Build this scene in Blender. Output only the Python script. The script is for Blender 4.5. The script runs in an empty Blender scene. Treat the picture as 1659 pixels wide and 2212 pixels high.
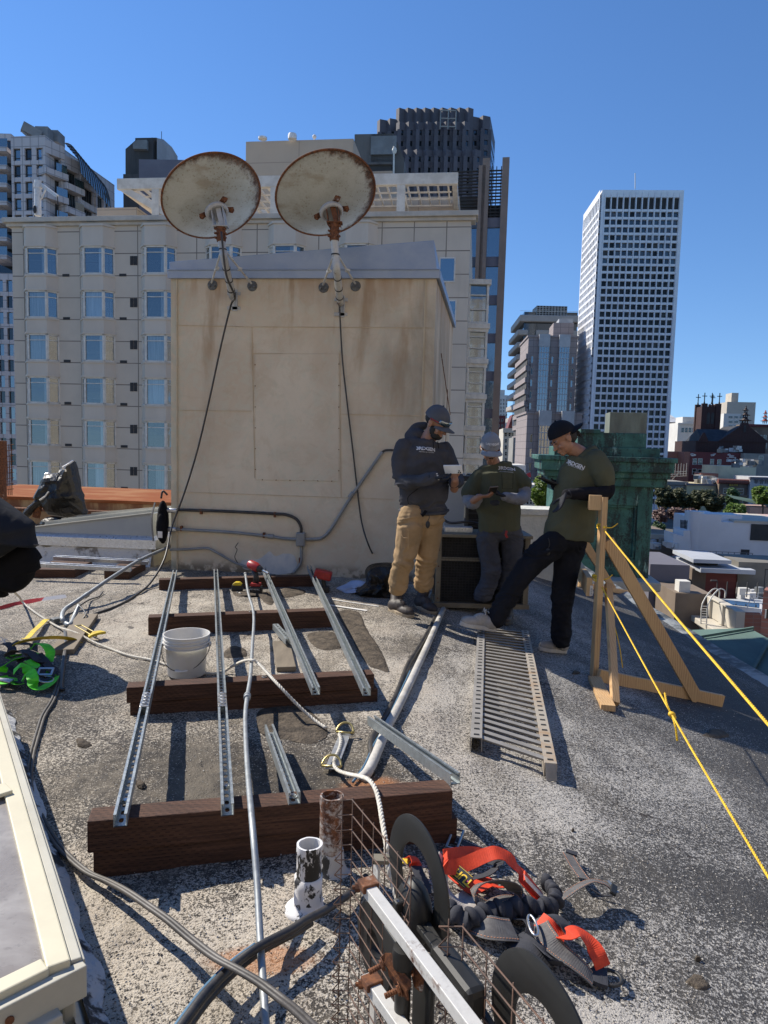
import bpy,bmesh,math,random
from mathutils import Vector,Matrix,noise
V=Vector
rad=math.radians
scene=bpy.context.scene
COL=scene.collection
RND=random.Random(7)
# camera
CAMH=1.42
FPX,PCX,PCY=1533.0,829.5,1106.0
TH,RO=rad(5.3),rad(1.5)
cth,sth,cro,sro=math.cos(TH),math.sin(TH),math.cos(RO),math.sin(RO)
cam_d=bpy.data.cameras.new('camera')
cam=bpy.data.objects.new('camera',cam_d);COL.objects.link(cam)
cam_d.sensor_fit='VERTICAL';cam_d.sensor_height=36.0
cam_d.lens=FPX/2212.0*36.0
cam_d.clip_start=0.05;cam_d.clip_end=5000
cx_=V((cro,sro*sth,sro*cth));fw_=V((0,cth,-sth));up_=cx_.cross(fw_)
M=Matrix((cx_,up_,-fw_)).transposed().to_4x4();M.translation=V((0,0,CAMH))
cam.matrix_world=M
scene.camera=cam
# sky, sun, exposure
SUN_EL,SUN_AZ=rad(43),math.atan2(-0.84,0.54)
world=bpy.data.worlds.new('World');scene.world=world;world.use_nodes=True
wn=world.node_tree.nodes;wl=world.node_tree.links
sky=wn.new('ShaderNodeTexSky');sky.sky_type='NISHITA';sky.sun_disc=False
sky.sun_elevation=SUN_EL;sky.sun_rotation=SUN_AZ
sky.altitude=0;sky.air_density=1.0;sky.dust_density=0.0;sky.ozone_density=4.0
bg=wn['Background'];bg.inputs['Strength'].default_value=0.12
tc_=wn.new('ShaderNodeTexCoord');sp_=wn.new('ShaderNodeSeparateXYZ');cb_=wn.new('ShaderNodeCombineXYZ');mz_=wn.new('ShaderNodeMath');ma_=wn.new('ShaderNodeMath')
mz_.operation='MAXIMUM';mz_.inputs[1].default_value=0.0;ma_.operation='MULTIPLY_ADD';ma_.inputs[1].default_value=0.85;ma_.inputs[2].default_value=0.09
wl.new(tc_.outputs['Generated'],sp_.inputs[0]);wl.new(sp_.outputs[2],mz_.inputs[0]);wl.new(mz_.outputs[0],ma_.inputs[0])
wl.new(sp_.outputs[0],cb_.inputs[0]);wl.new(sp_.outputs[1],cb_.inputs[1]);wl.new(ma_.outputs[0],cb_.inputs[2]);wl.new(cb_.outputs[0],sky.inputs['Vector'])
hs=wn.new('ShaderNodeHueSaturation');hs.inputs['Saturation'].default_value=1.17;hs.inputs['Hue'].default_value=0.506
wl.new(sky.outputs['Color'],hs.inputs['Color']);wl.new(hs.outputs['Color'],bg.inputs['Color'])
sd=bpy.data.lights.new('sun','SUN');sd.energy=5.0;sd.angle=rad(0.53);sd.color=(1.0,0.93,0.82)
sun=bpy.data.objects.new('sun',sd);COL.objects.link(sun)
SUNV=V((math.sin(SUN_AZ)*math.cos(SUN_EL),math.cos(SUN_AZ)*math.cos(SUN_EL),math.sin(SUN_EL)))
sun.rotation_euler=SUNV.to_track_quat('Z','Y').to_euler();sun.location=SUNV*50
scene.view_settings.view_transform='Standard';scene.view_settings.look='None'
scene.view_settings.exposure=0.42;scene.view_settings.gamma=1.0
try:
 scene.cycles.max_bounces=6;scene.cycles.transparent_max_bounces=12
except Exception:pass
# pixel -> place
def ray(u,v):
 x=(u-PCX)/FPX;y=(v-PCY)/FPX
 xr=x*cro+y*sro;yd=-x*sro+y*cro
 return V((xr,cth-yd*sth,-(sth+yd*cth)))
O0=V((0,0,CAMH))
def at(u,v,Y):
 r=ray(u,v);return O0+r*(Y/r.y)
def gz(u,v,z=0.0):
 r=ray(u,v);return O0+r*((z-CAMH)/r.z)
def terr(x,y):
 d=max(0.0,x-0.15)
 k=min(d,2.0)
 z=-(0.12*k+0.035*k*k)-max(0.0,d-2.0)*0.26
 z+=0.045*math.exp(-((x+0.15)**2/0.16+(y-2.0)**2/0.10))
 z+=0.014*noise.noise(V((x*0.9,y*0.9,3.1)))
 return z
def T(u,v,dz=0.0):
 "where the sight line meets the roof (raised by dz)"
 r=ray(u,v);t=0.8;step=0.05;p=O0+r*t
 while t<60:
  q=O0+r*t
  if q.z<terr(q.x,q.y)+dz:
   lo,hi=t-step,t
   for _ in range(18):
    m=(lo+hi)/2;q=O0+r*m
    if q.z<terr(q.x,q.y)+dz:hi=m
    else:lo=m
   return O0+r*hi
  t+=step
 return O0+r*60
def onv(u,v,P,Q):
 "sight line meets the vertical plane through P and Q"
 d=Q-P;n=V((-d.y,d.x,0));r=ray(u,v)
 return O0+r*((P-O0).dot(n)/r.dot(n))
def zc(X0,Y0,W,PW=1659.0):
 k=W/PW
 return lambda x,y:((X0+x*k)/1.85172,(Y0+y*k)/1.85172)
# objects
WL={}
def tag(o,label=None,cat=None,group=None,kind=None):
 if label:o['label']=label
 if cat:o['category']=cat
 if group:o['group']=group
 if kind:o['kind']=kind
 return o
def thing(name,label,cat,loc=(0,0,0),group=None):
 o=bpy.data.objects.new(name,None);COL.objects.link(o)
 o.empty_display_size=0.1
 o.location=loc;WL[o.name]=V(loc)
 return tag(o,label,cat,group)
def link(o,parent=None):
 COL.objects.link(o)
 if parent is not None:
  o.parent=parent;o.location=-WL.get(parent.name,V((0,0,0)))
 WL[o.name]=V((0,0,0))
 return o
def copy_tree(o,parent=None):
 c=o.copy();COL.objects.link(c);c.parent=parent
 for ch in list(o.children):copy_tree(ch,c)
 return c
def frames(pts,closed=False,up=None):
 n=len(pts);out=[]
 tang=[]
 for i in range(n):
  if closed:t=pts[(i+1)%n]-pts[i-1]
  else:t=pts[min(i+1,n-1)]-pts[max(i-1,0)]
  if t.length<1e-9:t=V((0,0,1))
  tang.append(t.normalized())
 a=up if up is not None else(V((0,0,1))if abs(tang[0].z)<0.9 else V((1,0,0)))
 nrm=(a-tang[0]*a.dot(tang[0])).normalized()
 for i in range(n):
  nrm=nrm-tang[i]*nrm.dot(tang[i])
  if nrm.length<1e-6:nrm=tang[i].orthogonal()
  nrm.normalize();out.append((tang[i],nrm,tang[i].cross(nrm)))
 return out
def smooth(pts,k=6,closed=False):
 "Catmull-Rom through pts"
 n=len(pts);out=[]
 rng=n if closed else n-1
 for i in range(rng):
  p1=pts[i];p2=pts[(i+1)%n]
  p0=pts[i-1]if(closed or i>0)else p1+(p1-p2)
  p3=pts[(i+2)%n]if(closed or i<n-2)else p2+(p2-p1)
  for j in range(k):
   t=j/k
   out.append(0.5*((2*p1)+(p2-p0)*t+(2*p0-5*p1+4*p2-p3)*t*t+(3*p1-p0-3*p2+p3)*t**3))
 if not closed:out.append(pts[-1].copy())
 return out
class MB:
 def __init__(s):s.v=[];s.f=[]
 def add(s,vs,fs):
  b=len(s.v);s.v+=[V(p)for p in vs];s.f+=[tuple(b+i for i in f)for f in fs];return s
 def quad(s,a,b,c,d):return s.add([a,b,c,d],[(0,1,2,3)])
 def box(s,c,size,rot=None):
  hx,hy,hz=size[0]/2,size[1]/2,size[2]/2
  vs=[V((x*hx,y*hy,z*hz))for x in(-1,1)for y in(-1,1)for z in(-1,1)]
  if rot is not None:vs=[rot@p for p in vs]
  c=V(c)
  return s.add([p+c for p in vs],[(0,1,3,2),(4,6,7,5),(0,4,5,1),(2,3,7,6),(0,2,6,4),(1,5,7,3)])
 def bar(s,p0,p1,w,h,up=(0,0,1)):
  "rectangular bar p0->p1, w across, h along up"
  p0=V(p0);p1=V(p1);t=(p1-p0).normalized();up=V(up)
  b=t.cross(up).normalized();u=b.cross(t).normalized()
  R=Matrix((t,b,u)).transposed()
  return s.box((p0+p1)/2,((p1-p0).length,w,h),R)
 def tube(s,pts,r,n=10,closed=False,caps=True,flat=None,up=None):
  "flat: (a,b) multipliers along normal / binormal"
  pts=[V(p)for p in pts];fr=frames(pts,closed,up);m=len(pts)
  rr=r if isinstance(r,(list,tuple))else[r]*m
  vs=[];fs=[]
  for i,p in enumerate(pts):
   t,a,b=fr[i];ri=rr[i]
   ra,rb=ri if isinstance(ri,(list,tuple))else(ri*(flat[0]if flat else 1),ri*(flat[1]if flat else 1))
   for j in range(n):
    th=2*math.pi*j/n
    vs.append(p+a*(math.cos(th)*ra)+b*(math.sin(th)*rb))
  for i in range(m if closed else m-1):
   i2=(i+1)%m
   for j in range(n):
    j2=(j+1)%n
    fs.append((i*n+j,i*n+j2,i2*n+j2,i2*n+j))
  if caps and not closed:
   fs.append(tuple(range(n-1,-1,-1)));fs.append(tuple((m-1)*n+j for j in range(n)))
  return s.add(vs,fs)
 def lathe(s,prof,o,ax=(0,0,1),n=24,closed=False):
  "prof: (radius, height) along ax"
  ax=V(ax).normalized();a=ax.orthogonal().normalized();b=ax.cross(a);o=V(o)
  vs=[];fs=[];m=len(prof)
  for r,h in prof:
   for j in range(n):
    th=2*math.pi*j/n
    vs.append(o+ax*h+a*(math.cos(th)*r)+b*(math.sin(th)*r))
  for i in range(m if closed else m-1):
   i2=(i+1)%m
   for j in range(n):
    j2=(j+1)%n
    fs.append((i*n+j,i*n+j2,i2*n+j2,i2*n+j))
  if not closed:
   if prof[0][0]>1e-4:fs.append(tuple(range(n-1,-1,-1)))
   if prof[-1][0]>1e-4:fs.append(tuple((m-1)*n+j for j in range(n)))
  return s.add(vs,fs)
 def prism(s,poly,ext):
  poly=[V(p)for p in poly];e=V(ext);n=len(poly)
  fs=[tuple(range(n-1,-1,-1)),tuple(range(n,2*n))]
  for i in range(n):
   j=(i+1)%n;fs.append((i,j,n+j,n+i))
  return s.add(poly+[p+e for p in poly],fs)
 def ribbon(s,pts,w,th=0.003,side=None,up=None):
  "flat strap along pts; side: list of width directions or one"
  pts=[V(p)for p in pts];fr=frames(pts,False,up);m=len(pts);vs=[];fs=[]
  for i,p in enumerate(pts):
   t,a,b=fr[i]
   if side is not None:
    sd_=V(side[i]if isinstance(side,list)else side);b=(sd_-t*sd_.dot(t)).normalized();a=b.cross(t)
   vs+=[p+b*w/2+a*th/2,p-b*w/2+a*th/2,p-b*w/2-a*th/2,p+b*w/2-a*th/2]
  for i in range(m-1):
   for j in range(4):
    fs.append((i*4+j,i*4+(j+1)%4,(i+1)*4+(j+1)%4,(i+1)*4+j))
  fs.append((3,2,1,0));fs.append(tuple((m-1)*4+j for j in range(4)))
  return s.add(vs,fs)
 def ell(s,c,r,R=None,n=16):
  c=V(c);m=n//2;vs=[];fs=[]
  for i in range(m+1):
   ph=math.pi*i/m
   for j in range(n):
    th=2*math.pi*j/n
    p=V((r[0]*math.sin(ph)*math.cos(th),r[1]*math.sin(ph)*math.sin(th),r[2]*math.cos(ph)))
    vs.append(c+(R@p if R is not None else p))
  for i in range(m):
   for j in range(n):
    fs.append((i*n+j,(i+1)*n+j,(i+1)*n+(j+1)%n,i*n+(j+1)%n))
  return s.add(vs,fs)
 def rope(s,pts,r,k=8,pitch=None):
  "three laid strands"
  pts=smooth([V(p)for p in pts],k);pts=resample(pts,r*0.9)
  fr=frames(pts);pitch=pitch or r*7;L=0;ph=[]
  for i in range(len(pts)):
   if i:L+=(pts[i]-pts[i-1]).length
   ph.append(L/pitch*2*math.pi)
  for q in range(3):
   c=[pts[i]+(fr[i][1]*math.cos(ph[i]+q*2.094)+fr[i][2]*math.sin(ph[i]+q*2.094))*r*0.5 for i in range(len(pts))]
   s.tube(c,r*0.56,6)
  return s
 def build(s,name,m,parent=None,sm=False,bev=0.0,local=False,uv=True,ang=None):
  me=bpy.data.meshes.new(name)
  me.from_pydata([tuple(p)for p in s.v],[],s.f);me.validate()
  bm=bmesh.new();bm.from_mesh(me)
  bmesh.ops.recalc_face_normals(bm,faces=bm.faces)
  if uv:
   L=bm.loops.layers.uv.new('UVMap')
   for f in bm.faces:
    n=f.normal
    if abs(n.z)>0.75:
     for l in f.loops:l[L].uv=(l.vert.co.x,l.vert.co.y)
    else:
     t=V((-n.y,n.x,0));t=t.normalized()if t.length>1e-6 else V((1,0,0))
     if abs(n.y)>abs(n.x):
      if t.x<0:t=-t
     elif t.y<0:t=-t
     for l in f.loops:l[L].uv=(l.vert.co.dot(t),l.vert.co.z)
  for f in bm.faces:f.smooth=sm
  bm.to_mesh(me);bm.free()
  if sm and ang is not None:
   me.set_sharp_from_angle(angle=rad(ang))
  if m:me.materials.append(m)
  o=bpy.data.objects.new(name,me)
  if parent is not None and local:
   COL.objects.link(o);o.parent=parent;WL[o.name]=V((0,0,0))
  else:link(o,parent)
  if bev>0:
   b=o.modifiers.new('bevel','BEVEL');b.width=bev;b.segments=2;b.limit_method='ANGLE';b.angle_limit=rad(35)
  return o
def resample(pts,step):
 out=[pts[0].copy()];acc=0
 for i in range(1,len(pts)):
  a=pts[i-1];b=pts[i];L=(b-a).length
  while acc+L>=step and L>1e-9:
   t=(step-acc)/L;a=a.lerp(b,t);out.append(a.copy());L=(b-a).length;acc=0
  acc+=L
 return out
def text_mesh(name,txt,size,o,ex,ey,m,parent,ext=0.001,spacing=1.0,align='CENTER',bold=0.0):
 cu=bpy.data.curves.new(name+'_c','FONT');cu.body=txt;cu.size=size;cu.extrude=ext;cu.align_x=align;cu.align_y='CENTER'
 cu.space_character=spacing;cu.offset=bold;cu.resolution_u=2
 ob=bpy.data.objects.new('tmp',cu);COL.objects.link(ob)
 dg=bpy.context.evaluated_depsgraph_get();me=bpy.data.meshes.new_from_object(ob.evaluated_get(dg))
 bpy.data.objects.remove(ob);me.name=name
 ex=V(ex).normalized();ey=V(ey);ey=(ey-ex*ey.dot(ex)).normalized();ez=ex.cross(ey);o=V(o)
 for vv in me.vertices:
  c=vv.co;vv.co=o+ex*c.x+ey*c.y+ez*c.z
 me.materials.clear();me.materials.append(m)
 return link(bpy.data.objects.new(name,me),parent)
# materials
class NT:
 def __init__(s,name):
  s.m=bpy.data.materials.new(name);s.m.use_nodes=True
  s.n=s.m.node_tree.nodes;s.l=s.m.node_tree.links
  s.b=s.n['Principled BSDF'];s.out=s.n['Material Output']
 def node(s,t,**kw):
  n=s.n.new(t)
  for k,v in kw.items():setattr(n,k,v)
  return n
 def put(s,sock,v):
  if hasattr(v,'is_linked')or isinstance(v,bpy.types.NodeSocket):s.l.new(v,sock)
  else:
   if isinstance(v,(tuple,list))and len(v)==3 and sock.type=='RGBA':v=(*v,1)
   sock.default_value=v
 def coords(s,kind='Object',scale=(1,1,1),rot=(0,0,0)):
  c=s.node('ShaderNodeTexCoord');mp=s.node('ShaderNodeMapping')
  s.l.new(c.outputs[kind],mp.inputs['Vector']);mp.inputs['Scale'].default_value=scale;mp.inputs['Rotation'].default_value=rot
  return mp.outputs[0]
 def noise(s,vec,scale,detail=4,rough=0.6,dist=0.0):
  n=s.node('ShaderNodeTexNoise');n.inputs['Scale'].default_value=scale;n.inputs['Detail'].default_value=detail
  n.inputs['Roughness'].default_value=rough;n.inputs['Distortion'].default_value=dist
  if vec is not None:s.l.new(vec,n.inputs['Vector'])
  return n.outputs['Fac']
 def vor(s,vec,scale,out='Distance',feat='F1'):
  n=s.node('ShaderNodeTexVoronoi',feature=feat);n.inputs['Scale'].default_value=scale
  if vec is not None:s.l.new(vec,n.inputs['Vector'])
  return n.outputs[out]
 def math(s,op,a,b=0.0,c=None,clamp=False):
  n=s.node('ShaderNodeMath',operation=op,use_clamp=clamp)
  s.put(n.inputs[0],a);s.put(n.inputs[1],b)
  if c is not None:s.put(n.inputs[2],c)
  return n.outputs[0]
 def rng(s,v,a,b,c=0.0,d=1.0,smooth=True):
  n=s.node('ShaderNodeMapRange',interpolation_type='SMOOTHSTEP' if smooth else 'LINEAR')
  s.put(n.inputs['Value'],v)
  for k,x in zip(('From Min','From Max','To Min','To Max'),(a,b,c,d)):s.put(n.inputs[k],x)
  return n.outputs[0]
 def mix(s,f,a,b,mode='MIX'):
  n=s.node('ShaderNodeMix',data_type='RGBA',blend_type=mode)
  s.put(n.inputs[0],f);s.put(n.inputs[6],a);s.put(n.inputs[7],b)
  return n.outputs[2]
 def bump(s,h,strength=0.3,dist=0.01,prev=None):
  n=s.node('ShaderNodeBump');n.inputs['Strength'].default_value=strength;n.inputs['Distance'].default_value=dist
  s.l.new(h,n.inputs['Height'])
  if prev is not None:s.l.new(prev,n.inputs['Normal'])
  return n.outputs[0]
 def sep(s,vec):
  n=s.node('ShaderNodeSeparateXYZ');s.l.new(vec,n.inputs[0]);return n.outputs
 def fin(s,col,rough=0.7,metal=0.0,nrm=None,**kw):
  s.put(s.b.inputs['Base Color'],col);s.put(s.b.inputs['Roughness'],rough);s.put(s.b.inputs['Metallic'],metal)
  if nrm is not None:s.l.new(nrm,s.b.inputs['Normal'])
  for k,v in kw.items():s.put(s.b.inputs[k.replace('_',' ')],v)
  return s.m
def surf(name,c1,c2=None,scale=8,rough=0.7,metal=0.0,bump=0.15,bscale=None,bd=0.004,lo=0.35,hi=0.65,stretch=(1,1,1),kind='Object',rvar=0.1,spec=0.5):
 "two tones mixed by noise, with a fine relief"
 t=NT(name);vec=t.coords(kind,stretch)
 a=t.noise(vec,scale,6,0.65);c2=c2 or tuple(x*0.8 for x in c1)
 col=t.mix(t.rng(a,lo,hi),c1,c2)
 b=t.noise(vec,bscale or scale*6,5,0.6)
 r=t.math('ADD',t.math('MULTIPLY',a,rvar*2),rough-rvar)
 return t.fin(col,r,metal,t.bump(b,bump,bd)if bump else None,Specular_IOR_Level=spec)
# named materials
def m_roof():
 t=NT('roof_grit');vec=t.coords('Object');vs=t.coords('Object',(1.0,0.35,1),(0,0,0.3))
 fine=t.noise(vec,80,3,0.8);fine2=t.noise(vec,190,2,0.6);med=t.noise(vec,16,4,0.6)
 big=t.noise(vec,0.75,5,0.6,0.6);big2=t.noise(vs,2.3,5,0.65,0.3)
 xyz=t.sep(vec)
 grit=t.math('ADD',t.math('MULTIPLY',fine,0.62),t.math('MULTIPLY',fine2,0.38))
 dens=t.math('ADD',t.math('MULTIPLY',big,0.55),t.math('ADD',t.math('MULTIPLY',big2,0.37),t.math('MULTIPLY',med,0.16)))
 right=t.rng(xyz[0],-0.2,1.2)
 far=t.rng(t.math('ADD',xyz[0],t.math('MULTIPLY',big2,1.2)),2.2,3.6)
 def blob(cx,cy,rx,ry,wob=0.35):
  px=t.math('DIVIDE',t.math('SUBTRACT',xyz[0],cx),rx);py=t.math('DIVIDE',t.math('SUBTRACT',xyz[1],cy),ry)
  d=t.math('SQRT',t.math('ADD',t.math('MULTIPLY',px,px),t.math('MULTIPLY',py,py)))
  return t.rng(t.math('ADD',d,t.math('MULTIPLY',t.math('SUBTRACT',big2,0.5),wob*4)),1.25,0.6)
 th=t.rng(dens,0.42,0.70,0.455,0.585,False)
 for bl in((-0.55,2.85,0.8,0.5,0.085),(-2.6,3.6,1.1,0.8,0.05),(0.9,2.45,0.9,0.22,0.045),(1.5,2.0,0.6,0.6,0.03),(-1.6,5.4,0.9,0.9,-0.03),(-0.3,4.2,0.8,0.7,-0.05),(-0.75,1.75,0.75,0.35,-0.055),(0.75,1.55,0.5,0.25,-0.07),(0.55,3.6,0.5,1.2,-0.035),(-0.1,1.4,0.3,0.25,0.06),(2.8,4.0,0.8,2.6,0.04)):
  th=t.math('ADD',th,t.math('MULTIPLY',blob(*bl[:4]),bl[4]))
 th=t.math('ADD',th,t.math('MULTIPLY',far,0.06))
 th=t.math('ADD',th,t.math('MULTIPLY',right,0.01))
 msk=t.rng(grit,t.math('SUBTRACT',th,0.042),t.math('ADD',th,0.042))
 light=t.mix(t.rng(t.noise(vec,3.2,4),0.35,0.65),(0.51,0.45,0.36),(0.42,0.355,0.275))
 light=t.mix(right,light,(0.38,0.365,0.34))
 light=t.mix(t.math('MULTIPLY',t.rng(fine2,0.3,0.7),0.35),light,(0.52,0.50,0.46))
 dark=t.mix(t.rng(med,0.35,0.65),(0.085,0.07,0.052),(0.035,0.03,0.025))
 dark=t.mix(right,dark,(0.055,0.052,0.049))
 col=t.mix(msk,dark,light)
 col=t.mix(t.math('MULTIPLY',t.rng(big2,0.50,0.66),t.math('SUBTRACT',0.55,t.math('MULTIPLY',right,0.4))),col,(0.17,0.145,0.11))
 for ob in((-0.30,1.80,0.16,0.05),(-0.02,2.85,0.13,0.09),(-0.85,1.72,0.1,0.06)):
  col=t.mix(t.math('MULTIPLY',blob(*ob),0.6),col,(0.42,0.17,0.06))
 cr=t.node('ShaderNodeTexVoronoi',feature='DISTANCE_TO_EDGE');cr.inputs['Scale'].default_value=1.3
 wv=t.node('ShaderNodeVectorMath',operation='ADD');nn=t.node('ShaderNodeTexNoise');nn.inputs['Scale'].default_value=3;nn.inputs['Detail'].default_value=6
 t.l.new(vec,nn.inputs['Vector']);t.l.new(vec,wv.inputs[0])
 sc=t.node('ShaderNodeVectorMath',operation='SCALE');t.l.new(nn.outputs['Color'],sc.inputs[0]);sc.inputs['Scale'].default_value=0.7
 t.l.new(sc.outputs[0],wv.inputs[1]);t.l.new(wv.outputs[0],cr.inputs['Vector'])
 ck=t.math('MULTIPLY',t.rng(cr.outputs['Distance'],0.0,0.012,1,0),t.rng(t.noise(vec,1.1,2),0.53,0.6))
 col=t.mix(ck,col,(0.025,0.02,0.018))
 tar=t.rng(t.noise(vec,5.5,3,0.55,0.4),0.71,0.735)
 col=t.mix(t.math('MULTIPLY',tar,0.8),col,(0.035,0.03,0.028))
 h=t.math('ADD',t.math('MULTIPLY',grit,0.6),t.math('MULTIPLY',med,0.55))
 nrm=t.bump(h,1.0,0.018);nrm=t.bump(ck,-0.5,0.01,nrm)
 rough=t.rng(msk,0,1,0.75,0.9)
 return t.fin(col,rough,0,nrm,Specular_IOR_Level=0.35)
def m_stucco():
 t=NT('stained_stucco');vec=t.coords('Object');vv=t.coords('Object',(1,1,0.16));vw=t.coords('Object',(1,1,0.35))
 n1=t.noise(vec,1.1,6,0.65,0.5);n2=t.noise(vv,3.2,5,0.6);n3=t.noise(vec,60,3);n4=t.noise(vec,9,6,0.7,0.6)
 col=t.mix(t.rng(n1,0.36,0.64),(0.56,0.47,0.355),(0.64,0.565,0.445))
 xyz=t.sep(vec);z=xyz[2];x=xyz[0]
 grn=t.mix(t.math('MULTIPLY',t.rng(n4,0.46,0.62),0.6),col,(0.56,0.53,0.42));grn=t.mix(t.math('MULTIPLY',t.rng(t.noise(vec,3.3,7,0.75,1.2),0.50,0.62),0.22),grn,(0.44,0.34,0.22))
 soot=t.math('MULTIPLY',t.rng(x,-0.9,0.3),t.math('MULTIPLY',t.rng(z,1.1,1.9),t.rng(z,3.3,2.6)))
 soot=t.math('MULTIPLY',soot,t.rng(t.noise(vw,1.8,5,0.6,0.3),0.36,0.62))
 c=t.mix(t.math('MULTIPLY',soot,0.55),grn,(0.20,0.185,0.15))
 run=t.math('MULTIPLY',t.rng(n2,0.52,0.70),t.rng(z,0.9,3.2))
 c=t.mix(t.math('MULTIPLY',run,0.75),c,(0.30,0.19,0.10))
 top=t.math('MULTIPLY',t.rng(z,2.75,3.15),t.rng(t.noise(vv,5,4),0.35,0.6))
 c=t.mix(t.math('MULTIPLY',top,0.6),c,(0.36,0.22,0.12))
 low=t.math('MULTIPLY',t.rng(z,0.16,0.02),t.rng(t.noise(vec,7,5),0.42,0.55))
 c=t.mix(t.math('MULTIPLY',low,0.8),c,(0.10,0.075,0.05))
 gre=t.math('MULTIPLY',t.rng(x,-2.0,-2.34),t.rng(n4,0.35,0.6))
 c=t.mix(t.math('MULTIPLY',gre,0.5),c,(0.42,0.45,0.37))
 nrm=t.bump(n3,0.25,0.003);nrm=t.bump(n1,0.25,0.03,nrm)
 return t.fin(c,0.85,0,nrm,Specular_IOR_Level=0.25)
def m_beam():
 t=NT('incised_treated_timber');vec=t.coords('UV')
 g=t.noise(t.coords('UV',(1.2,28,1)),3,6,0.7,0.4);n1=t.noise(vec,3,4)
 col=t.mix(t.rng(g,0.3,0.7),(0.115,0.056,0.034),(0.036,0.018,0.012))
 col=t.mix(t.rng(n1,0.5,0.75),col,(0.075,0.035,0.02))
 br=t.node('ShaderNodeTexBrick');t.l.new(t.coords('UV'),br.inputs['Vector'])
 br.inputs['Scale'].default_value=1;br.inputs['Brick Width'].default_value=0.030;br.inputs['Row Height'].default_value=0.011;br.inputs['Mortar Size'].default_value=0.0035
 br.offset=0.5
 wv=t.coords('UV');s2=t.sep(wv)
 fx=t.math('FRACT',t.math('ADD',t.math('MULTIPLY',s2[0],32),t.math('MULTIPLY',t.math('FLOOR',t.math('MULTIPLY',s2[1],90)),0.37)))
 fy=t.math('FRACT',t.math('MULTIPLY',s2[1],90))
 slit=t.math('MULTIPLY',t.rng(fx,0.5,0.55,0,1),t.math('MULTIPLY',t.rng(fy,0.3,0.4),t.rng(fy,0.72,0.62)))
 col=t.mix(t.math('MULTIPLY',slit,t.rng(n1,0.35,0.6,0.15,0.65)),col,(0.012,0.006,0.004))
 nrm=t.bump(t.math('SUBTRACT',g,t.math('MULTIPLY',slit,1.2)),0.4,0.004)
 return t.fin(col,0.75,0,nrm,Specular_IOR_Level=0.3)
def m_pine():
 t=NT('pine_lumber');w=t.node('ShaderNodeTexWave',wave_type='BANDS',bands_direction='X')
 vec=t.coords('Object',(1,1,1));w.inputs['Scale'].default_value=9;w.inputs['Distortion'].default_value=6;w.inputs['Detail'].default_value=3;w.inputs['Detail Scale'].default_value=1.2
 t.l.new(t.coords('Object',(2,2,0.5)),w.inputs['Vector'])
 col=t.mix(w.outputs['Fac'],(0.56,0.37,0.185),(0.44,0.26,0.12))
 col=t.mix(t.rng(t.noise(vec,4,4),0.4,0.7),col,(0.56,0.36,0.17))
 kn=t.vor(t.coords('Object',(3,3,1.4)),1.3)
 col=t.mix(t.rng(kn,0.09,0.05),col,(0.17,0.07,0.025))
 return t.fin(col,0.6,0,t.bump(w.outputs['Fac'],0.1,0.002))
def m_galv(name='galvanised_steel',c=(0.42,0.46,0.47),rough=0.42,metal=0.75):
 t=NT(name);vec=t.coords('Object')
 s=t.vor(vec,70,'Color');n=t.noise(vec,14,5,0.7);sx=t.sep(s)
 col=t.mix(t.rng(sx[0],0,1,0,0.5),c,tuple(x*0.72 for x in c))
 col=t.mix(t.rng(n,0.5,0.75,0,0.5),col,tuple(x*0.5 for x in c))
 r=t.math('ADD',t.math('MULTIPLY',sx[1],0.16),rough-0.08)
 return t.fin(col,r,metal,t.bump(n,0.08,0.002))
def m_rustpaint(name,paint=(0.62,0.60,0.55),amt=0.5,sc=6,metal=0.0,zr=None,dark=True):
 "paint with rust showing through"
 t=NT(name);vec=t.coords('Object');n=t.noise(vec,sc,8,0.72,0.3);n2=t.noise(vec,sc*7,5,0.7)
 a=t.math('ADD',t.math('MULTIPLY',n,0.75),t.math('MULTIPLY',n2,0.25))
 rust=t.mix(t.rng(n2,0.35,0.65),(0.20,0.075,0.028),(0.075,0.030,0.016))
 p=t.mix(t.rng(n2,0.45,0.75,0,0.4),paint,tuple(x*0.6 for x in paint))
 m=t.rng(a,1-amt-0.05,1-amt+0.05)
 col=t.mix(m,p,rust)
 return t.fin(col,t.rng(m,0,1,0.45,0.9),metal,t.bump(a,0.3,0.003))
def m_dish():
 t=NT('dish_enamel');vec=t.coords('Generated');ob=t.coords('Object')
 sp=t.vor(ob,34);sp2=t.vor(ob,75);n=t.noise(ob,4,6,0.6,0.4)
 at_=t.node('ShaderNodeAttribute');at_.attribute_name='rim'
 base=t.mix(t.rng(n,0.35,0.7),(0.46,0.48,0.45),(0.37,0.385,0.35))
 base=t.mix(t.math('MULTIPLY',t.rng(sp,0.34,0.22),t.math('MULTIPLY',t.rng(n,0.42,0.56),0.75)),base,(0.27,0.245,0.19))
 base=t.mix(t.math('MULTIPLY',t.rng(sp2,0.4,0.25),0.35),base,(0.33,0.30,0.24))
 base=t.mix(t.math('MULTIPLY',t.rng(t.noise(t.coords('Object',(1,1,2.5)),2.6,5),0.54,0.70),0.6),base,(0.26,0.215,0.15))
 rn=t.math('ADD',at_.outputs['Fac'],t.math('MULTIPLY',t.math('SUBTRACT',t.noise(ob,13,6,0.75),0.5),0.42))
 rust=t.mix(t.rng(t.noise(ob,50,4),0.4,0.6),(0.12,0.055,0.027),(0.045,0.025,0.018))
 col=t.mix(t.rng(rn,0.82,0.98),base,rust)
 return t.fin(col,0.6,0,t.bump(t.noise(ob,60,4),0.15,0.002))
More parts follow.
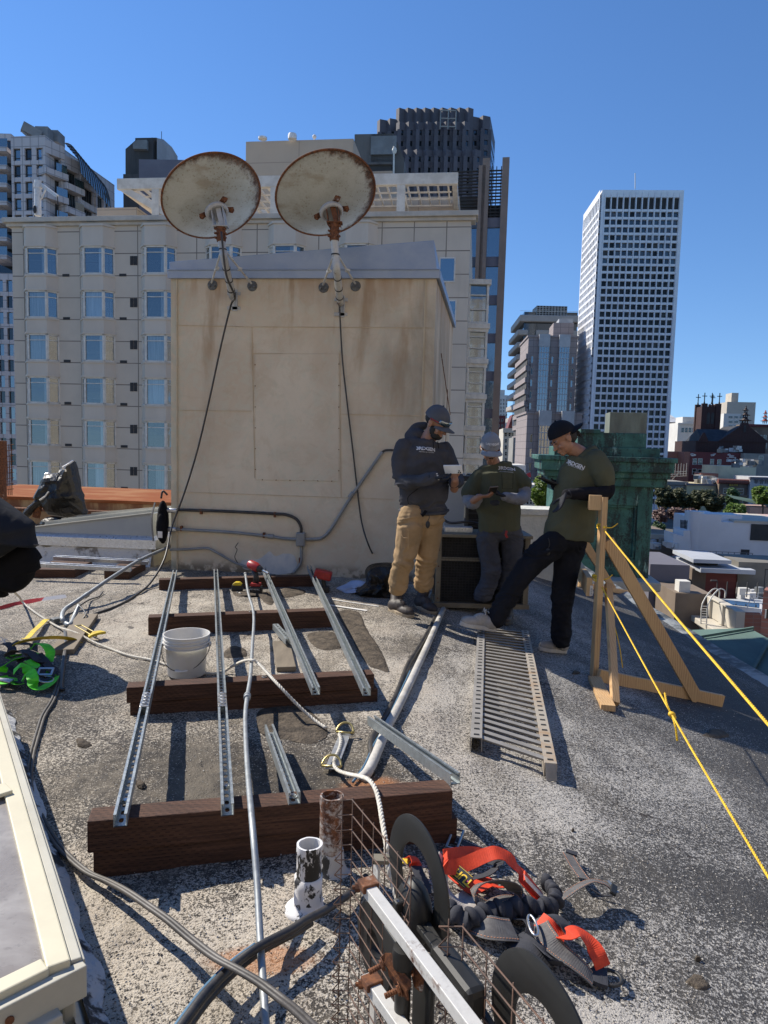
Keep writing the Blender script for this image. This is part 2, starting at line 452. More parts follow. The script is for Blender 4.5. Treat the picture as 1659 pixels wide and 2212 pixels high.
def m_copper():
 t=NT('verdigris_copper');ob=t.coords('Object');st=t.coords('Object',(1,1,0.25))
 n=t.noise(ob,1.6,7,0.7,0.5);s=t.noise(st,3.5,7,0.72,0.4);f=t.noise(ob,25,5,0.7)
 col=t.mix(t.rng(n,0.35,0.65),(0.020,0.088,0.074),(0.050,0.165,0.138))
 col=t.mix(t.rng(t.math('ADD',t.math('MULTIPLY',s,0.7),t.math('MULTIPLY',f,0.3)),0.47,0.57),col,(0.014,0.030,0.028))
 col=t.mix(t.rng(t.noise(st,6,6,0.7),0.60,0.72),col,(0.26,0.42,0.36))
 return t.fin(col,0.7,0.0,t.bump(f,0.3,0.006))
def m_glass(name,tint=(0.02,0.035,0.05),rough=0.04,refl=0.35,clear=0.0):
 "dark mirror-like pane; clear lets the room behind show"
 t=NT(name);g=t.node('ShaderNodeBsdfGlossy');g.inputs['Roughness'].default_value=rough;g.inputs['Color'].default_value=(0.85,0.93,1,1)
 d=t.node('ShaderNodeBsdfDiffuse');d.inputs['Color'].default_value=(*tint,1)
 tr=t.node('ShaderNodeBsdfTransparent');tr.inputs['Color'].default_value=(0.75,0.83,0.86,1)
 m1=t.node('ShaderNodeMixShader');m1.inputs[0].default_value=clear;t.l.new(d.outputs[0],m1.inputs[1]);t.l.new(tr.outputs[0],m1.inputs[2])
 fr=t.node('ShaderNodeFresnel');fr.inputs['IOR'].default_value=1.5
 wv=t.noise(t.coords('Object'),0.9,2);b=t.bump(wv,0.12,0.05);t.l.new(b,g.inputs['Normal'])
 f=t.math('ADD',t.math('MULTIPLY',fr.outputs[0],1.0),refl,clamp=True)
 m2=t.node('ShaderNodeMixShader');t.l.new(f,m2.inputs[0]);t.l.new(m1.outputs[0],m2.inputs[1]);t.l.new(g.outputs[0],m2.inputs[2])
 t.l.new(m2.outputs[0],t.out.inputs['Surface']);return t.m
def m_panel(name,c,c2,bw,bh,joint,jc,ox=0.0,oy=0.0,rough=0.8,bsc=2.0,offset=0.0,nz=0.15):
 "facing slabs with joints, in wall metres"
 t=NT(name);cc=t.node('ShaderNodeTexCoord');mp=t.node('ShaderNodeMapping');t.l.new(cc.outputs['UV'],mp.inputs[0]);mp.inputs['Location'].default_value=(ox,oy,0)
 br=t.node('ShaderNodeTexBrick');t.l.new(mp.outputs[0],br.inputs['Vector']);br.offset=offset;br.squash=1
 br.inputs['Scale'].default_value=1;br.inputs['Brick Width'].default_value=bw;br.inputs['Row Height'].default_value=bh
 br.inputs['Mortar Size'].default_value=joint;br.inputs['Mortar Smooth'].default_value=0.1;br.inputs['Bias'].default_value=0
 br.inputs['Color1'].default_value=(*c,1);br.inputs['Color2'].default_value=(*c2,1);br.inputs['Mortar'].default_value=(*jc,1)
 ob=t.coords('Object');n=t.noise(ob,bsc,5,0.6)
 st=t.noise(t.coords('Object',(1,1,0.12)),bsc*1.5,4,0.6)
 col=t.mix(t.rng(n,0.4,0.7,0,nz*2),br.outputs['Color'],tuple(x*0.72 for x in c))
 col=t.mix(t.rng(st,0.55,0.75,0,nz*2),col,tuple(x*0.6 for x in c))
 return t.fin(col,rough,0,t.bump(br.outputs['Fac'],-0.4,0.02),Specular_IOR_Level=0.3)
def m_leaf(name,c1,c2,tr=0.25):
 t=NT(name);n=t.noise(t.coords('Object'),0.9,3);r=t.node('ShaderNodeObjectInfo')
 f=t.noise(t.coords('Object'),9,2)
 col=t.mix(t.rng(t.math('ADD',t.math('MULTIPLY',n,0.5),t.math('MULTIPLY',f,0.5)),0.38,0.62),c1,c2)
 t.fin(col,0.55,0);tl=t.node('ShaderNodeBsdfTranslucent');t.put(tl.inputs['Color'],col)
 mx=t.node('ShaderNodeMixShader');mx.inputs[0].default_value=tr;t.l.new(t.b.outputs[0],mx.inputs[1]);t.l.new(tl.outputs[0],mx.inputs[2]);t.l.new(mx.outputs[0],t.out.inputs['Surface'])
 return t.m
def m_cloth(name,c,c2=None,sc=5,rough=0.9,bump=0.3,bd=0.01,weave=0):
 t=NT(name);ob=t.coords('Object');n=t.noise(ob,sc,5,0.6,0.3);f=t.noise(ob,170,2)
 w=t.noise(t.coords('Object',(1.0,1.0,0.5)),sc*3.2,3,0.5,0.6)
 col=t.mix(t.rng(n,0.35,0.7),c,c2 or tuple(x*0.75 for x in c))
 nrm=t.bump(w,bump,bd);nrm=t.bump(f,0.25,0.0012,nrm)
 m=t.fin(col,rough,0,nrm,Specular_IOR_Level=0.2)
 return m
MT={}
MT['roof']=m_roof();MT['stucco']=m_stucco();MT['beam']=m_beam();MT['pine']=m_pine();MT['galv']=m_galv()
MT['zinc']=m_galv('zinc_conduit',(0.33,0.35,0.355),0.5,0.45);MT['bolt']=m_galv('bright_bolt',(0.62,0.62,0.6),0.3,0.9)
MT['alu']=m_galv('aluminium_channel',(0.60,0.62,0.64),0.35,0.7)
MT['greyconduit']=surf('grey_painted_conduit',(0.20,0.215,0.225),(0.27,0.28,0.28),5,0.6,0.1)
MT['dish']=m_dish();MT['copper']=m_copper()
MT['rust']=m_rustpaint('heavy_rust',(0.30,0.24,0.2),0.62);MT['rustpole']=m_rustpaint('pole_paint',(0.50,0.50,0.47),0.40,5)
MT['polegrey']=m_rustpaint('grey_mast_paint',(0.40,0.41,0.41),0.33,4)
MT['flange']=surf('dull_zinc_flange',(0.17,0.18,0.18),(0.10,0.10,0.10),20,0.6,0.4)
MT['capmetal']=surf('blue_grey_sheet_metal',(0.23,0.30,0.42),(0.30,0.36,0.46),2.2,0.42,0.35,0.1,rvar=0.06)
MT['capmetal2']=surf('grey_sheet_metal',(0.30,0.33,0.36),(0.36,0.385,0.40),2.2,0.5,0.3,0.1,rvar=0.06)
MT['black']=surf('black_rubber',(0.018,0.018,0.018),(0.03,0.029,0.028),9,0.55,0,0.1)
MT['cable']=surf('black_cable',(0.020,0.020,0.022),(0.05,0.045,0.04),14,0.45,0,0.1)
MT['cablegrey']=surf('weathered_grey_cable',(0.10,0.09,0.08),(0.05,0.045,0.04),9,0.55,0,0.2)
MT['cableblue']=surf('blue_cable',(0.06,0.16,0.26),(0.05,0.11,0.18),9,0.5)
MT['plastic']=surf('black_moulded_plastic',(0.011,0.011,0.0105),(0.016,0.0155,0.014),6,0.5,0,0.12,90,0.001,rvar=0.05)
MT['white']=surf('white_paint',(0.74,0.73,0.70),(0.60,0.58,0.54),5,0.6)
MT['cream']=surf('cream_skylight_frame',(0.62,0.57,0.41),(0.55,0.50,0.36),3,0.5,0,0.08)
MT['creamlow']=surf('cream_curb_paint',(0.48,0.46,0.38),(0.40,0.38,0.31),3,0.6,0,0.08)
MT['tarwhite']=surf('white_coating_over_tar',(0.50,0.50,0.49),(0.05,0.048,0.045),5,0.8,0,0.8,30,0.02,0.50,0.56,spec=0.3)
MT['plywood']=surf('weathered_board',(0.22,0.18,0.13),(0.13,0.105,0.075),5,0.85,stretch=(1,0.2,1))
MT['rope']=surf('white_rope',(0.66,0.63,0.55),(0.52,0.48,0.40),30,0.85,0,0.2,300,0.001)
MT['ropey']=surf('yellow_rope',(0.85,0.55,0.02),(0.68,0.40,0.02),40,0.6,0,0.2,300,0.001)
MT['webgrey']=surf('grey_webbing',(0.125,0.12,0.115),(0.085,0.08,0.08),40,0.8,0,0.5,260,0.002)
MT['webdark']=surf('dark_webbing',(0.022,0.024,0.032),(0.035,0.036,0.045),30,0.85,0,0.5,240,0.002)
MT['webor']=surf('orange_webbing',(0.74,0.06,0.014),(0.58,0.045,0.012),25,0.7,0,0.5,260,0.002)
MT['webtan']=surf('pale_webbing',(0.45,0.42,0.38),(0.33,0.30,0.28),25,0.8,0,0.5,260,0.002)
MT['webgreen']=surf('lime_webbing',(0.10,0.66,0.015),(0.07,0.50,0.012),20,0.6,0,0.4,260,0.002)
MT['webyel']=surf('yellow_webbing',(0.66,0.50,0.03),(0.48,0.33,0.02),20,0.75,0,0.4,260,0.002)
MT['tarp']=surf('black_plastic_sheet',(0.012,0.012,0.012),(0.018,0.017,0.016),3,0.16,0,0.35,7,0.03,rvar=0.04,spec=0.6)
MT['blanket']=m_cloth('black_quilted_blanket',(0.018,0.020,0.026),None,6,0.75)
MT['blackcloth']=m_cloth('black_cloth',(0.008,0.008,0.010),None,6,0.95)
MT['red']=surf('red_tool_plastic',(0.40,0.02,0.02),(0.28,0.015,0.015),20,0.4)
MT['yellow']=surf('yellow_tool_plastic',(0.75,0.55,0.03),None,20,0.4)
MT['letter']=surf('white_print',(0.72,0.72,0.72),None,10,0.7,bump=0)
MT['letterdk']=surf('dark_print',(0.06,0.06,0.08),None,10,0.7,bump=0)
MT['gold']=surf('yellow_print',(0.85,0.55,0.03),None,10,0.6,bump=0)
MT['signblack']=surf('black_sign_board',(0.02,0.02,0.02),None,4,0.5,bump=0)
MT['asphalt']=surf('city_asphalt',(0.12,0.115,0.105),(0.08,0.078,0.07),0.2,0.9)
# the roof itself
EDGE=3.75
def build_roof():
 xs=[];x=-7.0
 while x<EDGE:
  xs.append(x);x+=0.03 if-2.6<x<2.4 else 0.07
 xs.append(EDGE)
 ys=[];y=0.2
 while y<13.6:
  ys.append(y);y+=0.022 if y<3.2 else(0.04 if y<6.5 else 0.09)
 vs=[]
 for y in ys:
  for x in xs:
   z=terr(x,y)
   n=noise.noise(V((x*7,y*7,0)))*0.007+noise.noise(V((x*24,y*24,5)))*0.0035*(1.3 if y<3.5 else 0.7)
   vs.append((x,y,z+n))
 nx=len(xs);fs=[]
 for j in range(len(ys)-1):
  for i in range(nx-1):
   a=j*nx+i;fs.append((a,a+1,a+nx+1,a+nx))
 b=MB();b.v=[V(p)for p in vs];b.f=fs
 o=b.build('roof',MT['roof'],sm=True);tag(o,kind='structure')
build_roof()
kb=MB();pts=[V((EDGE+0.02,y,terr(EDGE,y)-0.02))for y in[i*0.5 for i in range(0,28)]]
for i in range(len(pts)-1):
 a,b_=pts[i],pts[i+1]
 kb.add([a+V((-0.16,0,0.012)),a+V((0.1,0,0.05)),a+V((0.16,0,-0.1)),b_+V((-0.16,0,0.012)),b_+V((0.1,0,0.05)),b_+V((0.16,0,-0.1))],[(0,1,4,3),(1,2,5,4)])
m=surf('edge_coating',(0.33,0.345,0.335),(0.09,0.10,0.10),3.0,0.8,0,0.6,20,0.02,0.42,0.6)
tag(kb.build('roof_edge_strip',m,sm=True),kind='structure')
cp=MB();zE=terr(EDGE,5)
a=V((EDGE+0.12,8.95,zE-0.04));b_=V((EDGE+0.12,-2,zE-0.06));c1=at(1618,1356,8.5);c2=at(1730,1418,7.4);c3=V((c2.x+.6,-2,c2.z-.4))
cp.add([a,c1,c2,c3,b_],[(0,1,2),(0,2,4),(2,3,4)])
for p,q in((a,c1),(c1,c2),(c2,c3)):cp.quad(p,q,q+V((0,0,-4)),p+V((0,0,-4)))
mc=surf('dull_copper_sheet',(0.10,0.17,0.145),(0.06,0.095,0.085),1.2,0.7,0,0.2,stretch=(1,0.3,1))
rt_=thing('copper_apron','dull green copper sheet roof sloping down beyond the right roof edge','roof',a);cp.build('sheet',mc,rt_)
rb=MB()
for k in range(4):
 p=a.lerp(b_,.04+.12*k);q=c1.lerp(c2,min(1,.1+.35*k))if k<3 else c2.lerp(c3,.2);rb.bar(p+V((0,0,.03)),q+V((0,0,.03)),0.03,0.03)
rb.build('standing_seam',mc,rt_)
bd=MB();bd.box((-1.6,5,-10.2),(10.6,20,18.0));tag(bd.build('building_body',surf('own_wall',(0.3,0.27,0.23))),kind='structure')
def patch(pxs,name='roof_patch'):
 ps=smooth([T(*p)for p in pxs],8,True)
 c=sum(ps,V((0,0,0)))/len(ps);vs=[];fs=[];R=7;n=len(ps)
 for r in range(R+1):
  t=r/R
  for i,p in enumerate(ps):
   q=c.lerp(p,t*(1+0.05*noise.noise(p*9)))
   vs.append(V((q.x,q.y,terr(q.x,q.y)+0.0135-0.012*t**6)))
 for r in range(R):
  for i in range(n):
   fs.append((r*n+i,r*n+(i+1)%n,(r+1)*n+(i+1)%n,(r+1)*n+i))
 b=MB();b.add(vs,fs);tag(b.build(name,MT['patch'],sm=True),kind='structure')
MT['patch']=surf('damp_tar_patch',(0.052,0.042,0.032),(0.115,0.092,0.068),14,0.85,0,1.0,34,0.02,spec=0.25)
z3=zc(500,2200,1400);z8=zc(900,2200,700)
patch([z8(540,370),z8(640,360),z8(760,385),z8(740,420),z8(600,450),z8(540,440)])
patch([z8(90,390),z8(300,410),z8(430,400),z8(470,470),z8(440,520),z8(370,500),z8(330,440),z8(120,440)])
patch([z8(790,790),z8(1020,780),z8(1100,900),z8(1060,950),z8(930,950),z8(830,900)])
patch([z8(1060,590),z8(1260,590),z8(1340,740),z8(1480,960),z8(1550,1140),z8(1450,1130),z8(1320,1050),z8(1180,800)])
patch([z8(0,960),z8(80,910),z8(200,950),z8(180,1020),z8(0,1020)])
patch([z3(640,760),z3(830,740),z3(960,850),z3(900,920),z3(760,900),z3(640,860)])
# penthouse box
A=V((-2.338,7.76,0));B=gz(922,1256);F=(B-A).normalized();N_=V((F.y,-F.x,0));SD=V((0.150,0.989,0))
DEP=2.97
zt=at(370,597,A.y).z;zt2=at(945,600,B.y).z;ZT=(zt+zt2)/2
box=thing('roof_penthouse','tall windowless stucco stair housing with stained beige walls in middle of the roof','penthouse',A)
b=MB();A2=A+SD*DEP;B2=B+SD*DEP
def wallq(mb,P,Q,z0,z1,nx=1):
 mb.quad(V((P.x,P.y,z0)),V((Q.x,Q.y,z0)),V((Q.x,Q.y,z1)),V((P.x,P.y,z1)))
for P,Q in((A,B),(B,B2),(B2,A2),(A2,A)):wallq(b,P,Q,-0.4,ZT)
b.quad(*(V((p.x,p.y,ZT))for p in(A,B,B2,A2)))
b.build('wall',MT['stucco'],box,uv=True)
MT['stuccoedge']=surf('stucco_edge',(0.52,0.45,0.33),(0.44,0.37,0.26),4,0.85)
b=MB()
for P,d in((A,0.07),(B,-0.11)):
 q=P+F*d
 b.box((q+N_*0.006+V((0,0,ZT/2))).to_tuple(),(0.014,0.014,ZT),None)
b.build('corner_bead',MT['stuccoedge'],box)
b=MB()
def seam(u0,v0,u1,v1,w=0.004):
 p=onv(u0,v0,A,B)+N_*0.003;q=onv(u1,v1,A,B)+N_*0.003;b.bar(p,q,w,0.006,up=N_)
zx=zc(600,900,1300)
for c in((130,512,520,520),(520,520,1440,525),(130,945,520,950),(970,965,1440,975),(130,1362,1240,1400),(520,520,535,1290),(970,640,975,1390),(520,655,970,660)):
 seam(*zx(c[0],c[1]),*zx(c[2],c[3]))
b.build('panel_seam',surf('seam_filler',(0.44,0.35,0.235),(0.58,0.47,0.325),5,0.9),box)
b=MB();pc=[onv(*zx(x,y),A,B)+N_*0.002 for x,y in((538,660),(965,655),(965,1308),(540,1300))]
b.prism(pc,N_*0.004);b.build('access_panel',MT['stucco'],box,bev=0.003)
b=MB()
for i in range(6):
 for q in(pc[3].lerp(pc[2],(i+0.5)/6),pc[0].lerp(pc[3],(i+0.5)/6),pc[1].lerp(pc[2],(i+0.5)/6)):
  b.lathe([(0.006,0),(0.005,0.004)],q+N_*0.011,N_,8)
b.build('screw',MT['rust'],box)
b=MB();q0=B+SD*0.9;b.bar(V((q0.x,q0.y,2.5))+F*0.004,V((B2.x,B2.y,1.9))+F*0.004,0.012,0.008,up=F)
q1=B+SD*2.2;b.bar(V((q1.x,q1.y,0))+F*0.004,V((q1.x,q1.y,2.2))+F*0.004,0.012,0.008,up=F)
b.build('side_seam',MT['rust'],box)
wp=[zx(x,y)for x,y in((465,1715),(560,1702),(610,1668),(640,1690),(690,1675),(735,1690),(750,1730),(740,1760),(700,1780),(620,1785),(560,1770),(480,1755))]
ps=smooth([onv(u,v,A,B)for u,v in wp],6,True)
b=MB();c=sum(ps,V((0,0,0)))/len(ps);rr=[]
for p in ps:rr.append(c.lerp(p,1+0.08*noise.noise(p*22))+N_*0.004)
b.v=rr;b.f=[tuple(range(len(rr)))]
b.build('repair_patch',surf('bluish_white_primer',(0.44,0.47,0.50),(0.58,0.58,0.56),6,0.8),box)
cap=MB();ov=0.012
def cpt(P,ox,oy,z):return V((P.x,P.y,0))+F*ox-SD*oy+V((0,0,z))
zfl=at(370,566,A.y).z;zfr=at(938,519,B.y).z;zbr=ZT+0.10
bl=[cpt(A,-ov,ov,ZT-0.01),cpt(B,ov,ov,ZT-0.01),cpt(B2,ov,-ov,ZT-0.01),cpt(A2,-ov,-ov,ZT-0.01)]
tl=[cpt(A,-ov,ov,zfl),cpt(B,ov-0.05,ov,zfr),cpt(B2,ov-0.05,-ov,zbr),cpt(A2,-ov,-ov,ZT+0.02)]
cap.add(bl+tl,[(0,1,5,4),(1,2,6,5),(2,3,7,6),(3,0,4,7),(4,5,6,7),(3,2,1,0)])
co=cap.build('roof_cap',MT['capmetal'],box,bev=0.006)
b=MB();h=0.085
b.bar(cpt(A,-ov-0.008,ov+0.012,ZT+h/2-0.02),cpt(B,ov+0.02,ov+0.012,ZT+h/2-0.02),0.03,h)
b.bar(cpt(A,-ov-0.008,ov+0.02,ZT+h-0.02),cpt(B,ov+0.02,ov+0.02,ZT+h-0.02),0.045,0.008)
b.bar(cpt(B,ov+0.012,ov,ZT+h/2-0.02),cpt(B2,ov+0.012,0,ZT+h/2-0.02),0.03,h)
b.build('drip_edge',MT['capmetal'],co,bev=0.003)
# dishes
def dish(label,C,R,N,ringpx,rot_dir,collar,bend,foot,fl,rustbias,mastmat):
 N=V(N).normalized()
 base=onv(*foot,A,B)
 root=thing('satellite_dish',label,'satellite dish',base,'rusty satellite dishes on the stair housing')
 ax=V((0,0,1)).cross(N).normalized();ay=N.cross(ax)
 vs=[];fs=[];n=64;rings=16;dp=0.105;attr=[]
 for side in(0,1):
  for i in range(rings+1):
   t=i/rings
   for j in range(n):
    th=2*math.pi*j/n
    p=C+(ax*math.cos(th)+ay*math.sin(th))*R*t+N*(dp*(t*t-1))+N*(0.006*side)
    if i==rings:p+=N*0.0
    dirn=math.cos(th-rustbias)
    vs.append(p);attr.append(t*(0.93+0.09*dirn)if t>0.2 else t)
 k=(rings+1)*n
 for side in(0,1):
  for i in range(rings):
   for j in range(n):
    q=(side*k+i*n+j,side*k+i*n+(j+1)%n,side*k+(i+1)*n+(j+1)%n,side*k+(i+1)*n+j)
    fs.append(q)
 for j in range(n):
  fs.append((rings*n+j,rings*n+(j+1)%n,k+rings*n+(j+1)%n,k+rings*n+j))
 b=MB();b.v=vs;b.f=fs;o=b.build('reflector',MT['dish'],root,sm=True,uv=False,ang=50)
 a=o.data.attributes.new('rim','FLOAT','POINT')
 if len(o.data.vertices)==len(attr):a.data.foreach_set('value',attr)
 rim=MB();rim.tube([C+(ax*math.cos(t)+ay*math.sin(t))*R for t in[2*math.pi*i/72 for i in range(72)]],0.011,8,closed=True)
 rim.build('rim',MT['rust'],root,sm=True)
 P=at(*ringpx,C.y-0.22)
 bk=C-N*dp
 ringc=P
 mp=MB();mp.lathe([(0.0,0),(0.105,0),(0.115,0.012),(0.115,0.035),(0.10,0.05),(0.085,0.05),(0.08,0.03),(0.0,0.03)],ringc+N*0.05,-N,32)
 mp.build('mount_ring',MT['polegrey'],root,sm=True,ang=40)
 er=MB()
 for ang in rot_dir:
  d=ax*math.cos(ang)+ay*math.sin(ang)
  q=ringc+d*0.15+N*0.045
  er.bar(ringc+d*0.10+N*0.05,q+d*0.02,0.055,0.012,up=N)
  er.lathe([(0.028,0),(0.028,0.012),(0.014,0.02),(0.012,0.035)],q,-N,10)
 er.build('mounting_ear',MT['rust'],root,sm=True,ang=40)
 c0=at(*collar[0],ringc.y-0.06);c1=at(*collar[1],ringc.y-0.06)
 yk=MB()
 for sx in(-0.055,0.055):
  yk.bar(ringc+V((sx,0,0.07)),c0+V((sx,0,-0.02)),0.008,0.10,up=(0,1,0.2))
 yk.bar(c0+V((-0.075,0,0)),c0+V((0.075,0,0)),0.10,0.012)
 yk.bar(ringc+V((0.0,-0.01,0.09)),c0+V((0.02,0,0)),0.05,0.05,up=(0,1,0))
 yk.build('yoke',MT['rust']if mastmat=='rustpole' else MT['polegrey'],root,bev=0.003)
 cl=MB();cl.lathe([(0.043,0),(0.047,0.02),(0.044,0.04),(0.046,(c0-c1).length)],c1,c0-c1,20)
 for kx in range(3):
  cl.lathe([(0.012,0),(0.012,0.02)],c1.lerp(c0,0.2+kx*0.3)+V((-0.04,-0.025,0)),(-0.7,-0.7,0),6)
  cl.lathe([(0.012,0),(0.012,0.02)],c1.lerp(c0,0.2+kx*0.3)+V((0.04,-0.025,0)),(0.7,-0.7,0),6)
 cl.build('collar',MT['rust'],root,sm=True,ang=40)
 bp=at(*bend,c1.y);ft=base+N_*0.05
 ms=MB();ms.tube(smooth([c1+V((0,0,0.02)),c1.lerp(bp,0.6),bp,bp.lerp(ft,0.3),ft],6),0.036,16)
 ms.build('mast',MT[mastmat],root,sm=True)
 tie=MB()
 for f_ in(0.25,0.55,0.8):tie.lathe([(0.041,-0.006),(0.041,0.006)],bp.lerp(ft,f_),ft-bp,14)
 tie.lathe([(0.041,-0.006),(0.041,0.006)],c1.lerp(bp,0.5),(0,0,1),14)
 tie.build('cable_tie',MT['black'],root)
 pl=MB()
 for dz in(0.05,-0.10):
  pl.box(base+N_*0.006+V((0.0,0,dz)),(0.14,0.012,0.035),None)
 pl.box(base+N_*0.006+V((0.01,0,-0.02)),(0.06,0.012,0.22));pl.box(base+N_*0.02+V((0.035,0,-0.01)),(0.008,0.035,0.16))
 pl.build('foot_bracket',MT['polegrey'],root,bev=0.003)
 for q in fl:
  w=onv(*q,A,B);top=c1.lerp(bp,0.35)
  s=MB();s.tube([top,w+N_*0.03+V((0,0,0.02))],0.0105,8)
  s.lathe([(0.018,-0.012),(0.02,0),(0.018,0.012)],top.lerp(w,0.55),(0,0,1),8);s.bar(top.lerp(w,0.5),top.lerp(w,0.56)+V((0.03,-0.02,0)),0.02,0.02)
  st=s.build('brace',MT['rustpole'],root,sm=True,ang=40)
  g=MB();g.lathe([(0.0,0.012),(0.05,0.012),(0.055,0.0)],w,N_,24)
  for e in(-1,1):g.lathe([(0.013,0),(0.013,0.022),(0.006,0.026)],w+F*0.028*e+N_*0.012+V((0,0,-0.012)),N_,8)
  g.build('wall_flange',MT['flange'],st,sm=True,ang=40)
 return bp,base
C1=at(458,427,7.42);C2=at(704,421,7.25)
b1=dish('rust rimmed dish on the left, evenly speckled back, on pale bent mast',C1,0.50,(-0.38,0.46,0.80),(470,462),(rad(100),rad(160),rad(-40)),((477,490),(478,522)),(484,556),(506,645),((459,616),(545,618)),rad(120),'polegrey')
b2=dish('right hand dish with broad rust stain down its right edge and rusty collar',C2,0.495,(-0.25,0.50,0.83),(717,462),(rad(95),rad(160),rad(-40)),((723,482),(722,520)),(727,580),(737,658),((699,621),(768,618)),rad(150),'rustpole')
def cable(name,label,pts,r,m='cable',cat='cable',k=8,group=None,n=8):
 b=MB();b.tube(smooth([V(p)for p in pts],k),r,n)
 return tag(b.build(name,MT[m],sm=True),label,cat,group)
def wl(u,v,off=0.05):return onv(u,v,A,B)+N_*off
cable('antenna_cable','black cable hanging from the left dish, curving down onto the gritty roof',[at(478,500,7.05),at(488,590,7.1),at(507,640,7.25),wl(512,668,0.2),wl(488,750,.15),wl(462,860,.12),wl(436,970,.12),wl(410,1060,.14),wl(388,1132,.2),T(356,1205,0.22),T(328,1255,0.06),T(298,1283,0.01),T(255,1308,0.008),T(200,1328,0.008)],0.0105)
cable('antenna_cable','thin black cable hanging straight down from the right dish to the roof',[at(716,520,7.0),wl(735,600,.12),wl(736,680,.05),wl(741,780,.03),wl(752,880,.03),wl(764,980,.03),wl(773,1060,.03),wl(783,1130,.04),wl(802,1182,.1),T(822,1228,0.01)],0.0085)
# conduits on the wall
def wallpipe(name,label,pxs,r,m,fit=True):
 root=thing(name,label,'conduit',wl(*pxs[0],0.03))
 b=MB();b.tube(smooth([wl(u,v,0.03)for u,v in pxs],5),r,12);b.build('pipe',MT[m],root,sm=True)
 return root
r1=wallpipe('wall_conduit','dark brown conduit across the wall bending down to the grey junction box',[zx(140,1452),zx(380,1460),zx(640,1473),zx(700,1478),zx(750,1500),zx(774,1540),zx(774,1570)],0.0165,'rustdark' if 'rustdark' in MT else 'cable')
r2=wallpipe('wall_conduit','grey conduit low on the wall rising diagonally to the right',[zx(130,1551),zx(400,1566),zx(600,1586),zx(700,1600),zx(840,1602),zx(885,1592),zx(930,1545),zx(1020,1400),zx(1110,1270),zx(1188,1158)],0.0165,'greyconduit')
b=MB()
for q in(zx(620,1588),zx(1030,1378)):
 c=wl(*q,0.03);d=(wl(*zx(660,1592),.03)-wl(*zx(600,1586),.03))if q[0]<700 else(wl(*zx(1110,1270),.03)-wl(*zx(1020,1400),.03))
 b.lathe([(0.019,-0.035),(0.025,-0.03),(0.025,0.03),(0.019,0.035)],c,d,12)
b.build('coupling',MT['greyconduit'],r2,sm=True,ang=40)
b=MB()
for q,rr in((zx(265,1462),1),(zx(640,1478),1),(zx(165,1548),1),(zx(585,1582),1),(zx(768,1710),1)):
 c=wl(*q,0.02);b.box(c,(0.022,0.05,0.055))
b.build('pipe_strap',MT['rust'],r1)
r3=wallpipe('wall_conduit','short grey conduit curving down from the junction box to the roof',[zx(775,1635),zx(776,1700),zx(765,1735),zx(735,1775)],0.0165,'greyconduit')
r4=wallpipe('wall_conduit','lowest thin grey conduit along the bottom left of the stucco wall',[zx(108,1656),zx(200,1653),zx(290,1648),zx(330,1662),zx(440,1722),zx(520,1752)],0.013,'greyconduit')
jb=thing('junction_box','small square grey junction box where the wall conduits meet','junction box',wl(*zx(774,1602),.03))
b=MB();b.box(wl(*zx(774,1602),.04),(0.095,0.075,0.145));b.build('body',MT['greyconduit'],jb,bev=0.006)
b=MB();b.box(wl(*zx(774,1602),.082),(0.08,0.008,0.13))
for dz in(-0.05,0.05):b.lathe([(0.006,0),(0.006,0.006)],wl(*zx(774,1602),.085)+V((0,0,dz)),N_,8)
b.build('cover',MT['greyconduit'],jb,bev=0.002)
for i,q in enumerate((zx(115,1456),zx(110,1551))):
 f=thing('conduit_fitting',['upper','lower'][i]+' grey rounded conduit elbow fitting at the left corner of the wall','fitting',wl(*q,.03),'conduit fittings at the wall corner')
 c=wl(*q,.03);b=MB();b.tube([c-F*0.075,c-F*0.06,c+F*0.05,c+F*0.07],[0.012,0.026,0.026,0.018],14,flat=(1.0,0.8));b.build('body',MT['alu'],f,sm=True,ang=50)
 b=MB();b.box(c+N_*0.022-F*0.01,(0.10,0.006,0.026));b.build('cover',MT['alu'],f,bev=0.004)
cable('elbow_cable','short black cable from the diagonal conduit end to the right',[wl(*zx(1185,1160),.03),wl(*zx(1205,1150),.04),wl(*zx(1245,1150),.05),wl(*zx(1300,1165),.02)],0.012)
cable('loose_wire','thin twisted loose wire standing up from the lowest conduit',[wl(*zx(455,1722),.05),wl(*zx(442,1690),.06),wl(*zx(452,1655),.05),wl(*zx(445,1640),.06),wl(*zx(458,1618),.05)],0.004)
zA=zc(0,1800,1024)
root=thing('bent_conduit','grey conduit sloping from the wall corner down to a hairpin bend on the roof','conduit',T(*zA(430,1120)))
P=[wl(370,1180,.05),at(300,1211,7.0),at(233,1253,6.25),at(163,1301,5.75),at(140,1317,5.62),T(*zA(402,1085),0.06),T(*zA(425,1122),0.03),T(*zA(455,1130),0.035),at(*zA(480,1080),5.5),at(*zA(514,1008),5.62)]
b=MB();b.tube(smooth(P[:3],3)+smooth(P[3:],6),0.017,12);b.build('pipe',MT['zinc'],root,sm=True)
b=MB()
for p,q in((at(300,1211,7.0),at(233,1253,6.25)),(at(186,1286,5.93),at(163,1301,5.75))):
 b.lathe([(0.019,-0.025),(0.023,-0.022),(0.023,0.022),(0.019,0.025)],p,q-p,12)
b.build('coupling',MT['zinc'],root,sm=True,ang=40)
cable('sensor_wire','short black wire with a clip hanging at the hairpin conduit end',[at(*zA(514,1008),5.6),T(*zA(555,1060),0.06),T(*zA(530,1100),0.03),T(*zA(500,1130),0.02)],0.006)
cable('sensor_wire','short black wire lying right of the hairpin conduit end',[at(*zA(520,1006),5.6),T(*zA(580,970),0.02),T(*zA(640,950),0.01),T(*zA(668,918),0.02)],0.006)
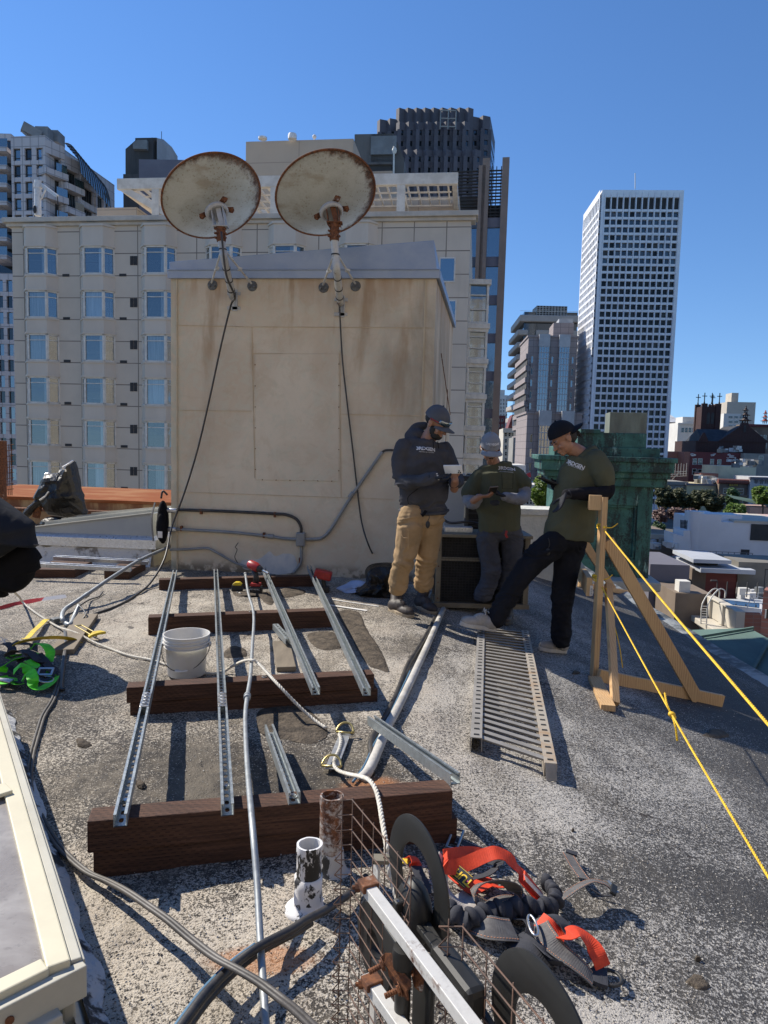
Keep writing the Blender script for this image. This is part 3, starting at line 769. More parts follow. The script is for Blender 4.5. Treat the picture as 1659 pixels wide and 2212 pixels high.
# treated timber beams
def beam(label,tl,tr,z,bl_v,layers,wpx=None,wid=0.092):
 pl=gz(*tl,z);pr=gz(*tr,z);d=(pr-pl).normalized();n=V((d.y,-d.x,0));back=-n
 root=thing('timber_support',label,'timber beam',V((pl.x,pl.y,0)),'brown treated timber supports')
 z0=min(terr(pl.x,pl.y),terr(pr.x,pr.y))-0.01;h=(z-z0)/layers
 for k in range(layers):
  o=MB();j=0.004*(1 if k%2 else-1);a=pl+d*(j*2);c_=pr+d*(j*3)
  zc_=z-h*(k+0.5)
  p0=V((a.x,a.y,zc_))+back*(wid/2+j);p1=V((c_.x,c_.y,zc_))+back*(wid/2+j)
  o.bar(p0,p1,wid,h-0.003);o.build('timber',MT['beam'],root,bev=0.004)
 tp=MB();q=pl.lerp(pr,.53)+back*wid/2;bl_=V((q.x,q.y,z));tp.lathe([(.016,0),(.016,.002),(.009,.003),(.009,.009)],bl_,(0,0,1),12);tp.build('lag_bolt',MT['bolt'],root,sm=True,ang=40)
 return pl,pr,back
z7=zc(0,2700,1200);z9=zc(300,3000,1000);zb3=zc(500,2650,1200)
BZ=[0.105,0.135,0.155,0.20]
beam('farthest brown beam lying right against the stucco wall',z3(165,140),z3(905,122),BZ[0],0,1,wid=0.10)
beam('second brown beam from the wall, behind the white bucket',z3(115,318),z3(998,284),BZ[1],0,1,wid=0.10)
beam('third brown beam from the wall, in front of the white bucket',zb3(17,136),zb3(1390,62),BZ[2],0,2,wid=0.092)
fpl,fpr,fback=beam('nearest and largest stacked brown beam, knot in its face, behind the vent pipes',z9(98,467),z5_ if False else zc(1150,3000,1000)(1118,262),BZ[3],0,2,wid=0.092)
# strut channel
def channel(root,p0,p1,name='channel',w=0.041,h=0.041,th=0.0028,pitch=0.0508,up=(0,0,1),flip=False,m='galv',start=0.02):
 "slotted U channel, open side up; p0,p1 = bottom centre line"
 p0=V(p0);p1=V(p1);t=(p1-p0).normalized();L=(p1-p0).length;up=V(up);s=t.cross(up).normalized();u=s.cross(t).normalized()
 if flip:p0=p0+u*h;p1=p1+u*h;u=-u;s=-s
 b=MB();hw=w/2;lip=0.009
 def P(a,x,y):return p0+t*a+s*x+u*y
 for sg in(-1,1):
  prof=[(sg*hw,0),(sg*hw,h),(sg*(hw-lip),h),(sg*(hw-lip),h-0.007),(sg*(hw-lip+th),h-0.007),(sg*(hw-lip+th),h-th),(sg*(hw-th),h-th),(sg*(hw-th),th)]
  vs=[P(0,*q)for q in prof]+[P(L,*q)for q in prof];n=len(prof)
  b.add(vs,[(i,(i+1)%n,n+(i+1)%n,n+i)for i in range(n)]+[tuple(range(n)),tuple(range(2*n-1,n-1,-1))])
 sl,sw=0.0145,0.0072;a=start;prev=0.0;nn=12
 for yy in(0.0,th):
  a=start;prev=0.0
  while a+pitch<L:
   c=a+0.016
   for(q0,q1)in((prev,c-sl-0.001),):b.quad(P(q0,-hw,yy),P(q1,-hw,yy),P(q1,hw,yy),P(q0,hw,yy))
   out=[];inn=[]
   for k in range(nn):
    th_=2*math.pi*(k+0.5)/nn;cx,cy=math.cos(th_),math.sin(th_)
    inn.append(P(c+(sl-sw)*(1 if cx>0 else-1)+sw*cx,sw*cy,yy))
    m_=max(abs(cx),abs(cy));out.append(P(c+(sl+0.001)*cx/m_,hw*cy/m_,yy))
   b.add(out+inn,[(k,(k+1)%nn,nn+(k+1)%nn,nn+k)for k in range(nn)])
   for sx in(-1,1):
    for sy in(-1,1):
     kx=[k for k in range(nn)if(math.cos(2*math.pi*(k+.5)/nn)*sx>0 and math.sin(2*math.pi*(k+.5)/nn)*sy>0)]
   prev=c+sl+0.001;a+=pitch
  b.quad(P(prev,-hw,yy),P(L,-hw,yy),P(L,hw,yy),P(prev,hw,yy))
 return b.build(name,MT[m],root,uv=False)
def bolt(mb,p,up,r=0.011):
 mb.lathe([(r*1.35,0),(r*1.35,0.002)],p,up,14);mb.lathe([(r,0.002),(r,0.009),(r*0.8,0.0105)],p,up,6)
def strut(label,near,zn,far,zf,joint=None,group='galvanised strut channels laid over the timbers',name='strut_channel',**kw):
 p0=gz(*near,zn+0.002);p1=gz(*far,zf+0.002)
 root=thing(name,label,'strut channel',p0,group)
 t=(p1-p0).normalized();s=t.cross(V((0,0,1))).normalized();u=s.cross(t)
 if joint is None:channel(root,p0,p1,**kw)
 else:
  L=(p1-p0).length;channel(root,p0,p0+t*(joint-0.002),**kw);channel(root,p0+t*(joint+0.002),p1,**kw)
  pl=MB();c=p0+t*joint+u*0.0425
  pl.bar(c-t*0.09,c+t*0.09,0.041,0.006,up=u);po=pl.build('splice_plate',MT['bolt'],root,bev=0.002)
  bb=MB()
  for k in range(4):bolt(bb,c+t*(-0.066+0.044*k)+u*0.003,u)
  bb.build('bolt',MT['bolt'],po,sm=True,ang=35)
 return root,p0,p1,t,u
S1=strut('leftmost long strut channel, bolted splice plate beside the bucket',(259.6,1786),BZ[3],(378,1240),BZ[0],joint=1.08)
S2=strut('second long strut channel from the left with bolted splice plate, right of the bucket',z9(1012,437),BZ[3],(466,1238),BZ[0],joint=1.02)
S3=strut('long strut channel ending on the third beam just right of the rope',z3(905,688),BZ[2],z3(655,95),BZ[0])
S4=strut('rightmost long strut channel ending at the right end of the third beam',z3(1146,692),BZ[2],z3(872,92),BZ[0])
def nuts(S,ks):
 root,p0,p1,t,u=S;bb=MB()
 for k in ks:bolt(bb,p0+t*k+u*0.003,u,0.012)
 bb.build('bolt',MT['bolt'],root,sm=True,ang=35)
nuts(S1,(0.16,));nuts(S2,(0.20,))
z8b=z9
strut('short strut channel leaning on the nearest beam',z9(1456,362),BZ[3],z3(683,868),0.075)
sp=strut('loose strut channel lying askew over the white pipe, end on the nearest beam',z3(1566,1112),BZ[3],z3(1168,826),0.09)
p0=T(623,1392,0.05);p1=T(597,1362,0.05)
rt=thing('strut_offcut','short offcut of strut channel lying upside down on a small board','strut offcut',p0)
channel(rt,p0,p1+(p1-p0)*0.1,flip=True)
def stub(label,a,b2,zz):
 p0=at(*a,zz);p1=at(*b2,zz);r=thing('spare_channel',label,'strut channel',p0,'spare channels beside the stair housing')
 channel(r,p1,p0,m='alu',up=(0,-0.3,1));return r
stub('spare silvery channel, rear one of two resting on blocks left of the wall',zA(352,708),zA(965,740),7.45)
stub('spare silvery channel, front one of two resting on blocks left of the wall',zA(180,750),zA(850,785),7.0)
def block(label,a,b2,h,w):
 p=T(*a);q=T(*b2);r=thing('wood_block',label,'wood block',p,'short timber blocks under the spare channels')
 o=MB();o.bar(p+V((0,0,h/2)),q+V((0,0,h/2)),w,h);o.build('timber',MT['beam'],r,bev=0.004);return r
block('left dark timber block under the two spare channels',zA(345,828),zA(470,768),0.085,0.42)
block('right dark timber block under the two spare channels',zA(755,838),zA(870,775),0.085,0.25)
bo=MB();p=T(*z3(740,440),0.02);q=T(*z3(765,565),0.02);bo.bar(p,q,0.12,0.03);o=bo.build('board',MT['plywood'],None,bev=0.004);tag(o,'small weathered board lying in front of the second beam','board')
bo=MB();p=T(*zA(570,1075),0.02);q=T(*zA(400,1310),0.02);bo.bar(p,q,0.15,0.035);o=bo.build('board',MT['plywood'],None,bev=0.004);tag(o,'weathered plank under the hairpin conduit, beside the green harness','board')
cpx=[((530,1240),.15),((536,1280),.15),((548,1325),.155),((545,1400),.165),((541,1460),.18),((534,1505),.185),((530,1545),.19),((531,1600),.20),((536,1680),.22),((545,1780),.245),((555,1900),.17),((562,2030),.10),((574,2212),.04),((580,2330),.02)]
P=[gz(*c,z)for c,z in cpx]
root=thing('long_conduit','long weathered grey conduit with slight bends running toward the camera over the beams','conduit',P[0])
b=MB();b.tube(smooth(P,4),0.0102,14);b.build('pipe',MT['zinc'],root,sm=True)
b=MB();b.lathe([(0.012,-0.028),(0.0175,-0.024),(0.0175,-0.008),(0.015,-0.006),(0.015,0.006),(0.0175,0.008),(0.0175,0.024),(0.012,0.028)],P[5],P[4]-P[6],14)
b.lathe([(0.012,-0.02),(0.016,-0.018),(0.016,0.018)],P[0],P[0]-P[1],12)
b.build('coupling',MT['zinc'],root,sm=True,ang=40)
# bucket
bc=T(401,1462,0.0);bc=V((bc.x,bc.y,terr(bc.x,bc.y)))
topc=gz(403,1388,0.0)
S=0.93
bc=gz(403,1455,0.01)
bk=thing('plastic_bucket','white five gallon plastic bucket between the two left strut channels','bucket',bc)
MT['bucket']=surf('translucent_white_plastic',(0.66,0.65,0.62),(0.60,0.585,0.55),3,0.35,0,0.03)
MT['bucket'].node_tree.nodes['Principled BSDF'].inputs['Subsurface Weight'].default_value=0.25
MT['bucket'].node_tree.nodes['Principled BSDF'].inputs['Subsurface Radius'].default_value=(0.03,0.03,0.025)
hh=0.25
pr=[(0.0,0.0),(0.108,0.0),(0.112,0.006),(0.122,hh*0.68),(0.124,hh*0.70),(0.136,hh*0.705),(0.136,hh*0.72),(0.127,hh*0.73),(0.128,hh*0.80),(0.140,hh*0.805),(0.140,hh*0.825),(0.129,hh*0.83),(0.130,hh*0.88),(0.139,hh*0.885),(0.139,hh*0.90),(0.131,hh*0.905),(0.132,hh*0.97),(0.139,hh*0.975),(0.139,hh),(0.131,hh),(0.128,hh*0.95),(0.107,0.006),(0.0,0.006)]
b=MB();b.lathe(pr,bc,(0,0,1),48);b.build('pail',MT['bucket'],bk,sm=True,ang=50)
ear=V((math.cos(rad(8)),math.sin(rad(8)),0));ez=bc+V((0,0,hh*0.73));b=MB();hp=[]
for i in range(25):
 t=math.pi*i/24;hp.append(ez-ear*0.142*math.cos(t)+V((0,-1,0))*0.115*math.sin(t)+V((0,0,-0.135))*math.sin(t))
b.tube(hp,0.0025,6);ho=b.build('handle',MT['black'],bk,sm=True)
b=MB();b.tube(hp[10:15],0.008,8);b.build('grip',MT['white'],ho,sm=True)
b=MB()
for e in(-1,1):b.lathe([(0.016,0),(0.016,0.012),(0.008,0.016)],ez+ear*e*0.13,ear*e,12)
b.build('ear',MT['bucket'],bk,sm=True)
# vent pipes
def vent(label,topc,basec,r,m,cone):
 top=at(*topc[:2],topc[2]);gx,gy=top.x,top.y;z0=terr(gx,gy)
 base=V((gx,gy,z0-0.02));h=top.z-base.z
 root=thing('vent_pipe',label,'vent pipe',V((gx,gy,z0)),'open vent pipes in the foreground')
 n=40;vs=[]
 b=MB();b.lathe([(r*1.1,0),(r*1.06,h*0.4),(r,h*0.5),(r,h*0.86),(r*1.05,h*0.9),(r*1.05,h),(r*0.88,h),(r*0.86,h*0.4),(0,h*0.38)],base,(0,0,1),n)
 for i,p in enumerate(b.v):
  d=noise.noise(p*18)*0.004+noise.noise(p*55)*0.0015
  q=V((p.x-gx,p.y-gy,0));b.v[i]=p+q.normalized()*d if q.length>0.01 else p
 b.build('pipe',MT[m],root,sm=True,ang=60)
 b=MB();b.lathe([(r*1.11,h*0.55),(r*1.13,h*0.4),(r*1.16,h*0.2),(r*1.3,h*0.1),(r*1.7,0.02),(r*2.1,0.004)]if cone else[(r*1.08,h*0.36),(r*1.2,h*0.30),(r*1.25,h*0.18),(r*1.6,h*0.08),(r*2.6,0.01)],base,(0,0,1),n)
 for i,p in enumerate(b.v):
  q=V((p.x-gx,p.y-gy,0));d=noise.noise(V((p.x*9,p.y*9,p.z*3)))*0.006+noise.noise(p*30)*0.003
  b.v[i]=p+q.normalized()*d+V((0,0,noise.noise(p*12)*0.006))
 b.build('flashing',MT['flash']if cone else MT['flash2'],root,sm=True)
MT['flash']=m_rustpaint('white_pipe_coating',(0.70,0.69,0.68),0.36,7)
def m_paintblack(name,sc,amt,w=(0.68,0.67,0.66)):
 t=NT(name);vec=t.coords('Object',(1,1,0.6));n=t.noise(vec,sc,7,0.7,0.4);n2=t.noise(t.coords('Object'),3.5,3)
 a=t.math('ADD',t.math('MULTIPLY',n,0.6),t.math('MULTIPLY',n2,0.4));m_=t.rng(a,1-amt-0.012,1-amt+0.012)
 col=t.mix(m_,w,(0.015,0.014,0.013));wr=t.noise(t.coords('Object'),60,4)
 return t.fin(col,t.rng(m_,0,1,0.7,0.5),0,t.bump(t.math('ADD',m_,t.math('MULTIPLY',wr,0.4)),-0.6,0.004))
MT['flash']=m_paintblack('cracked_white_coating',17,0.42);MT['flash2']=m_paintblack('cracked_grey_coating',9,0.5,(0.45,0.43,0.40))
MT['ventwhite']=m_paintblack('white_pipe_paint',24,0.47);MT['ventrust']=m_rustpaint('rusty_pipe_paint',(0.42,0.40,0.37),0.52,9)
z5=zc(1150,3000,1000)
vent('front vent pipe in flaking white paint over black, standing left of the wire mesh',(*z5(145,622),2.0),None,0.0365,'ventwhite',True)
vent('rear vent pipe with rusty stained upper half, close behind the white one',(*z5(292,300),2.2),None,0.036,'ventrust',False)
# white roof pipe and cables beside it
z7b=zc(1400,2400,1000)
P=[T(*z7b(620,60),0.03),T(*z7b(505,320),0.03),T(*z7b(330,690),0.028),T(*z7b(250,840),0.028),T(*z7b(190,985),0.025),T(*z7b(125,1130),0.02),T(*z3(1115,1090),0.0)]
b=MB();b.tube(smooth(P,5),0.023,16);o=b.build('roof_pipe',surf('coated_pipe',(0.50,0.48,0.44),(0.36,0.34,0.30),6,0.8,0,0.5,30,0.01),sm=True)
tag(o,'thick off-white pipe running along the roof toward the men','pipe')
cable('roof_cable','black tar covered cable lying left along the thick roof pipe',[T(*z7b(560,120),.02),T(*z7b(530,190),.02),T(*z7b(440,340),.02),T(*z7b(380,440),.02),T(*z7b(320,600),.02),T(*z7b(250,750),.02),T(*z7b(170,880),.02),T(*z7b(140,960),.02),T(*z7b(150,1060),.02),T(*z7b(140,1150),.01)],0.017)
cable('roof_cable','thin blue cable between the black cable and the roof pipe',[T(*z7b(400,470),.035),T(*z7b(340,600),.035),T(*z7b(240,820),.03),T(*z7b(160,960),.03),T(*z7b(90,1110),.02),T(*z3(1080,1100),.01)],0.006,'cableblue')
g1=[(137,1440),(128,1480),(117,1513),(98,1545),(88,1575),(73,1630),(67,1680),(74,1725),(90,1760),(112,1800),(140,1838),(190,1882),(240,1905),(281,1927),(330,1960),(371,1989),(420,2030),(469,2067),(520,2095),(566,2122),(610,2155),(648,2185),(700,2235)]
zz=[0.012]*11+[0.03,0.05,0.07,0.085,0.095,0.10,0.11,0.125,0.13,0.135,0.13,0.12]
for k,(dx,r,lab)in enumerate(((0,0.0105,'weathered dark grey cable arching across the lower left foreground, right strand of a pair'),(1,0.0095,'weathered dark grey cable arching across the lower left foreground, left strand of a pair'))):
 pts=[]
 for(u,v),z in zip(g1,zz):
  p=T(u,v,z)if z>0.02 else T(u,v,0.012)
  pts.append(p+V((-0.012*dx,-0.007*dx,0.004*dx)))
 cable('foreground_cable',lab,pts,r*.68,'cablegrey',group='paired weathered cables',n=12)
c2=[z5(420,945),z5(330,1010),z5(230,1075),z5(120,1130),z5(20,1195),(560,2045),(508,2083),(450,2140),(395,2212),(350,2280)]
c2z=[0.08,0.09,0.10,0.11,0.11,0.11,0.10,0.10,0.1,0.1]
cable('foreground_cable','thick black cable passing in front of the white vent pipe',[gz(745+45,1895,.06)]+[gz(*c,z)for c,z in zip(c2,c2z)],0.0118,n=14)
cable('foreground_cable','second black cable right of the thick one at the bottom edge',[gz(c[0]+13,c[1]+5,z-0.035)for c,z in zip(c2[3:],c2z[3:])],0.0095,n=12)
cable('foreground_cable','blue cable strand under the thick black cable at the bottom edge',[gz(c[0]-8,c[1]-3,z-0.02)for c,z in zip(c2[5:],c2z[5:])],0.008,'cableblue',n=12)
# rope, ring plate
zr=zb3
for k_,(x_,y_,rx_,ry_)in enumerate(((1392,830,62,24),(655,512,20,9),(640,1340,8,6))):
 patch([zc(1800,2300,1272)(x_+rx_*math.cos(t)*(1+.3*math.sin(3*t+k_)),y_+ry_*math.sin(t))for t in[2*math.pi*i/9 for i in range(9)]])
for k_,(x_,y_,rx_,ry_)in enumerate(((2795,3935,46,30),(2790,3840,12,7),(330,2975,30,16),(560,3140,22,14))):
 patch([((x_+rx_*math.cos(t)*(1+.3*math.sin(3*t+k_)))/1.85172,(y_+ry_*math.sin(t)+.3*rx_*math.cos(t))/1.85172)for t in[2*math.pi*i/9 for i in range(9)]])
R_=[T(30,1278,.25),T(42,1290,.1),T(50,1302,.02),T(75,1322,.012),T(105,1342,.012),T(128,1355,.02),T(150,1362,.04),T(175,1372,.03),T(205,1388,.02),T(240,1402,.012),T(280,1416,.012),T(325,1425,.012),T(350,1432,.012),T(400,1450,.012),T(470,1455,.012),T(500,1440,.05),T(525,1428,.16),T(545,1426,.205),T(560,1435,.19),T(600,1478,.18),T(640,1520,.10),T(675,1552,.04),T(705,1573,.02)]
b=MB();b.rope(R_,0.0085,6);o=b.build('safety_rope',MT['rope'],sm=True);tag(o,'white twisted rope from the left conduit across the channels to the ring plate','rope')
R2=[T(*zr(1185,395),.03),T(*zr(1195,430),.03),T(*zr(1185,480),.025),T(*zr(1162,530),.03),T(*zr(1158,570),.04),T(*zr(1185,600),.05),T(*zr(1240,618),.09),gz(*zr(1300,630),.16),gz(*zr(1350,650),.215),gz(*zr(1385,700),.22),gz(*zr(1405,770),.215),gz(*zr(1420,860),.21),gz(*zr(1435,950),.2),gz(*zr(1448,1025),.19),gz(*z5(655,660),.17),gz(*z5(670,780),.13),gz(*z5(695,880),.09),gz(*z5(725,985),.06),gz(*z5(740,1030),.04)]
b=MB();b.rope(R2,0.0085,6);o=b.build('safety_rope',MT['rope'],sm=True);tag(o,'white twisted rope from the ring plate over the nearest beam to the mesh antenna','rope')
pa=T(*zr(1215,400),.02);pb=T(*zr(1140,590),.02)
ra=thing('anchor_plate','steel roof anchor plate with a brass coloured ring at each end','anchor plate',pa)
b=MB();b.bar(pa+(pa-pb)*0.03,pb,0.055,0.005);b.build('plate',MT['alu'],ra,bev=0.002)
MT['brass']=surf('yellow_zinc_ring',(0.55,0.44,0.17),(0.42,0.33,0.14),14,0.35,0.8,0.05)
dd=(pb-pa).normalized();sx=dd.cross(V((0,0,1)))
for c,sg,up in((pa,-1,0.35),(pb,1,0.25)):
 b=MB();ax=(V((0,0,1))*0.9-dd*sg*0.5);pts=[]
 e2=(-dd*0.8*1+V((0,0,0.6))).normalized()
 for i in range(17):
  t=math.pi*i/16;pts.append(c+V((0,0,0.012))+sx*0.042*math.cos(t)*(1)+e2*0.055*math.sin(t))
 b.tube(pts,0.0055,8);b.tube([pts[0],pts[-1]],0.0055,8);b.build('ring',MT['brass'],ra,sm=True)
b=MB();bolt(b,pb-dd*0.03+V((0,0,.006)),V((0,0,1)),0.009);b.build('bolt',MT['bolt'],ra)
rg=random.Random(11)
for nm_,m_,n_,rr_ in(('light',surf('light_gravel',(.55,.52,.46),(.40,.37,.32),40,.9,bump=0),9000,(.0016,.0045)),('dark',surf('dark_gravel',(.07,.065,.06),(.14,.12,.10),40,.9,bump=0),4500,(.0016,.005))):
 b=MB()
 for k in range(n_):
  y_=1.0+4.2*rg.random()**1.7;x_=rg.uniform(-.62,.62)*y_*1.05+.05;r_=rg.uniform(*rr_);z_=terr(x_,y_)+.002
  if x_>EDGE-.2:continue
  c_=V((x_,y_,z_+r_*.3));i_=len(b.v);q_=[rg.uniform(.6,1.2)*r_ for _ in range(6)]
  b.v+=[c_+V((q_[0],0,0)),c_+V((0,q_[1],0)),c_+V((-q_[2],0,0)),c_+V((0,-q_[3],0)),c_+V((0,0,q_[4]*.8)),c_+V((0,0,-q_[5]))]
  b.f+=[(i_,i_+1,i_+4),(i_+1,i_+2,i_+4),(i_+2,i_+3,i_+4),(i_+3,i_,i_+4)]
 tag(b.build('gravel',m_,uv=False),'loose '+nm_+' gravel grains scattered over the near roof','gravel',kind='stuff')
b=MB();tp=[T(0,1316,.006),T(30,1307,.008),T(60,1300,.012),T(85,1296,.012)];b.ribbon(smooth(tp,5),0.05,0.002,side=V((0,0.9,0.35)));tag(b.build('warning_tape',surf('red_tape',(0.60,0.04,0.04),None,20,0.5)),'red flagging tape lying at the left edge of the roof','tape')
b=MB();tp=[T(85,1296,.010),T(105,1293,.01),T(125,1290,.01),T(143,1288,.008)];b.ribbon(smooth(tp,5),0.045,0.002,side=V((0,0.9,0.35)))
t_=NT('red_white_tape');tx=t_.sep(t_.coords('Object'))[0];ff=t_.math('FRACT',t_.math('MULTIPLY',tx,2.2));t_.fin(t_.mix(t_.rng(ff,0.49,0.51),(0.62,0.05,0.05),(0.70,0.68,0.66)),0.5)
tag(b.build('warning_tape',t_.m),'red and white striped tape end lying right of the white rope','tape')
# helpers for soft shapes
def pillow(mb,outline,depth,amp=0.03,fr=3.0,back=0.35,rings=10,seed=0,ridge=False,dirv=None):
 "closed soft body whose silhouette is outline (3-D points in one rough plane), bulging both ways"
 ps=resample(smooth(outline,6,True),0.03);n=len(ps)
 c=sum(ps,V((0,0,0)))/n;d=dirv or(O0-c);d=V((d.x,d.y,0)).normalized();vs=[];fs=[]
 def nz(p):
  q=p*fr+V((seed,seed*1.7,0));a=noise.noise(q)+0.5*noise.noise(q*2.3)
  if ridge:a=1-2.2*abs(noise.noise(q))-0.9*abs(noise.noise(q*2.1))
  return a
 for sgn in(1,-1):
  for r in range(rings+1):
   t=1-r/rings;w=math.sqrt(max(0,1-t*t))**0.8
   for p in ps:
    q=c+(p-c)*t
    q=q+d*(sgn*depth*(1 if sgn>0 else back)*w)+d*(amp*nz(q)*w*sgn)
    vs.append(q)
 k=(rings+1)*n
 for sgn in(0,1):
  for r in range(rings):
   for j in range(n):
    q=(sgn*k+r*n+j,sgn*k+r*n+(j+1)%n,sgn*k+(r+1)*n+(j+1)%n,sgn*k+(r+1)*n+j)
    fs.append(q if sgn==0 else q[::-1])
 mb.add(vs,fs)
def atl(pxs,Y):return[at(u,v,Y)for u,v in pxs]
# sheet-metal hatch left of the penthouse
z5b=zc(0,1700,500,1382.0)
def hatch():
 Yf=7.95
 fl=at(60,1139,Yf+.12);fr=at(330,1109,Yf);bs=V((0.13,0.99,0))*1.7
 root=thing('roof_hatch','low wedge shaped grey sheet metal roof hatch left of the penthouse','roof hatch',at(200,1200,Yf))
 zb=at(200,1157,Yf).z;fl=V((fl.x,fl.y,zb+0.05));fr=fr
 brr=fr+bs;brr.z=at(357,1088,brr.y).z;blr=fl+bs;blr.z=fl.z+0.02
 fl2=V((-4.6,fl.y+.05,zb+0.0));
 b=MB();lo=[V((p.x,p.y,zb))for p in(fl,fr,brr,blr)]
 b.add(lo+[fl,fr,brr,blr],[(0,1,5,4),(1,2,6,5),(2,3,7,6),(3,0,4,7),(4,5,6,7)])
 b.build('cover',MT['capmetal2'],root,bev=0.005)
 b=MB()
 for k in range(1,5):
  t=k/5;p=fl.lerp(blr,t);q=fr.lerp(brr,t);b.bar(p+V((0,0,.02)),q+V((0,0,.02)),0.03,0.04)
 b.bar(fl+V((0,0,.006)),fr+V((0,0,.006)),0.05,0.012);b.build('standing_seam',MT['creamlow'],root)
 b=MB();o=0.09
 ex=(fr-fl);ex.z=0;ex.normalize();ey=V((-ex.y,ex.x,0))
 def ring(off,z):return[V((p.x,p.y,z))for p in(fl-ex*off-ey*off,fr+ex*off-ey*off,brr+ex*off+ey*off,blr-ex*off+ey*off)]
 r0=ring(0.0,zb+0.01);r1=ring(0.05,zb-0.03);r2=ring(0.055,zb-0.13);r3=ring(0.02,zb-0.13)
 for a,c in((r0,r1),(r1,r2),(r2,r3)):b.add(a+c,[(i,(i+1)%4,4+(i+1)%4,4+i)for i in range(4)])
 b.build('flange',MT['alu'],root)
 b=MB();r4=ring(0.0,zb-0.131);r5=ring(0.03,-0.06)
 b.add(r4+r5,[(i,(i+1)%4,4+(i+1)%4,4+i)for i in range(4)]+[(0,1,2,3)]);b.build('curb',MT['curbp'],root)
 b=MB()
 pr=[]
 for i in range(60):
  t=i/59;p=fl.lerp(fr,t)-ey*0.036
  pr.append((p,0.20+0.05*noise.noise(V((t*9,0,0)))+0.02*noise.noise(V((t*40,0,3)))))
 vs=[];fs=[]
 for p,h in pr:vs+=[V((p.x,p.y,h)),V((p.x,p.y-0.01,h*.5)),V((p.x,p.y-0.06,-0.02))]
 for i in range(59):
  for j in range(2):fs.append((i*3+j,i*3+3+j,i*3+4+j,i*3+1+j))
 b.add(vs,fs);b.build('base_coating',MT['tarwhite2'],root,sm=True)
MT['curbp']=surf('cream_curb',(0.52,0.47,0.36),(0.42,0.37,0.28),3,0.85)
MT['tarwhite2']=surf('white_base_coating',(0.62,0.61,0.58),(0.22,0.20,0.17),4,0.85,0,0.7,20,0.02,0.52,0.62)
hatch()
# rusty parapet far left with pipe
root=thing('rusty_parapet','low parapet topped with rust red sheet metal beyond the hatch','parapet',at(200,1090,11.4))
MT['redrust']=surf('red_rust_sheet',(0.24,0.075,0.028),(0.32,0.15,0.07),2.4,0.95,0,0.3,stretch=(0.4,1,1),lo=0.45,hi=0.65,spec=0.1)
zt_=at(200,1078,11.4).z;p0=V((-7.2,11.65,zt_));p1=V((-1.2,11.2,zt_-0.03));bk_=V((0.1,2.1,0.05))
b=MB();b.prism([p0,p1,p1+bk_,p0+bk_],V((0,0,-0.05)));b.build('coping',MT['redrust'],root,bev=0.006)
b=MB();dr=V((0,0.03,0));b.add([p0+dr+V((0,0,-.05)),p1+dr+V((0,0,-.05)),V((p1.x,p1.y+.03,-0.5)),V((p0.x,p0.y+.03,-0.5))],[(0,1,2,3)])
b.build('wall',surf('rust_stained_ochre',(0.46,0.30,0.15),(0.22,0.09,0.04),2,0.8,stretch=(1,1,0.3),lo=0.42,hi=0.6),root)
b=MB();b.tube([p0+V((0,-0.08,-0.19)),p1+V((0,-0.08,-0.19))],0.028,10);b.build('pipe',MT['rust'],root,sm=True)
b=MB();q=at(275,1093,11.3);b.lathe([(0.04,-0.1),(0.05,-0.09),(0.05,0.09),(0.04,0.1)],V((q.x,p0.lerp(p1,.58).y-.08,p0.lerp(p1,.58).z-.19)),(1,0,0),12);b.build('pipe_joint',MT['white'],root)
b=MB();b.bar(at(3,1080,9.6),at(3,952,9.6),0.10,0.10,up=(0,1,0));o=b.build('steel_post',MT['rustdk']if 'rustdk' in MT else MT['rust'],bev=.004);tag(o,'dark rusty steel post at the far left edge with a cable net beside it','post')
b=MB()
for k in range(3):b.tube([at(18+4*k,1070,9.8),at(14+5*k,960,9.8)],0.006,5)
for k in range(9):b.tube([at(14,962+12*k,9.8),at(30,960+12*k,9.8)],0.005,5)
tag(b.build('wire_lattice',MT['rust']),'thin rusty wire lattice beside the far left post','lattice')
# black plastic sheet over equipment
tp=[z5b(*q)for q in((812,392),(835,480),(850,560),(872,650),(890,740),(935,850),(965,985),(900,1005),(790,1035),(700,1020),(560,1010),(500,1040),(450,1060),(455,1110),(560,1085),(480,900),(380,812),(430,700),(500,548),(560,535),(720,522),(735,505),(695,470))]
MT['tarp']=surf('black_plastic_sheet',(0.007,0.007,0.007),(0.022,0.017,0.010),3,0.4,0,0.5,9,0.05,rvar=0.05,spec=0.35)
root=thing('covered_equipment','black glossy plastic sheet wrapped over equipment with a pointed top, behind the hatch','covered equipment',at(130,1120,9.3))
def facet(mb,outline,depth,back,seed,sc=1.0):
 "crumpled sheet: few big flat facets"
 pillow(mb,outline,depth,0.10*sc,3.2,back,7,seed,True)
ol=atl([z5b(*q)for q in((812,392),(835,480),(850,560),(872,650),(890,740),(935,850),(965,985),(900,1005),(790,1035),(700,1020),(560,1000),(480,900),(380,812),(430,700),(500,548),(560,535),(720,522),(738,505),(695,470))],9.2)
n=len(ol);c=sum(ol,V((0,0,0)))/n;b=MB();vs=[];fs=[];rings=[1.0,0.93,0.78,0.6,0.42,0.24,0.08];ols=[]
for i in range(n):
 a_=ol[i];b_=ol[(i+1)%n];ols+=[a_,a_.lerp(b_,0.33),a_.lerp(b_,0.66)]
n=len(ols)
for sgn in(1,-1):
 for r,t in enumerate(rings):
  for i,p in enumerate(ols):
   q=c+(p-c)*t;w=math.sqrt(1-t*t)
   rr_=0.9-abs(noise.noise(V((q.x*4.5,3,q.z*4.5))))*2.2-abs(noise.noise(V((q.x*9,7,q.z*9))))*1.0
   vs.append(q+V((0.05,-1,0))*(sgn*0.26*w)+V((0,-1,0))*(0.06*rr_*min(1,w*1.8)*sgn))
k=len(rings)*n
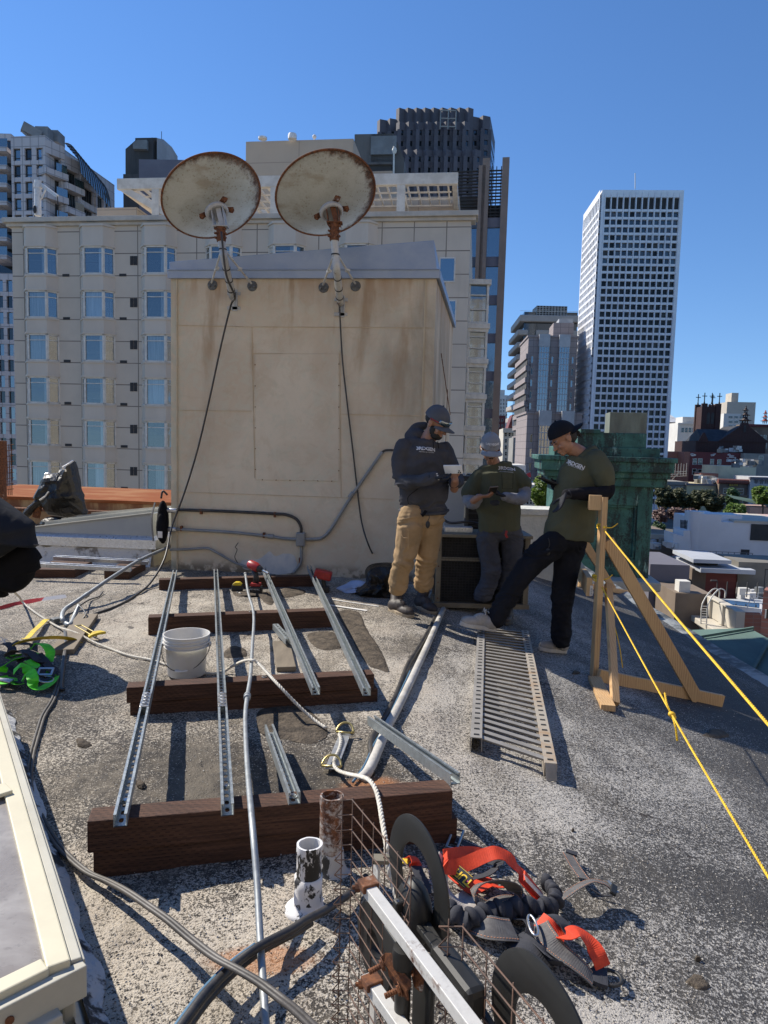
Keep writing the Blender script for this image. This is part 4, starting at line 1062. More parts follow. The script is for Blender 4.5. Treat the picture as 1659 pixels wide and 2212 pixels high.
for s_ in(0,1):
 for r in range(len(rings)-1):
  for j in range(n):fs.append((s_*k+r*n+j,s_*k+r*n+(j+1)%n,s_*k+(r+1)*n+(j+1)%n,s_*k+(r+1)*n+j))
 fs.append(tuple(s_*k+(len(rings)-1)*n+j for j in range(n)))
b.add(vs,fs);b.build('plastic_sheet',MT['tarp'],root,sm=False)
b=MB();b.tube(smooth(atl([z5b(280,1005),z5b(340,930),z5b(420,860),z5b(470,840)],9.1),4),[0.05,0.05,0.055,0.05,0.05,0.045,0.045,0.05,0.05,0.05,0.05,0.05,0.05][:13],10);b.build('wrapped_leg',MT['tarp'],root)
b=MB();pillow(b,atl([z5b(*q)for q in((450,1060),(560,1010),(700,1020),(760,1050),(600,1085),(455,1112))],8.9),0.12,0.03,9,0.5,6,3,True);b.build('sheet_hem',MT['tarp'],root)
b=MB()
for q0,q1,q2 in(((690,470),(770,425),(808,395)),((500,545),(530,538),(552,542)),((440,830),(500,790),(540,735)),((690,478),(722,495),(725,515))):
 b.tube(atl([z5b(*q0),z5b(*q1),z5b(*q2)],8.93),0.012,6)
b.build('folded_edge',surf('bright_foil_edge',(0.7,0.7,0.7),None,30,0.25,0.6),root)
b=MB();b.tube(atl([z5b(400,1020),z5b(430,880)],9.15),0.05,8);b.build('wrapped_leg',MT['rust'],root)
# black blanket at the left edge
root=thing('covered_equipment','large black quilted blanket draped over equipment at the left edge','covered equipment',at(-40,1300,4.6))
ol=atl([(-160,1050),(-60,1040),(0,1074),(23,1090),(47,1107),(66,1121),(76,1128),(76,1145),(80,1165),(84,1178),(70,1178),(58,1171),(40,1180),(20,1192),(0,1202),(-60,1240),(-160,1260)],4.55)
b=MB();pillow(b,ol,0.30,0.05,4,0.9,10,5,True);b.build('quilted_blanket',MT['blanket'],root,sm=True)
ol=atl([(-160,1200),(0,1170),(58,1168),(75,1180),(92,1204),(84,1212),(90,1226),(76,1232),(76,1244),(62,1262),(45,1275),(25,1277),(16,1272),(19,1288),(0,1290),(-50,1296),(-160,1330)],4.62)
b=MB();pillow(b,ol,0.22,0.04,5,0.9,8,9,True);b.build('black_drape',MT['blackcloth'],root,sm=True)
b=MB();b.tube(smooth(atl([(0,1203),(22,1190),(42,1177),(58,1169),(72,1176),(84,1177)],4.42),4),0.005,6);b.build('hem',MT['webgrey'],root)
b=MB()
for k in range(3):p=T(-60-40*k,1400,0);b.tube([V((-2.75-.25*k,4.7,0)),V((-2.6-.25*k,4.7,0.6))],0.03,8)
b.build('stand',MT['black'],root)
# backpack hung on the corner
root=thing('backpack','black backpack hanging at the left corner of the penthouse','backpack',at(353,1130,7.75))
cpk=at(352,1128,7.72)
b=MB();b.ell(cpk,(0.06,0.10,0.24),None,20);b.ell(cpk+V((0.01,-0.08,-0.05)),(0.06,0.05,0.16),None,16);b.build('pack',MT['blackcloth'],root,sm=True)
b=MB();b.tube(smooth([cpk+V((-.02,0,.26)),cpk+V((0,0,.34)),cpk+V((.05,0,.30))],5),0.011,8);b.build('handle',MT['black'],root,sm=True)
b=MB();b.box(cpk+V((0.01,-0.135,-0.12)),(0.05,0.006,0.07));b.build('patch',MT['white'],root)
b=MB();b.ribbon(smooth([cpk+V((-.06,-.08,.22)),cpk+V((-.09,-.10,.05)),cpk+V((-.08,-.08,-.2))],4),0.03,0.006,side=V((.7,-.7,0)));b.build('strap',MT['webgrey'],root)
# parapet behind the men, condenser
root=MB();pz=at(1155,1108,9.9).z;p0=V((1.35,10.15,0));p1=V((2.55,10.05,0));e=V((p1.x-p0.x,p1.y-p0.y,0)).normalized();nn_=V((e.y,-e.x,0))
root.prism([p0+V((0,0,pz)),p0+nn_*0.0+V((0,0,-1)),p0-nn_*0.3+V((0,0,-1)),p0-nn_*0.3+V((0,0,pz+.04))],(p1-p0))
root.prism([p0+nn_*.03+V((0,0,pz+.04)),p0+nn_*.03+V((0,0,pz-.05)),p0-nn_*.33+V((0,0,pz-.05)),p0-nn_*.33+V((0,0,pz+.06))],(p1-p0)*1.0)
o=root.build('parapet_wall',surf('rough_white_parapet',(0.62,0.62,0.56),(0.50,0.51,0.46),3,0.9,0,0.8,22,0.02),bev=0.01);tag(o,'rough whitewashed parapet wall between the middle and right man','parapet')
z6=zc(1450,1550,1050)
def condenser():
 pL=T(*z6(455,1385));Y=pL.y;pR=at(*z6(1040,1335),Y+0.05);z0=pL.z;zt=at(*z6(520,925),Y).z
 x0,x1=pL.x,pR.x;w=x1-x0;d=0.40;h=zt-z0
 root=thing('condenser_unit','beige air conditioning condenser with dark finned coil behind wire guard, behind the men','air conditioner',V((x0,Y,z0)))
 b=MB();b.box((x0+w/2,Y+d/2+.03,z0+h/2),(w-0.04,d-0.04,h-0.06));b.build('coil',MT['coil'],root)
 b=MB()
 for xx in(x0+.025,x1-.025):
  for yy in(Y+.02,Y+d):b.box((xx,yy,z0+h/2),(0.05,0.04,h-.03))
 b.box((x0+w/2,Y+d/2,zt-0.012),(w+.03,d+.06,0.03));b.box((x0+w/2,Y+.012,z0+h*0.66),(w-.1,0.03,0.035));b.box((x0+w/2,Y+d/2,z0+0.02),(w+.02,d+.04,0.045))
 b.build('frame',MT['beigemetal'],root,bev=.004)
 b=MB();n=int(w/.03)
 for i in range(n):xx=x0+.06+(w-.12)*i/(n-1);b.tube([V((xx,Y-.002,z0+.05)),V((xx,Y-.002,zt-.04))],0.0016,4)
 for i in range(24):zz=z0+.05+(h-.1)*i/23;b.tube([V((x0+.05,Y-.004,zz)),V((x1-.05,Y-.004,zz))],0.0022,4)
 b.build('wire_guard',MT['black'],root)
 b=MB()
 for i in range(4):b.lathe([(0.007,0),(0.006,0.006)],V((x0+.025,Y-.001,z0+.08+i*.15)),(0,-1,0),8)
 b.build('screw',MT['rust'],root)
 Y2=Y+.75;r2=thing('duct_unit','grey duct column beside a black louvred unit behind the left and middle man','duct',V((x0,Y2,z0)))
 xa=at(970,1090,Y2).x;xb=at(1012,1090,Y2).x;ztop=at(990,1038,Y2).z
 b=MB();b.box(((xa+xb)/2-.05,Y2,(zt+ztop)/2-.1),(xb-xa,0.2,ztop-zt+.35));b.build('duct',MT['capmetal2'],r2,bev=.006)
 b=MB();xc=at(1075,1100,Y2).x;b.box(((xb+xc)/2,Y2+.1,(zt+ztop)/2-.1),(xc-xb,0.3,ztop-zt+.33));b.build('louvre_box',MT['coil'],r2)
 b=MB();b.box(((xa+xc)/2,Y2,ztop+.03),(xc-xa+.1,0.4,.05))
 for i in range(7):b.box(((xb+xc)/2,Y2-.06,zt+.0+i*(ztop-zt)/7),(xc-xb,0.02,.012))
 b.build('slat',MT['black'],r2)
 t_=thing('metal_tray','small shiny metal tray lying on top of the condenser','tray',V((x0+.1,Y+.1,zt)))
 b=MB();b.box((x0+.21,Y+.16,zt+.028),(0.26,0.12,0.05));b.build('tray',MT['alu'],t_,bev=.003)
 cable('pipe_loop','black refrigerant line drooping over the condenser top',[V((x0+.02,Y+.3,zt+.5)),V((x0+.0,Y+.2,zt+.25)),V((x0+.1,Y+.1,zt+.1)),V((x0+.3,Y+.05,zt+.11)),V((x0+.55,Y+.2,zt+.05))],0.012)
MT['coil']=surf('black_coil_fins',(0.012,0.012,0.012),(0.03,0.028,0.025),30,0.6,0.3)
MT['beigemetal']=surf('beige_enamel',(0.20,0.175,0.125),(0.15,0.13,0.095),6,0.6)
condenser()
b=MB();ol=atl([z6(20,1230),z6(15,1160),z6(60,1115),z6(190,1108),z6(250,1150),z6(255,1300),z6(150,1345),z6(0,1320),z6(-50,1290)],6.75);pillow(b,ol,0.2,0.05,7,0.7,8,2,True)
tag(b.build('plastic_bag',MT['tarp']),'crumpled black plastic bag behind the left man\'s legs','bag')
b=MB();ol=[T(*z8(1055,360),.02),T(*z8(1150,320),.05),T(*z8(1200,290),.08),T(*z8(1290,290),.1),T(*z8(1370,320),.08),T(*z8(1340,350),.03),T(*z8(1250,400),.02),T(*z8(1150,410),.0),T(*z8(1100,390),.0)]
pillow(b,ol,0.06,0.035,12,0.6,7,4,True);tag(b.build('rag',m_cloth('pale_blue_cloth',(0.42,0.50,0.66),(0.32,0.40,0.56),9,0.9,0.5,.02),sm=True),'pale blue crumpled rag beside the black plastic bag','rag')
# verdigris cornice pier
def pier():
 p=T(1400,1253);Y=p.y;z3c=zc(2100,1600,650)
 e=V((math.cos(rad(7)),-math.sin(rad(7)),0));n=V((e.y,-e.x,0));R=Matrix((e,-n,V((0,0,1)))).transposed()
 def X(u,v):q=at(u,v,Y);return q
 root=thing('copper_pier','tall green copper clad cornice pier with stepped top and square finial block','pier',p)
 zb=p.z-0.1
 cx=(X(1191,1100)+X(1407,1100))/2
 W=X(1407,1100).x-X(1195,1100).x;D=1.3
 yc=D/2
 def bx(mb,u0,u1,v0,v1,dd,off=0.0):
  "box whose front face spans pixels u0..u1, v0..v1 (in front plane moved off toward the camera)"
  a=at(u0,(v0+v1)/2,Y-off);c=at(u1,(v0+v1)/2,Y-off);z0=at((u0+u1)/2,v1,Y-off).z;z1=at((u0+u1)/2,v0,Y-off).z
  m_=(a+c)/2;m_.z=(z0+z1)/2;mb.box(m_-n*(dd/2),((c-a).length,dd,z1-z0),R)
 b=MB();sh=0.14
 a=at(1195,1100,Y);c=at(1405,1100,Y);z1=at(1300,1048,Y).z
 mid=(a+c)/2;half=(c-a).length/2
 def shaft(l,r,z0_,z1_,dd=D,fr=0.0):b.box(mid+e*(l+r)/2+V((0,0,(z0_+z1_)/2-mid.z))-n*(dd/2-fr),(r-l,dd,z1_-z0_),R)
 zpt=z1-0.42;zpb=zb+0.55
 shaft(-half,half,zb,z1,D-.1,-0.1)
 shaft(-half,-half+.32,zb,z1,.14,0.0);shaft(half-.30,half,zb,z1,.14,0.0)
 shaft(-half,half,zpt,z1,.14,0.003);shaft(-half,half,zb,zpb,.14,0.003)
 b.build('shaft',MT['copper'],root,bev=0.012)
 b=MB();L=-half+.32;R2=half-.30
 for(l,r,z0_,z1_)in((L,L+.05,zpb,zpt),(R2-.05,R2,zpb,zpt),(L,R2,zpt-.05,zpt),(L,R2,zpb,zpb+.05)):
  shaft(l,r,z0_,z1_,.07,-0.03)
 b.build('panel_moulding',MT['copper'],root,bev=0.012)
 b=MB();bx(b,1185,1437,1031,1050,D+.15,0.12);bx(b,1178,1444,1018,1032,D+.3,0.2);bx(b,1172,1452,996,1019,D+.5,0.3);bx(b,1165,1459,986,997,D+.6,0.36)
 b.build('cornice',MT['copper'],root,bev=0.02)
 b=MB();bx(b,1200,1422,966,987,D-.1,0.05);bx(b,1250,1394,935,967,D-.35,0.0);b.build('plinth_block',MT['copper'],root,bev=0.015)
 b=MB();bx(b,1318,1396,891,938,0.55,0.0);b.build('finial_block',surf('grey_green_finial',(0.20,0.23,0.185),(0.12,0.13,0.105),2,0.8,stretch=(1,1,.3)),root,bev=0.01)
 b=MB();bx(b,1255,1297,927,936,.4,0.0);b.build('ledge_block',MT['copper'],root,bev=0.01)
 b=MB();b.box(mid+V((0,0,zb+.06-mid.z))-n*(D/2-.25)-e*.1,(2*half+.5,D+.5,.2),R);o=b.build('base_slab',surf('pale_base_coating',(0.42,0.43,0.41),(0.30,0.31,0.29),3,.85,0,.5),root,bev=.03)
pier()
# lumber frames
z4=zc(1800,2300,1272);z3c=zc(2100,1600,650)
def lumber():
 Y=T(1290,1457).y;root=thing('lumber_stand','pale pine lumber stand with upright post and diagonal braces, beside the right man','lumber stand',T(1290,1457))
 def b4(a,c,w,h,up=(0,1,0),nm='brace',par=root):
  b=MB();b.bar(a,c,w,h,up=up);return b.build(nm,MT['pine'],par,bev=0.002)
 base=T(1283,1462);top=at(1304,1074,Y)
 b4(base+V((0,0,-.01)),top,0.040,0.089,nm='post')
 b4(at(1312,1167,Y-.03),T(1507,1512,.02),0.089,0.038,nm='brace')
 b4(T(1296,1462,.045)+V((0,.04,0)),T(1560,1514,.045),0.038,0.089,up=(0,0,1),nm='foot_rail')
 b4(T(1284,1466,.02),T(1314,1530,.02),0.089,0.04,up=(0,0,1),nm='foot_rail')
 b4(at(1314,1262,Y+.06),T(1329,1520,.02),0.05,0.04,nm='brace')
 Yb=Y+2.2
 b4(at(1286,1086,Y-.02),at(1262,1064,Yb),0.09,0.11,up=(0,0,1),nm='top_rail')
 m=b4(at(1273,1268,Y-.02),at(1240,1212,Yb-.3),0.04,0.14,up=(0,0,1),nm='middle_rail')
 pm=at(1277.5,1276,Y-.045);b=MB();b.box(pm,(0.022,0.002,0.075));lb=b.build('paper_label',MT['white'],root)
 b=MB()
 for k in range(7):b.box(pm+V((0,-.0018,-.028+k*.0075)),(0.013,.001,.0032 if k%2 else.0018))
 b.build('printed_bar',MT['letterdk'],lb)
 b4(at(1258,1166,Yb-.2),T(1325,1272,.02),0.089,0.038,nm='brace')
 b4(T(1250,1262,.04),T(1362,1281,.04),0.038,0.07,up=(0,0,1),nm='foot_rail')
 return Y
LY=lumber()
def tie(label,pts,r):
 b=MB();b.rope(pts,r,5);o=b.build('yellow_rope',MT['ropey'],sm=True);tag(o,label,'rope');return o
pA=at(1306,1146,LY-.06)
pB=V((2.2,0.9,0.5));pB=at(1760,1682,1.9)
o=tie('upper taut yellow rope running from the lumber post down off the right edge',[pA,pA.lerp(pB,.5)+V((0,0,-.01)),pB],0.0058)
def knotring(u,v,rr=0.045):
 b=MB();c=at(u,v,LY-.0)
 for k in range(4):
  pts=[]
  for i in range(14):
   t=2*math.pi*i/14;pts.append(c+V((math.cos(t)*0.030,-math.sin(t)*0.055,(k-1.5)*.010+.006*math.sin(t*2+k))))
  b.tube(pts,0.0042,6,closed=True)
 b.ell(c+V((0.0,-.055,0)),(.012,.012,.012),None,8)
 b.tube(smooth([c+V((0,-.055,0)),c+V((.05,-.07,.0)),c+V((.10,-.05,.03))],4),0.004,6)
 return b
for(u,v,lab)in((1300,1137,'upper yellow rope lashing tied round the lumber post'),(1289,1247,'lower yellow rope lashing tied round the lumber post')):
 tag(knotring(u,v).build('rope_lashing',MT['ropey'],sm=True),lab,'rope lashing')
pA=at(1300,1268,LY-.08);kn=at(1451,1543,2.9);pB=at(1670,1912,1.95)
tie('lower yellow rope from the lumber post with a knot halfway, ending at the right edge',[pA,kn,pB],0.0045)
b=MB();b.rope([at(1436,1497,2.98),at(1441,1522,2.93),kn],0.0045,5);b.rope([kn,at(1459,1570,2.86),at(1463,1602,2.85)],0.0045,5)
b.ell(kn,(.016,.014,.012),None,10);b.ell(kn+V((.008,0,-.012)),(.013,.013,.009),None,8)
tag(b.build('rope_knot',MT['ropey'],sm=True),'loose yellow rope tails at the knot of the lower rope','rope knot')
b=MB();b.rope([at(1309,1270,LY),at(1322,1330,LY-.1),at(1337,1390,LY-.25),at(1345,1443,LY-.3)],0.004,5);tag(b.build('yellow_rope',MT['ropey'],sm=True),'short yellow rope end dangling behind the lumber brace','rope')
# metal grating plank
def plank():
 h=0.075
 TL=T(1040,1352,h);TR=T(1134,1362,h);BL=T(*z7b(838,915),h);BR=T(*z7b(1333,1085),h)
 root=thing('grating_plank','perforated grey metal plank with many cross rungs lying in front of the right man','metal plank',(TL+BR)/2)
 n=30;tl,tr,bl,br=TL,TR,BL,BR
 rails=[]
 for(a,c,nm)in((tl,bl,'rail'),(tr,br,'rail')):
  d=(c-a).normalized();s=d.cross(V((0,0,1))).normalized();w=0.055
  L=(c-a).length;b=MB()
  b.bar(a+V((0,0,0)),c,w,0.004)
  for sg in(-1,1):b.bar(a+s*sg*(w/2)-V((0,0,.033)),c+s*sg*(w/2)-V((0,0,.033)),0.0035,0.066)
  ro=b.build(nm,MT['plankmetal']if a is tl else MT['plankrust'],root)
  hb=MB();m_=int(L/.075)
  for k in range(m_):
   p=a.lerp(c,(k+.5)/m_);hb.box(p+V((0,0,.0035)),(0.026,0.014,.003),Matrix.Rotation(math.atan2(s.y,s.x),3,'Z'))
  hb.build('slot',MT['black'],ro)
 b=MB()
 for k in range(n):
  t=(k+.4)/n;p=tl.lerp(bl,t);q=tr.lerp(br,t);d=(q-p).normalized();p=p+d*.027;q=q-d*.027
  b.bar(p-V((0,0,.006)),q-V((0,0,.006)),0.034,0.004);b.bar(p-V((0,0,.016))+V((0,.015,0)),q-V((0,0,.016))+V((0,.015,0)),.003,.02)
 b.build('rungs',MT['plankmetal'],root)
 b=MB();b.bar(br+V((0,0,0)),br+V((0.0,-0.03,-.07)),0.05,0.004);b.build('end_lip',MT['plankmetal'],root)
MT['plankmetal']=surf('weathered_plank_zinc',(0.33,0.31,0.28),(0.25,0.235,0.21),7,0.6,0.25)
MT['plankrust']=surf('rust_tinged_plank_zinc',(0.37,0.33,0.27),(0.34,0.22,0.12),5,0.65,0.2,lo=.45,hi=.7)
plank()
# skylight at lower left
def skylight():
 zt=0.26
 c=gz(151,2069,zt);up=gz(52,1728,zt);dn=gz(0,2144,zt)
 dy=(up-c).normalized();dx=(dn-c);dx=V((dx.x,dx.y,0)).normalized()
 L=2.15;W=1.3;root=thing('skylight','cream framed skylight with dirty glazing at the lower left corner','skylight',c)
 fw=0.05
 def P(a,b_,z=zt):q=c+dy*a+dx*b_;return V((q.x,q.y,z))
 b=MB()
 for(a0,b0,a1,b1,w_)in((0,fw/2,L,fw/2,fw),(0.0,W-fw/2,L,W-fw/2,fw)):
  b.bar(P(a0,b0,zt-.015),P(a1,b1,zt-.015),w_,0.03)
 for a in(fw*.45,L-fw*.45):b.bar(P(a,fw,zt-.015),P(a,W-fw,zt-.015),fw*.9,0.03)
 b.build('frame',MT['cream'],root,bev=0.004)
 b=MB();b.bar(P(.93,0.035,zt+.006),P(.93,W,zt+.006),0.075,0.014);b.build('glazing_bar',MT['cream'],root,bev=0.003)
 b=MB();b.bar(P(-.0,-.014,zt-.035),P(L,-.014,zt-.035),0.024,0.05);b.bar(P(-.0,-.030,zt-.045),P(L,-.030,zt-.045),0.008,0.05)
 b.bar(P(-.014,-.03,zt-.055),P(-.014,W,zt-.055),0.026,0.075);b.build('drip_frame',MT['creamlow'],root,bev=0.003)
 b=MB();b.bar(P(-.030,.03,zt-.095),P(-.030,W,zt-.095),0.05,0.03);b.bar(P(.02,0.0,zt-.13),P(L,0.0,zt-.13),0.03,0.16);b.build('sill',MT['creamlow'],root,bev=0.006)
 b=MB();b.bar(P(-.02,.02,.05),P(-.02,W,.05),0.03,.18);
 b.add([P(-.035,-.01,.10),P(-.035,W,.10),P(-.12,W,-.03),P(-.12,-.07,-.03)],[(0,1,2,3)]);b.add([P(-.035,-.01,.10),P(-.12,-.07,-.03),P(L,-.07,-.03),P(L,-.01,.10)],[(0,1,2,3)])
 b.build('curb',MT['creamlow'],root,bev=0.004)
 b=MB();b.lathe([(0.009,0),(0.009,.004),(.005,.006)],P(-.028,.13,zt-.05),-dy,10);b.build('screw',MT['rust'],root)
 g=MB();g.quad(P(0.05,0.05,zt-.012),P(L-.05,.05,zt-.012),P(L-.05,W-.05,zt-.012),P(.05,W-.05,zt-.012))
 t=NT('dirty_glazing');vec=t.coords('Object');n1=t.noise(vec,3,6,.65,.5);n2=t.noise(vec,40,4,.7)
 col=t.mix(t.rng(n1,.35,.68),(0.225,0.20,0.175),(0.33,0.31,0.29));col=t.mix(t.rng(n2,.55,.7,0,.35),col,(0.12,.11,.10))
 t.fin(col,t.rng(n1,.3,.7,.22,.42),0,t.bump(n2,.05,.002));g.build('glazing',t.m,root)
 b=MB();vs=[];fs=[];m_=70
 for i in range(m_+1):
  a=-.3+(L+.5)*i/m_;w1=-.05;w2=-.115+.03*noise.noise(V((a*6,1,0)))+.012*noise.noise(V((a*22,1,0)))
  for k,(bb,hh)in enumerate(((w1,.05),((w1+w2)/2,.028),(w2,.006))):
   q=c+dy*a+dx*bb;vs.append(V((q.x,q.y,terr(q.x,q.y)+hh+(.008*noise.noise(V((a*15,bb*9,0)))))))
 for i in range(m_):
  for k in range(2):fs.append((i*3+k,i*3+3+k,i*3+4+k,i*3+1+k))
 b.add(vs,fs);b.build('base_flashing',MT['tarwhite'],root,sm=True)
skylight()
# tools by the wall
def drill():
 c=T(*z8(290,410));root=thing('impact_driver','red and black cordless impact driver standing upright on its battery','drill',c)
 s=1.0;zx_=at(*z8(280,160),c.y).z-c.z;h=zx_
 b=MB();ax=V((0.85,-0.5,-.28)).normalized();hd=c+V((-0.0,0,h))
 b.tube([hd-ax*.09,hd-ax*.07,hd,hd+ax*.035],[0.03,0.043,0.045,0.036],16);b.build('motor_housing',MT['red'],root,sm=True,ang=40)
 b=MB();b.tube([hd+ax*.03,hd+ax*.06,hd+ax*.085],[0.034,.03,.016],14);b.build('nose',MT['black'],root,sm=True,ang=40)
 b=MB();b.tube([hd+ax*.08,hd+ax*.16],[0.0125,0.0125],10);b.build('socket_bit',MT['bolt'],root,sm=True,ang=40)
 b=MB();b.tube([hd-ax*.02+V((0,0,-.03)),c+V((0.005,0,h*.6)),c+V((0,0,.085))],[.024,.021,.026],12,flat=(1.2,.85));b.build('grip',MT['black'],root,sm=True)
 b=MB();b.box(c+V((0,0,.085)),(.10,.075,.03));b.build('collar',MT['red'],root,bev=.008)
 b=MB();b.box(c+V((0.005,0,.037)),(.115,.085,.07));bt=b.build('battery',MT['black'],root,bev=.01)
 text_mesh('marking','3G HVAC',.022,c+V((0.0,-.0435,.045)),(1,0,-.05),(0,0,1),MT['letter'],bt,.0004)
drill()
def tape():
 c=T(*z8(118,390));root=thing('tape_measure','black and yellow tape measure beside the impact driver','tape measure',c)
 b=MB();pr=[V((-.055,0,0)),V((.05,0,0)),V((.055,0,.03)),V((.05,0,.065)),V((.02,0,.085)),V((-.02,0,.085)),V((-.05,0,.06))]
 b.prism([c+p+V((0,.03,0))for p in pr],V((0.0,-.055,0)));b.build('case',MT['black'],root,bev=.008)
 b=MB();b.prism([c+V((-.035,.034,.058)),c+V((.04,.034,.058)),c+V((.045,.034,.07)),c+V((.02,.034,.09)),c+V((-.02,.034,.09)),c+V((-.045,.034,.07))],V((0,-.063,0)));b.build('shell',MT['yellow'],root,bev=.006)
tape()
c=T(*z8(925,400));root=thing('cordless_tool','dark red cordless tool in the shade at the right end of the farthest beam','power tool',c)
b=MB();b.box(c+V((0,0.02,.17)),(.17,.10,.09),Matrix.Rotation(.2,3,'Y'));b.build('motor_housing',MT['red'],root,bev=.015)
b=MB();b.tube([c+V((0.0,0,.15)),c+V((.02,0,.05))],.022,10);b.box(c+V((.02,0,.03)),(.09,.08,.06));b.build('grip',MT['black'],root,bev=.006)
for i,q in enumerate(((120,405),(150,418))):
 p=T(*z8(*q),.008);b=MB();b.tube([p,p+V((.03,-.02+.03*i,0))],.004,6);bolt(b,p,V((0,0,1)),.009);tag(b.build('loose_bolt',MT['bolt']),['left','right'][i]+' of two loose bolts lying in front of the tape measure','bolt','loose bolts by the tape measure')
for i,(q0,q1,lab)in enumerate((((985,520),(1385,580),'long pale sliver of flashing lying near the right end of the second beam'),((1020,470),(1500,540),'pale scraped line of roofing beside the black plastic bag'))):
 a_=T(*z8(*q0),.006);c_=T(*z8(*q1),.006);b=MB();b.ribbon(resample([a_,c_],.05),0.035 if i==0 else.02,.003,side=V((0,1,0)))
 tag(b.build('roofing_scrap',MT['white']),lab,'scrap')
# wire mesh antenna in the foreground
def antenna():
 Pf=at(*z5(395,290),1.60);Pn=at(1125,2206,0.98);e=V((Pn.x-Pf.x,Pn.y-Pf.y,0)).normalized();n=V((-e.y,e.x,0))
 if n.x<0:n=-n
 root=thing('mesh_antenna','rusty wire mesh antenna with black loop elements and white bars in the foreground','antenna',V((0.1,1.2,0)))
 def W(a,z,o=0.0):return V((Pf.x,Pf.y,0))+e*a+n*o+V((0,0,z))
 zt=Pf.z;MT['wire']=surf('rusty_wire',(0.085,0.055,0.042),(0.14,0.08,0.055),30,0.8)
 sp=0.0365
 def panel(a0,a1,ztop,rows,cols,bend,label):
  b=MB();r=0.0016
  for k in range(rows):
   z=ztop-k*sp
   b.tube([W(a0,z-.012,-.028),W(a0+.03,z,0),W(a1-.03,z,0),W(a1,z-.012,-.028)]if bend else[W(a0,z-.012,-.028),W(a0+.03,z,0),W(a1,z,0)],r,6)
   if k<rows-1:b.tube([W(a0,z-.012,-.028),W(a0+.012,z-sp*.6,-.012),W(a0,z-sp-.012,-.028)],r*.9,5)
  for k in range(cols):
   a=a0+.03+(a1-a0-.06)*k/(cols-1)
   b.tube([W(a,ztop+.004,.002),W(a,ztop-(rows-1)*sp,.002)],r*.9,5)
  b.tube([W(a0+.012,ztop+.006,-.016),W(a0+.012,ztop-(rows-1)*sp,-.016)],r*.9,5)
  return b.build('mesh_panel',MT['wire'],root,sm=True)
 g=onv(*z5(865,815),Pf,Pn);aR=(g-W(0,g.z)).dot(e);g2=onv(*z5(1100,1100),Pf,Pn);aL=(g2-W(0,g2.z)).dot(e)
 panel(0,aR,zt,17,6,True,'');panel(aL,aL+.42,g2.z,16,6,True,'')
 def ringel(c,ro,ri,th=0.009):
  b=MB();ro_,ri_=ro,ri
  prof=[(ri_,-th*.35),(ri_+.006,-th/2),(ro_-.01,-th/2),(ro_,-th*.2),(ro_,th*.2),(ro_-.01,th/2),(ri_+.006,th/2),(ri_,th*.35)]
  b.lathe(prof,c,n,72,closed=True)
  return b.build('loop_element',MT['plastic'],root,sm=True,ang=28)
 ringel(at(*z5(862,868),1.40),0.131,0.076)
 ringel(at(1170,2262,0.985),0.131,0.070)
 ringel(at(*z5(610,1290),1.50),0.10,0.03,.03)
 c1=at(*z5(838,1075),1.36);R=Matrix((e,n,V((0,0,1)))).transposed()
 b=MB();b.ell(c1,(0.052,0.034,0.070),R,24);b.build('insulator',MT['plastic'],root,sm=True)
 b=MB();b.box(c1-n*.03+V((0,0,-.055)),(.06,.05,.05),R);b.box(c1-n*.035+V((0,0,.02)),(.02,.02,.03),R);b.build('bracket',MT['plastic'],root,bev=.004)
 b=MB();b.lathe([(0.008,0),(.008,.006)],c1-n*.036+V((0,0,.03)),(-n),6);b.build('bolt',MT['bolt'],root)
 c2=at(*z5(1125,1530),1.12);b=MB();b.box(c2,(.13,.042,.058),R);b.build('feed_box',MT['plastic'],root,bev=.012)
 b=MB();b.bar(c1+V((0,0,-.01)),c2+e*.05+V((0,0,.01)),.02,.012);b.bar(c1+n*.012-e*.02,c2+e*.25+V((0,0,-.02)),.012,.012)
 b.build('boom',MT['plastic'],root,bev=.002)
 b=MB();q=at(*z5(900,1700),1.2);b.box(q,(.07,.012,.12),R);b.build('backing_plate',MT['plastic'],root,bev=.006)
 MT['whitebar']=m_rustpaint('chalky_white_bar',(0.52,0.51,0.48),0.40,8)
 a0,a1=gz(*z5(505,880),.555),gz(*z5(1235,1850),.555);w=.0225
 b=MB();b.bar(a0,a1+(a1-a0)*.3,w,w);o=b.build('cross_bar',MT['whitebar'],root,bev=.0015)
 a2,a3=gz(*z5(525,1515),.40),gz(*z5(760,1850),.40);b=MB();b.bar(a2,a3+(a3-a2)*.3,w,w);b.build('cross_bar',MT['whitebar'],root,bev=.0015)
 b=MB();b.bar(at(*z5(805,1272),a0.lerp(a1,.42).y)+V((0,0,.004)),at(*z5(972,1502),a0.lerp(a1,.68).y)+V((0,0,.004)),.006,.014);b.build('rust_strip',MT['rust'],root)
 for(p,d)in((a0,(a1-a0).normalized()),(a2,(a3-a2).normalized())):
  b=MB();q=p+d*.018
  b.bar(q-d*.012+V((0,0,.008)),q+d*.018+V((0,0,.008)),w+.012,.016);cb=b.build('end_clip',MT['rust'],root,bev=.002)
  b=MB();b.tube([q-V((.03,.0,.0)),q+V((.012,0,0))],.004,8);b.lathe([(.0085,-.006),(.0085,.004)],q-V((.02,0,0)),(-1,0,0),6);b.build('bolt',MT['rust'],cb)
 p0=at(*z5(590,740),1.58);b=MB();b.bar(p0,V((p0.x,p0.y,0.02)),.03,.006,up=n);b.build('upright',MT['whitebar'],root)
 b=MB();b.bar(p0+V((-.01,0,.006)),p0+V((.03,0,.006)),.03,.01);b.tube([p0+V((.015,0,.012)),p0+V((.055,-.005,.01))],.004,8);b.build('upright_clip',MT['beigemetal'],root,bev=.002)
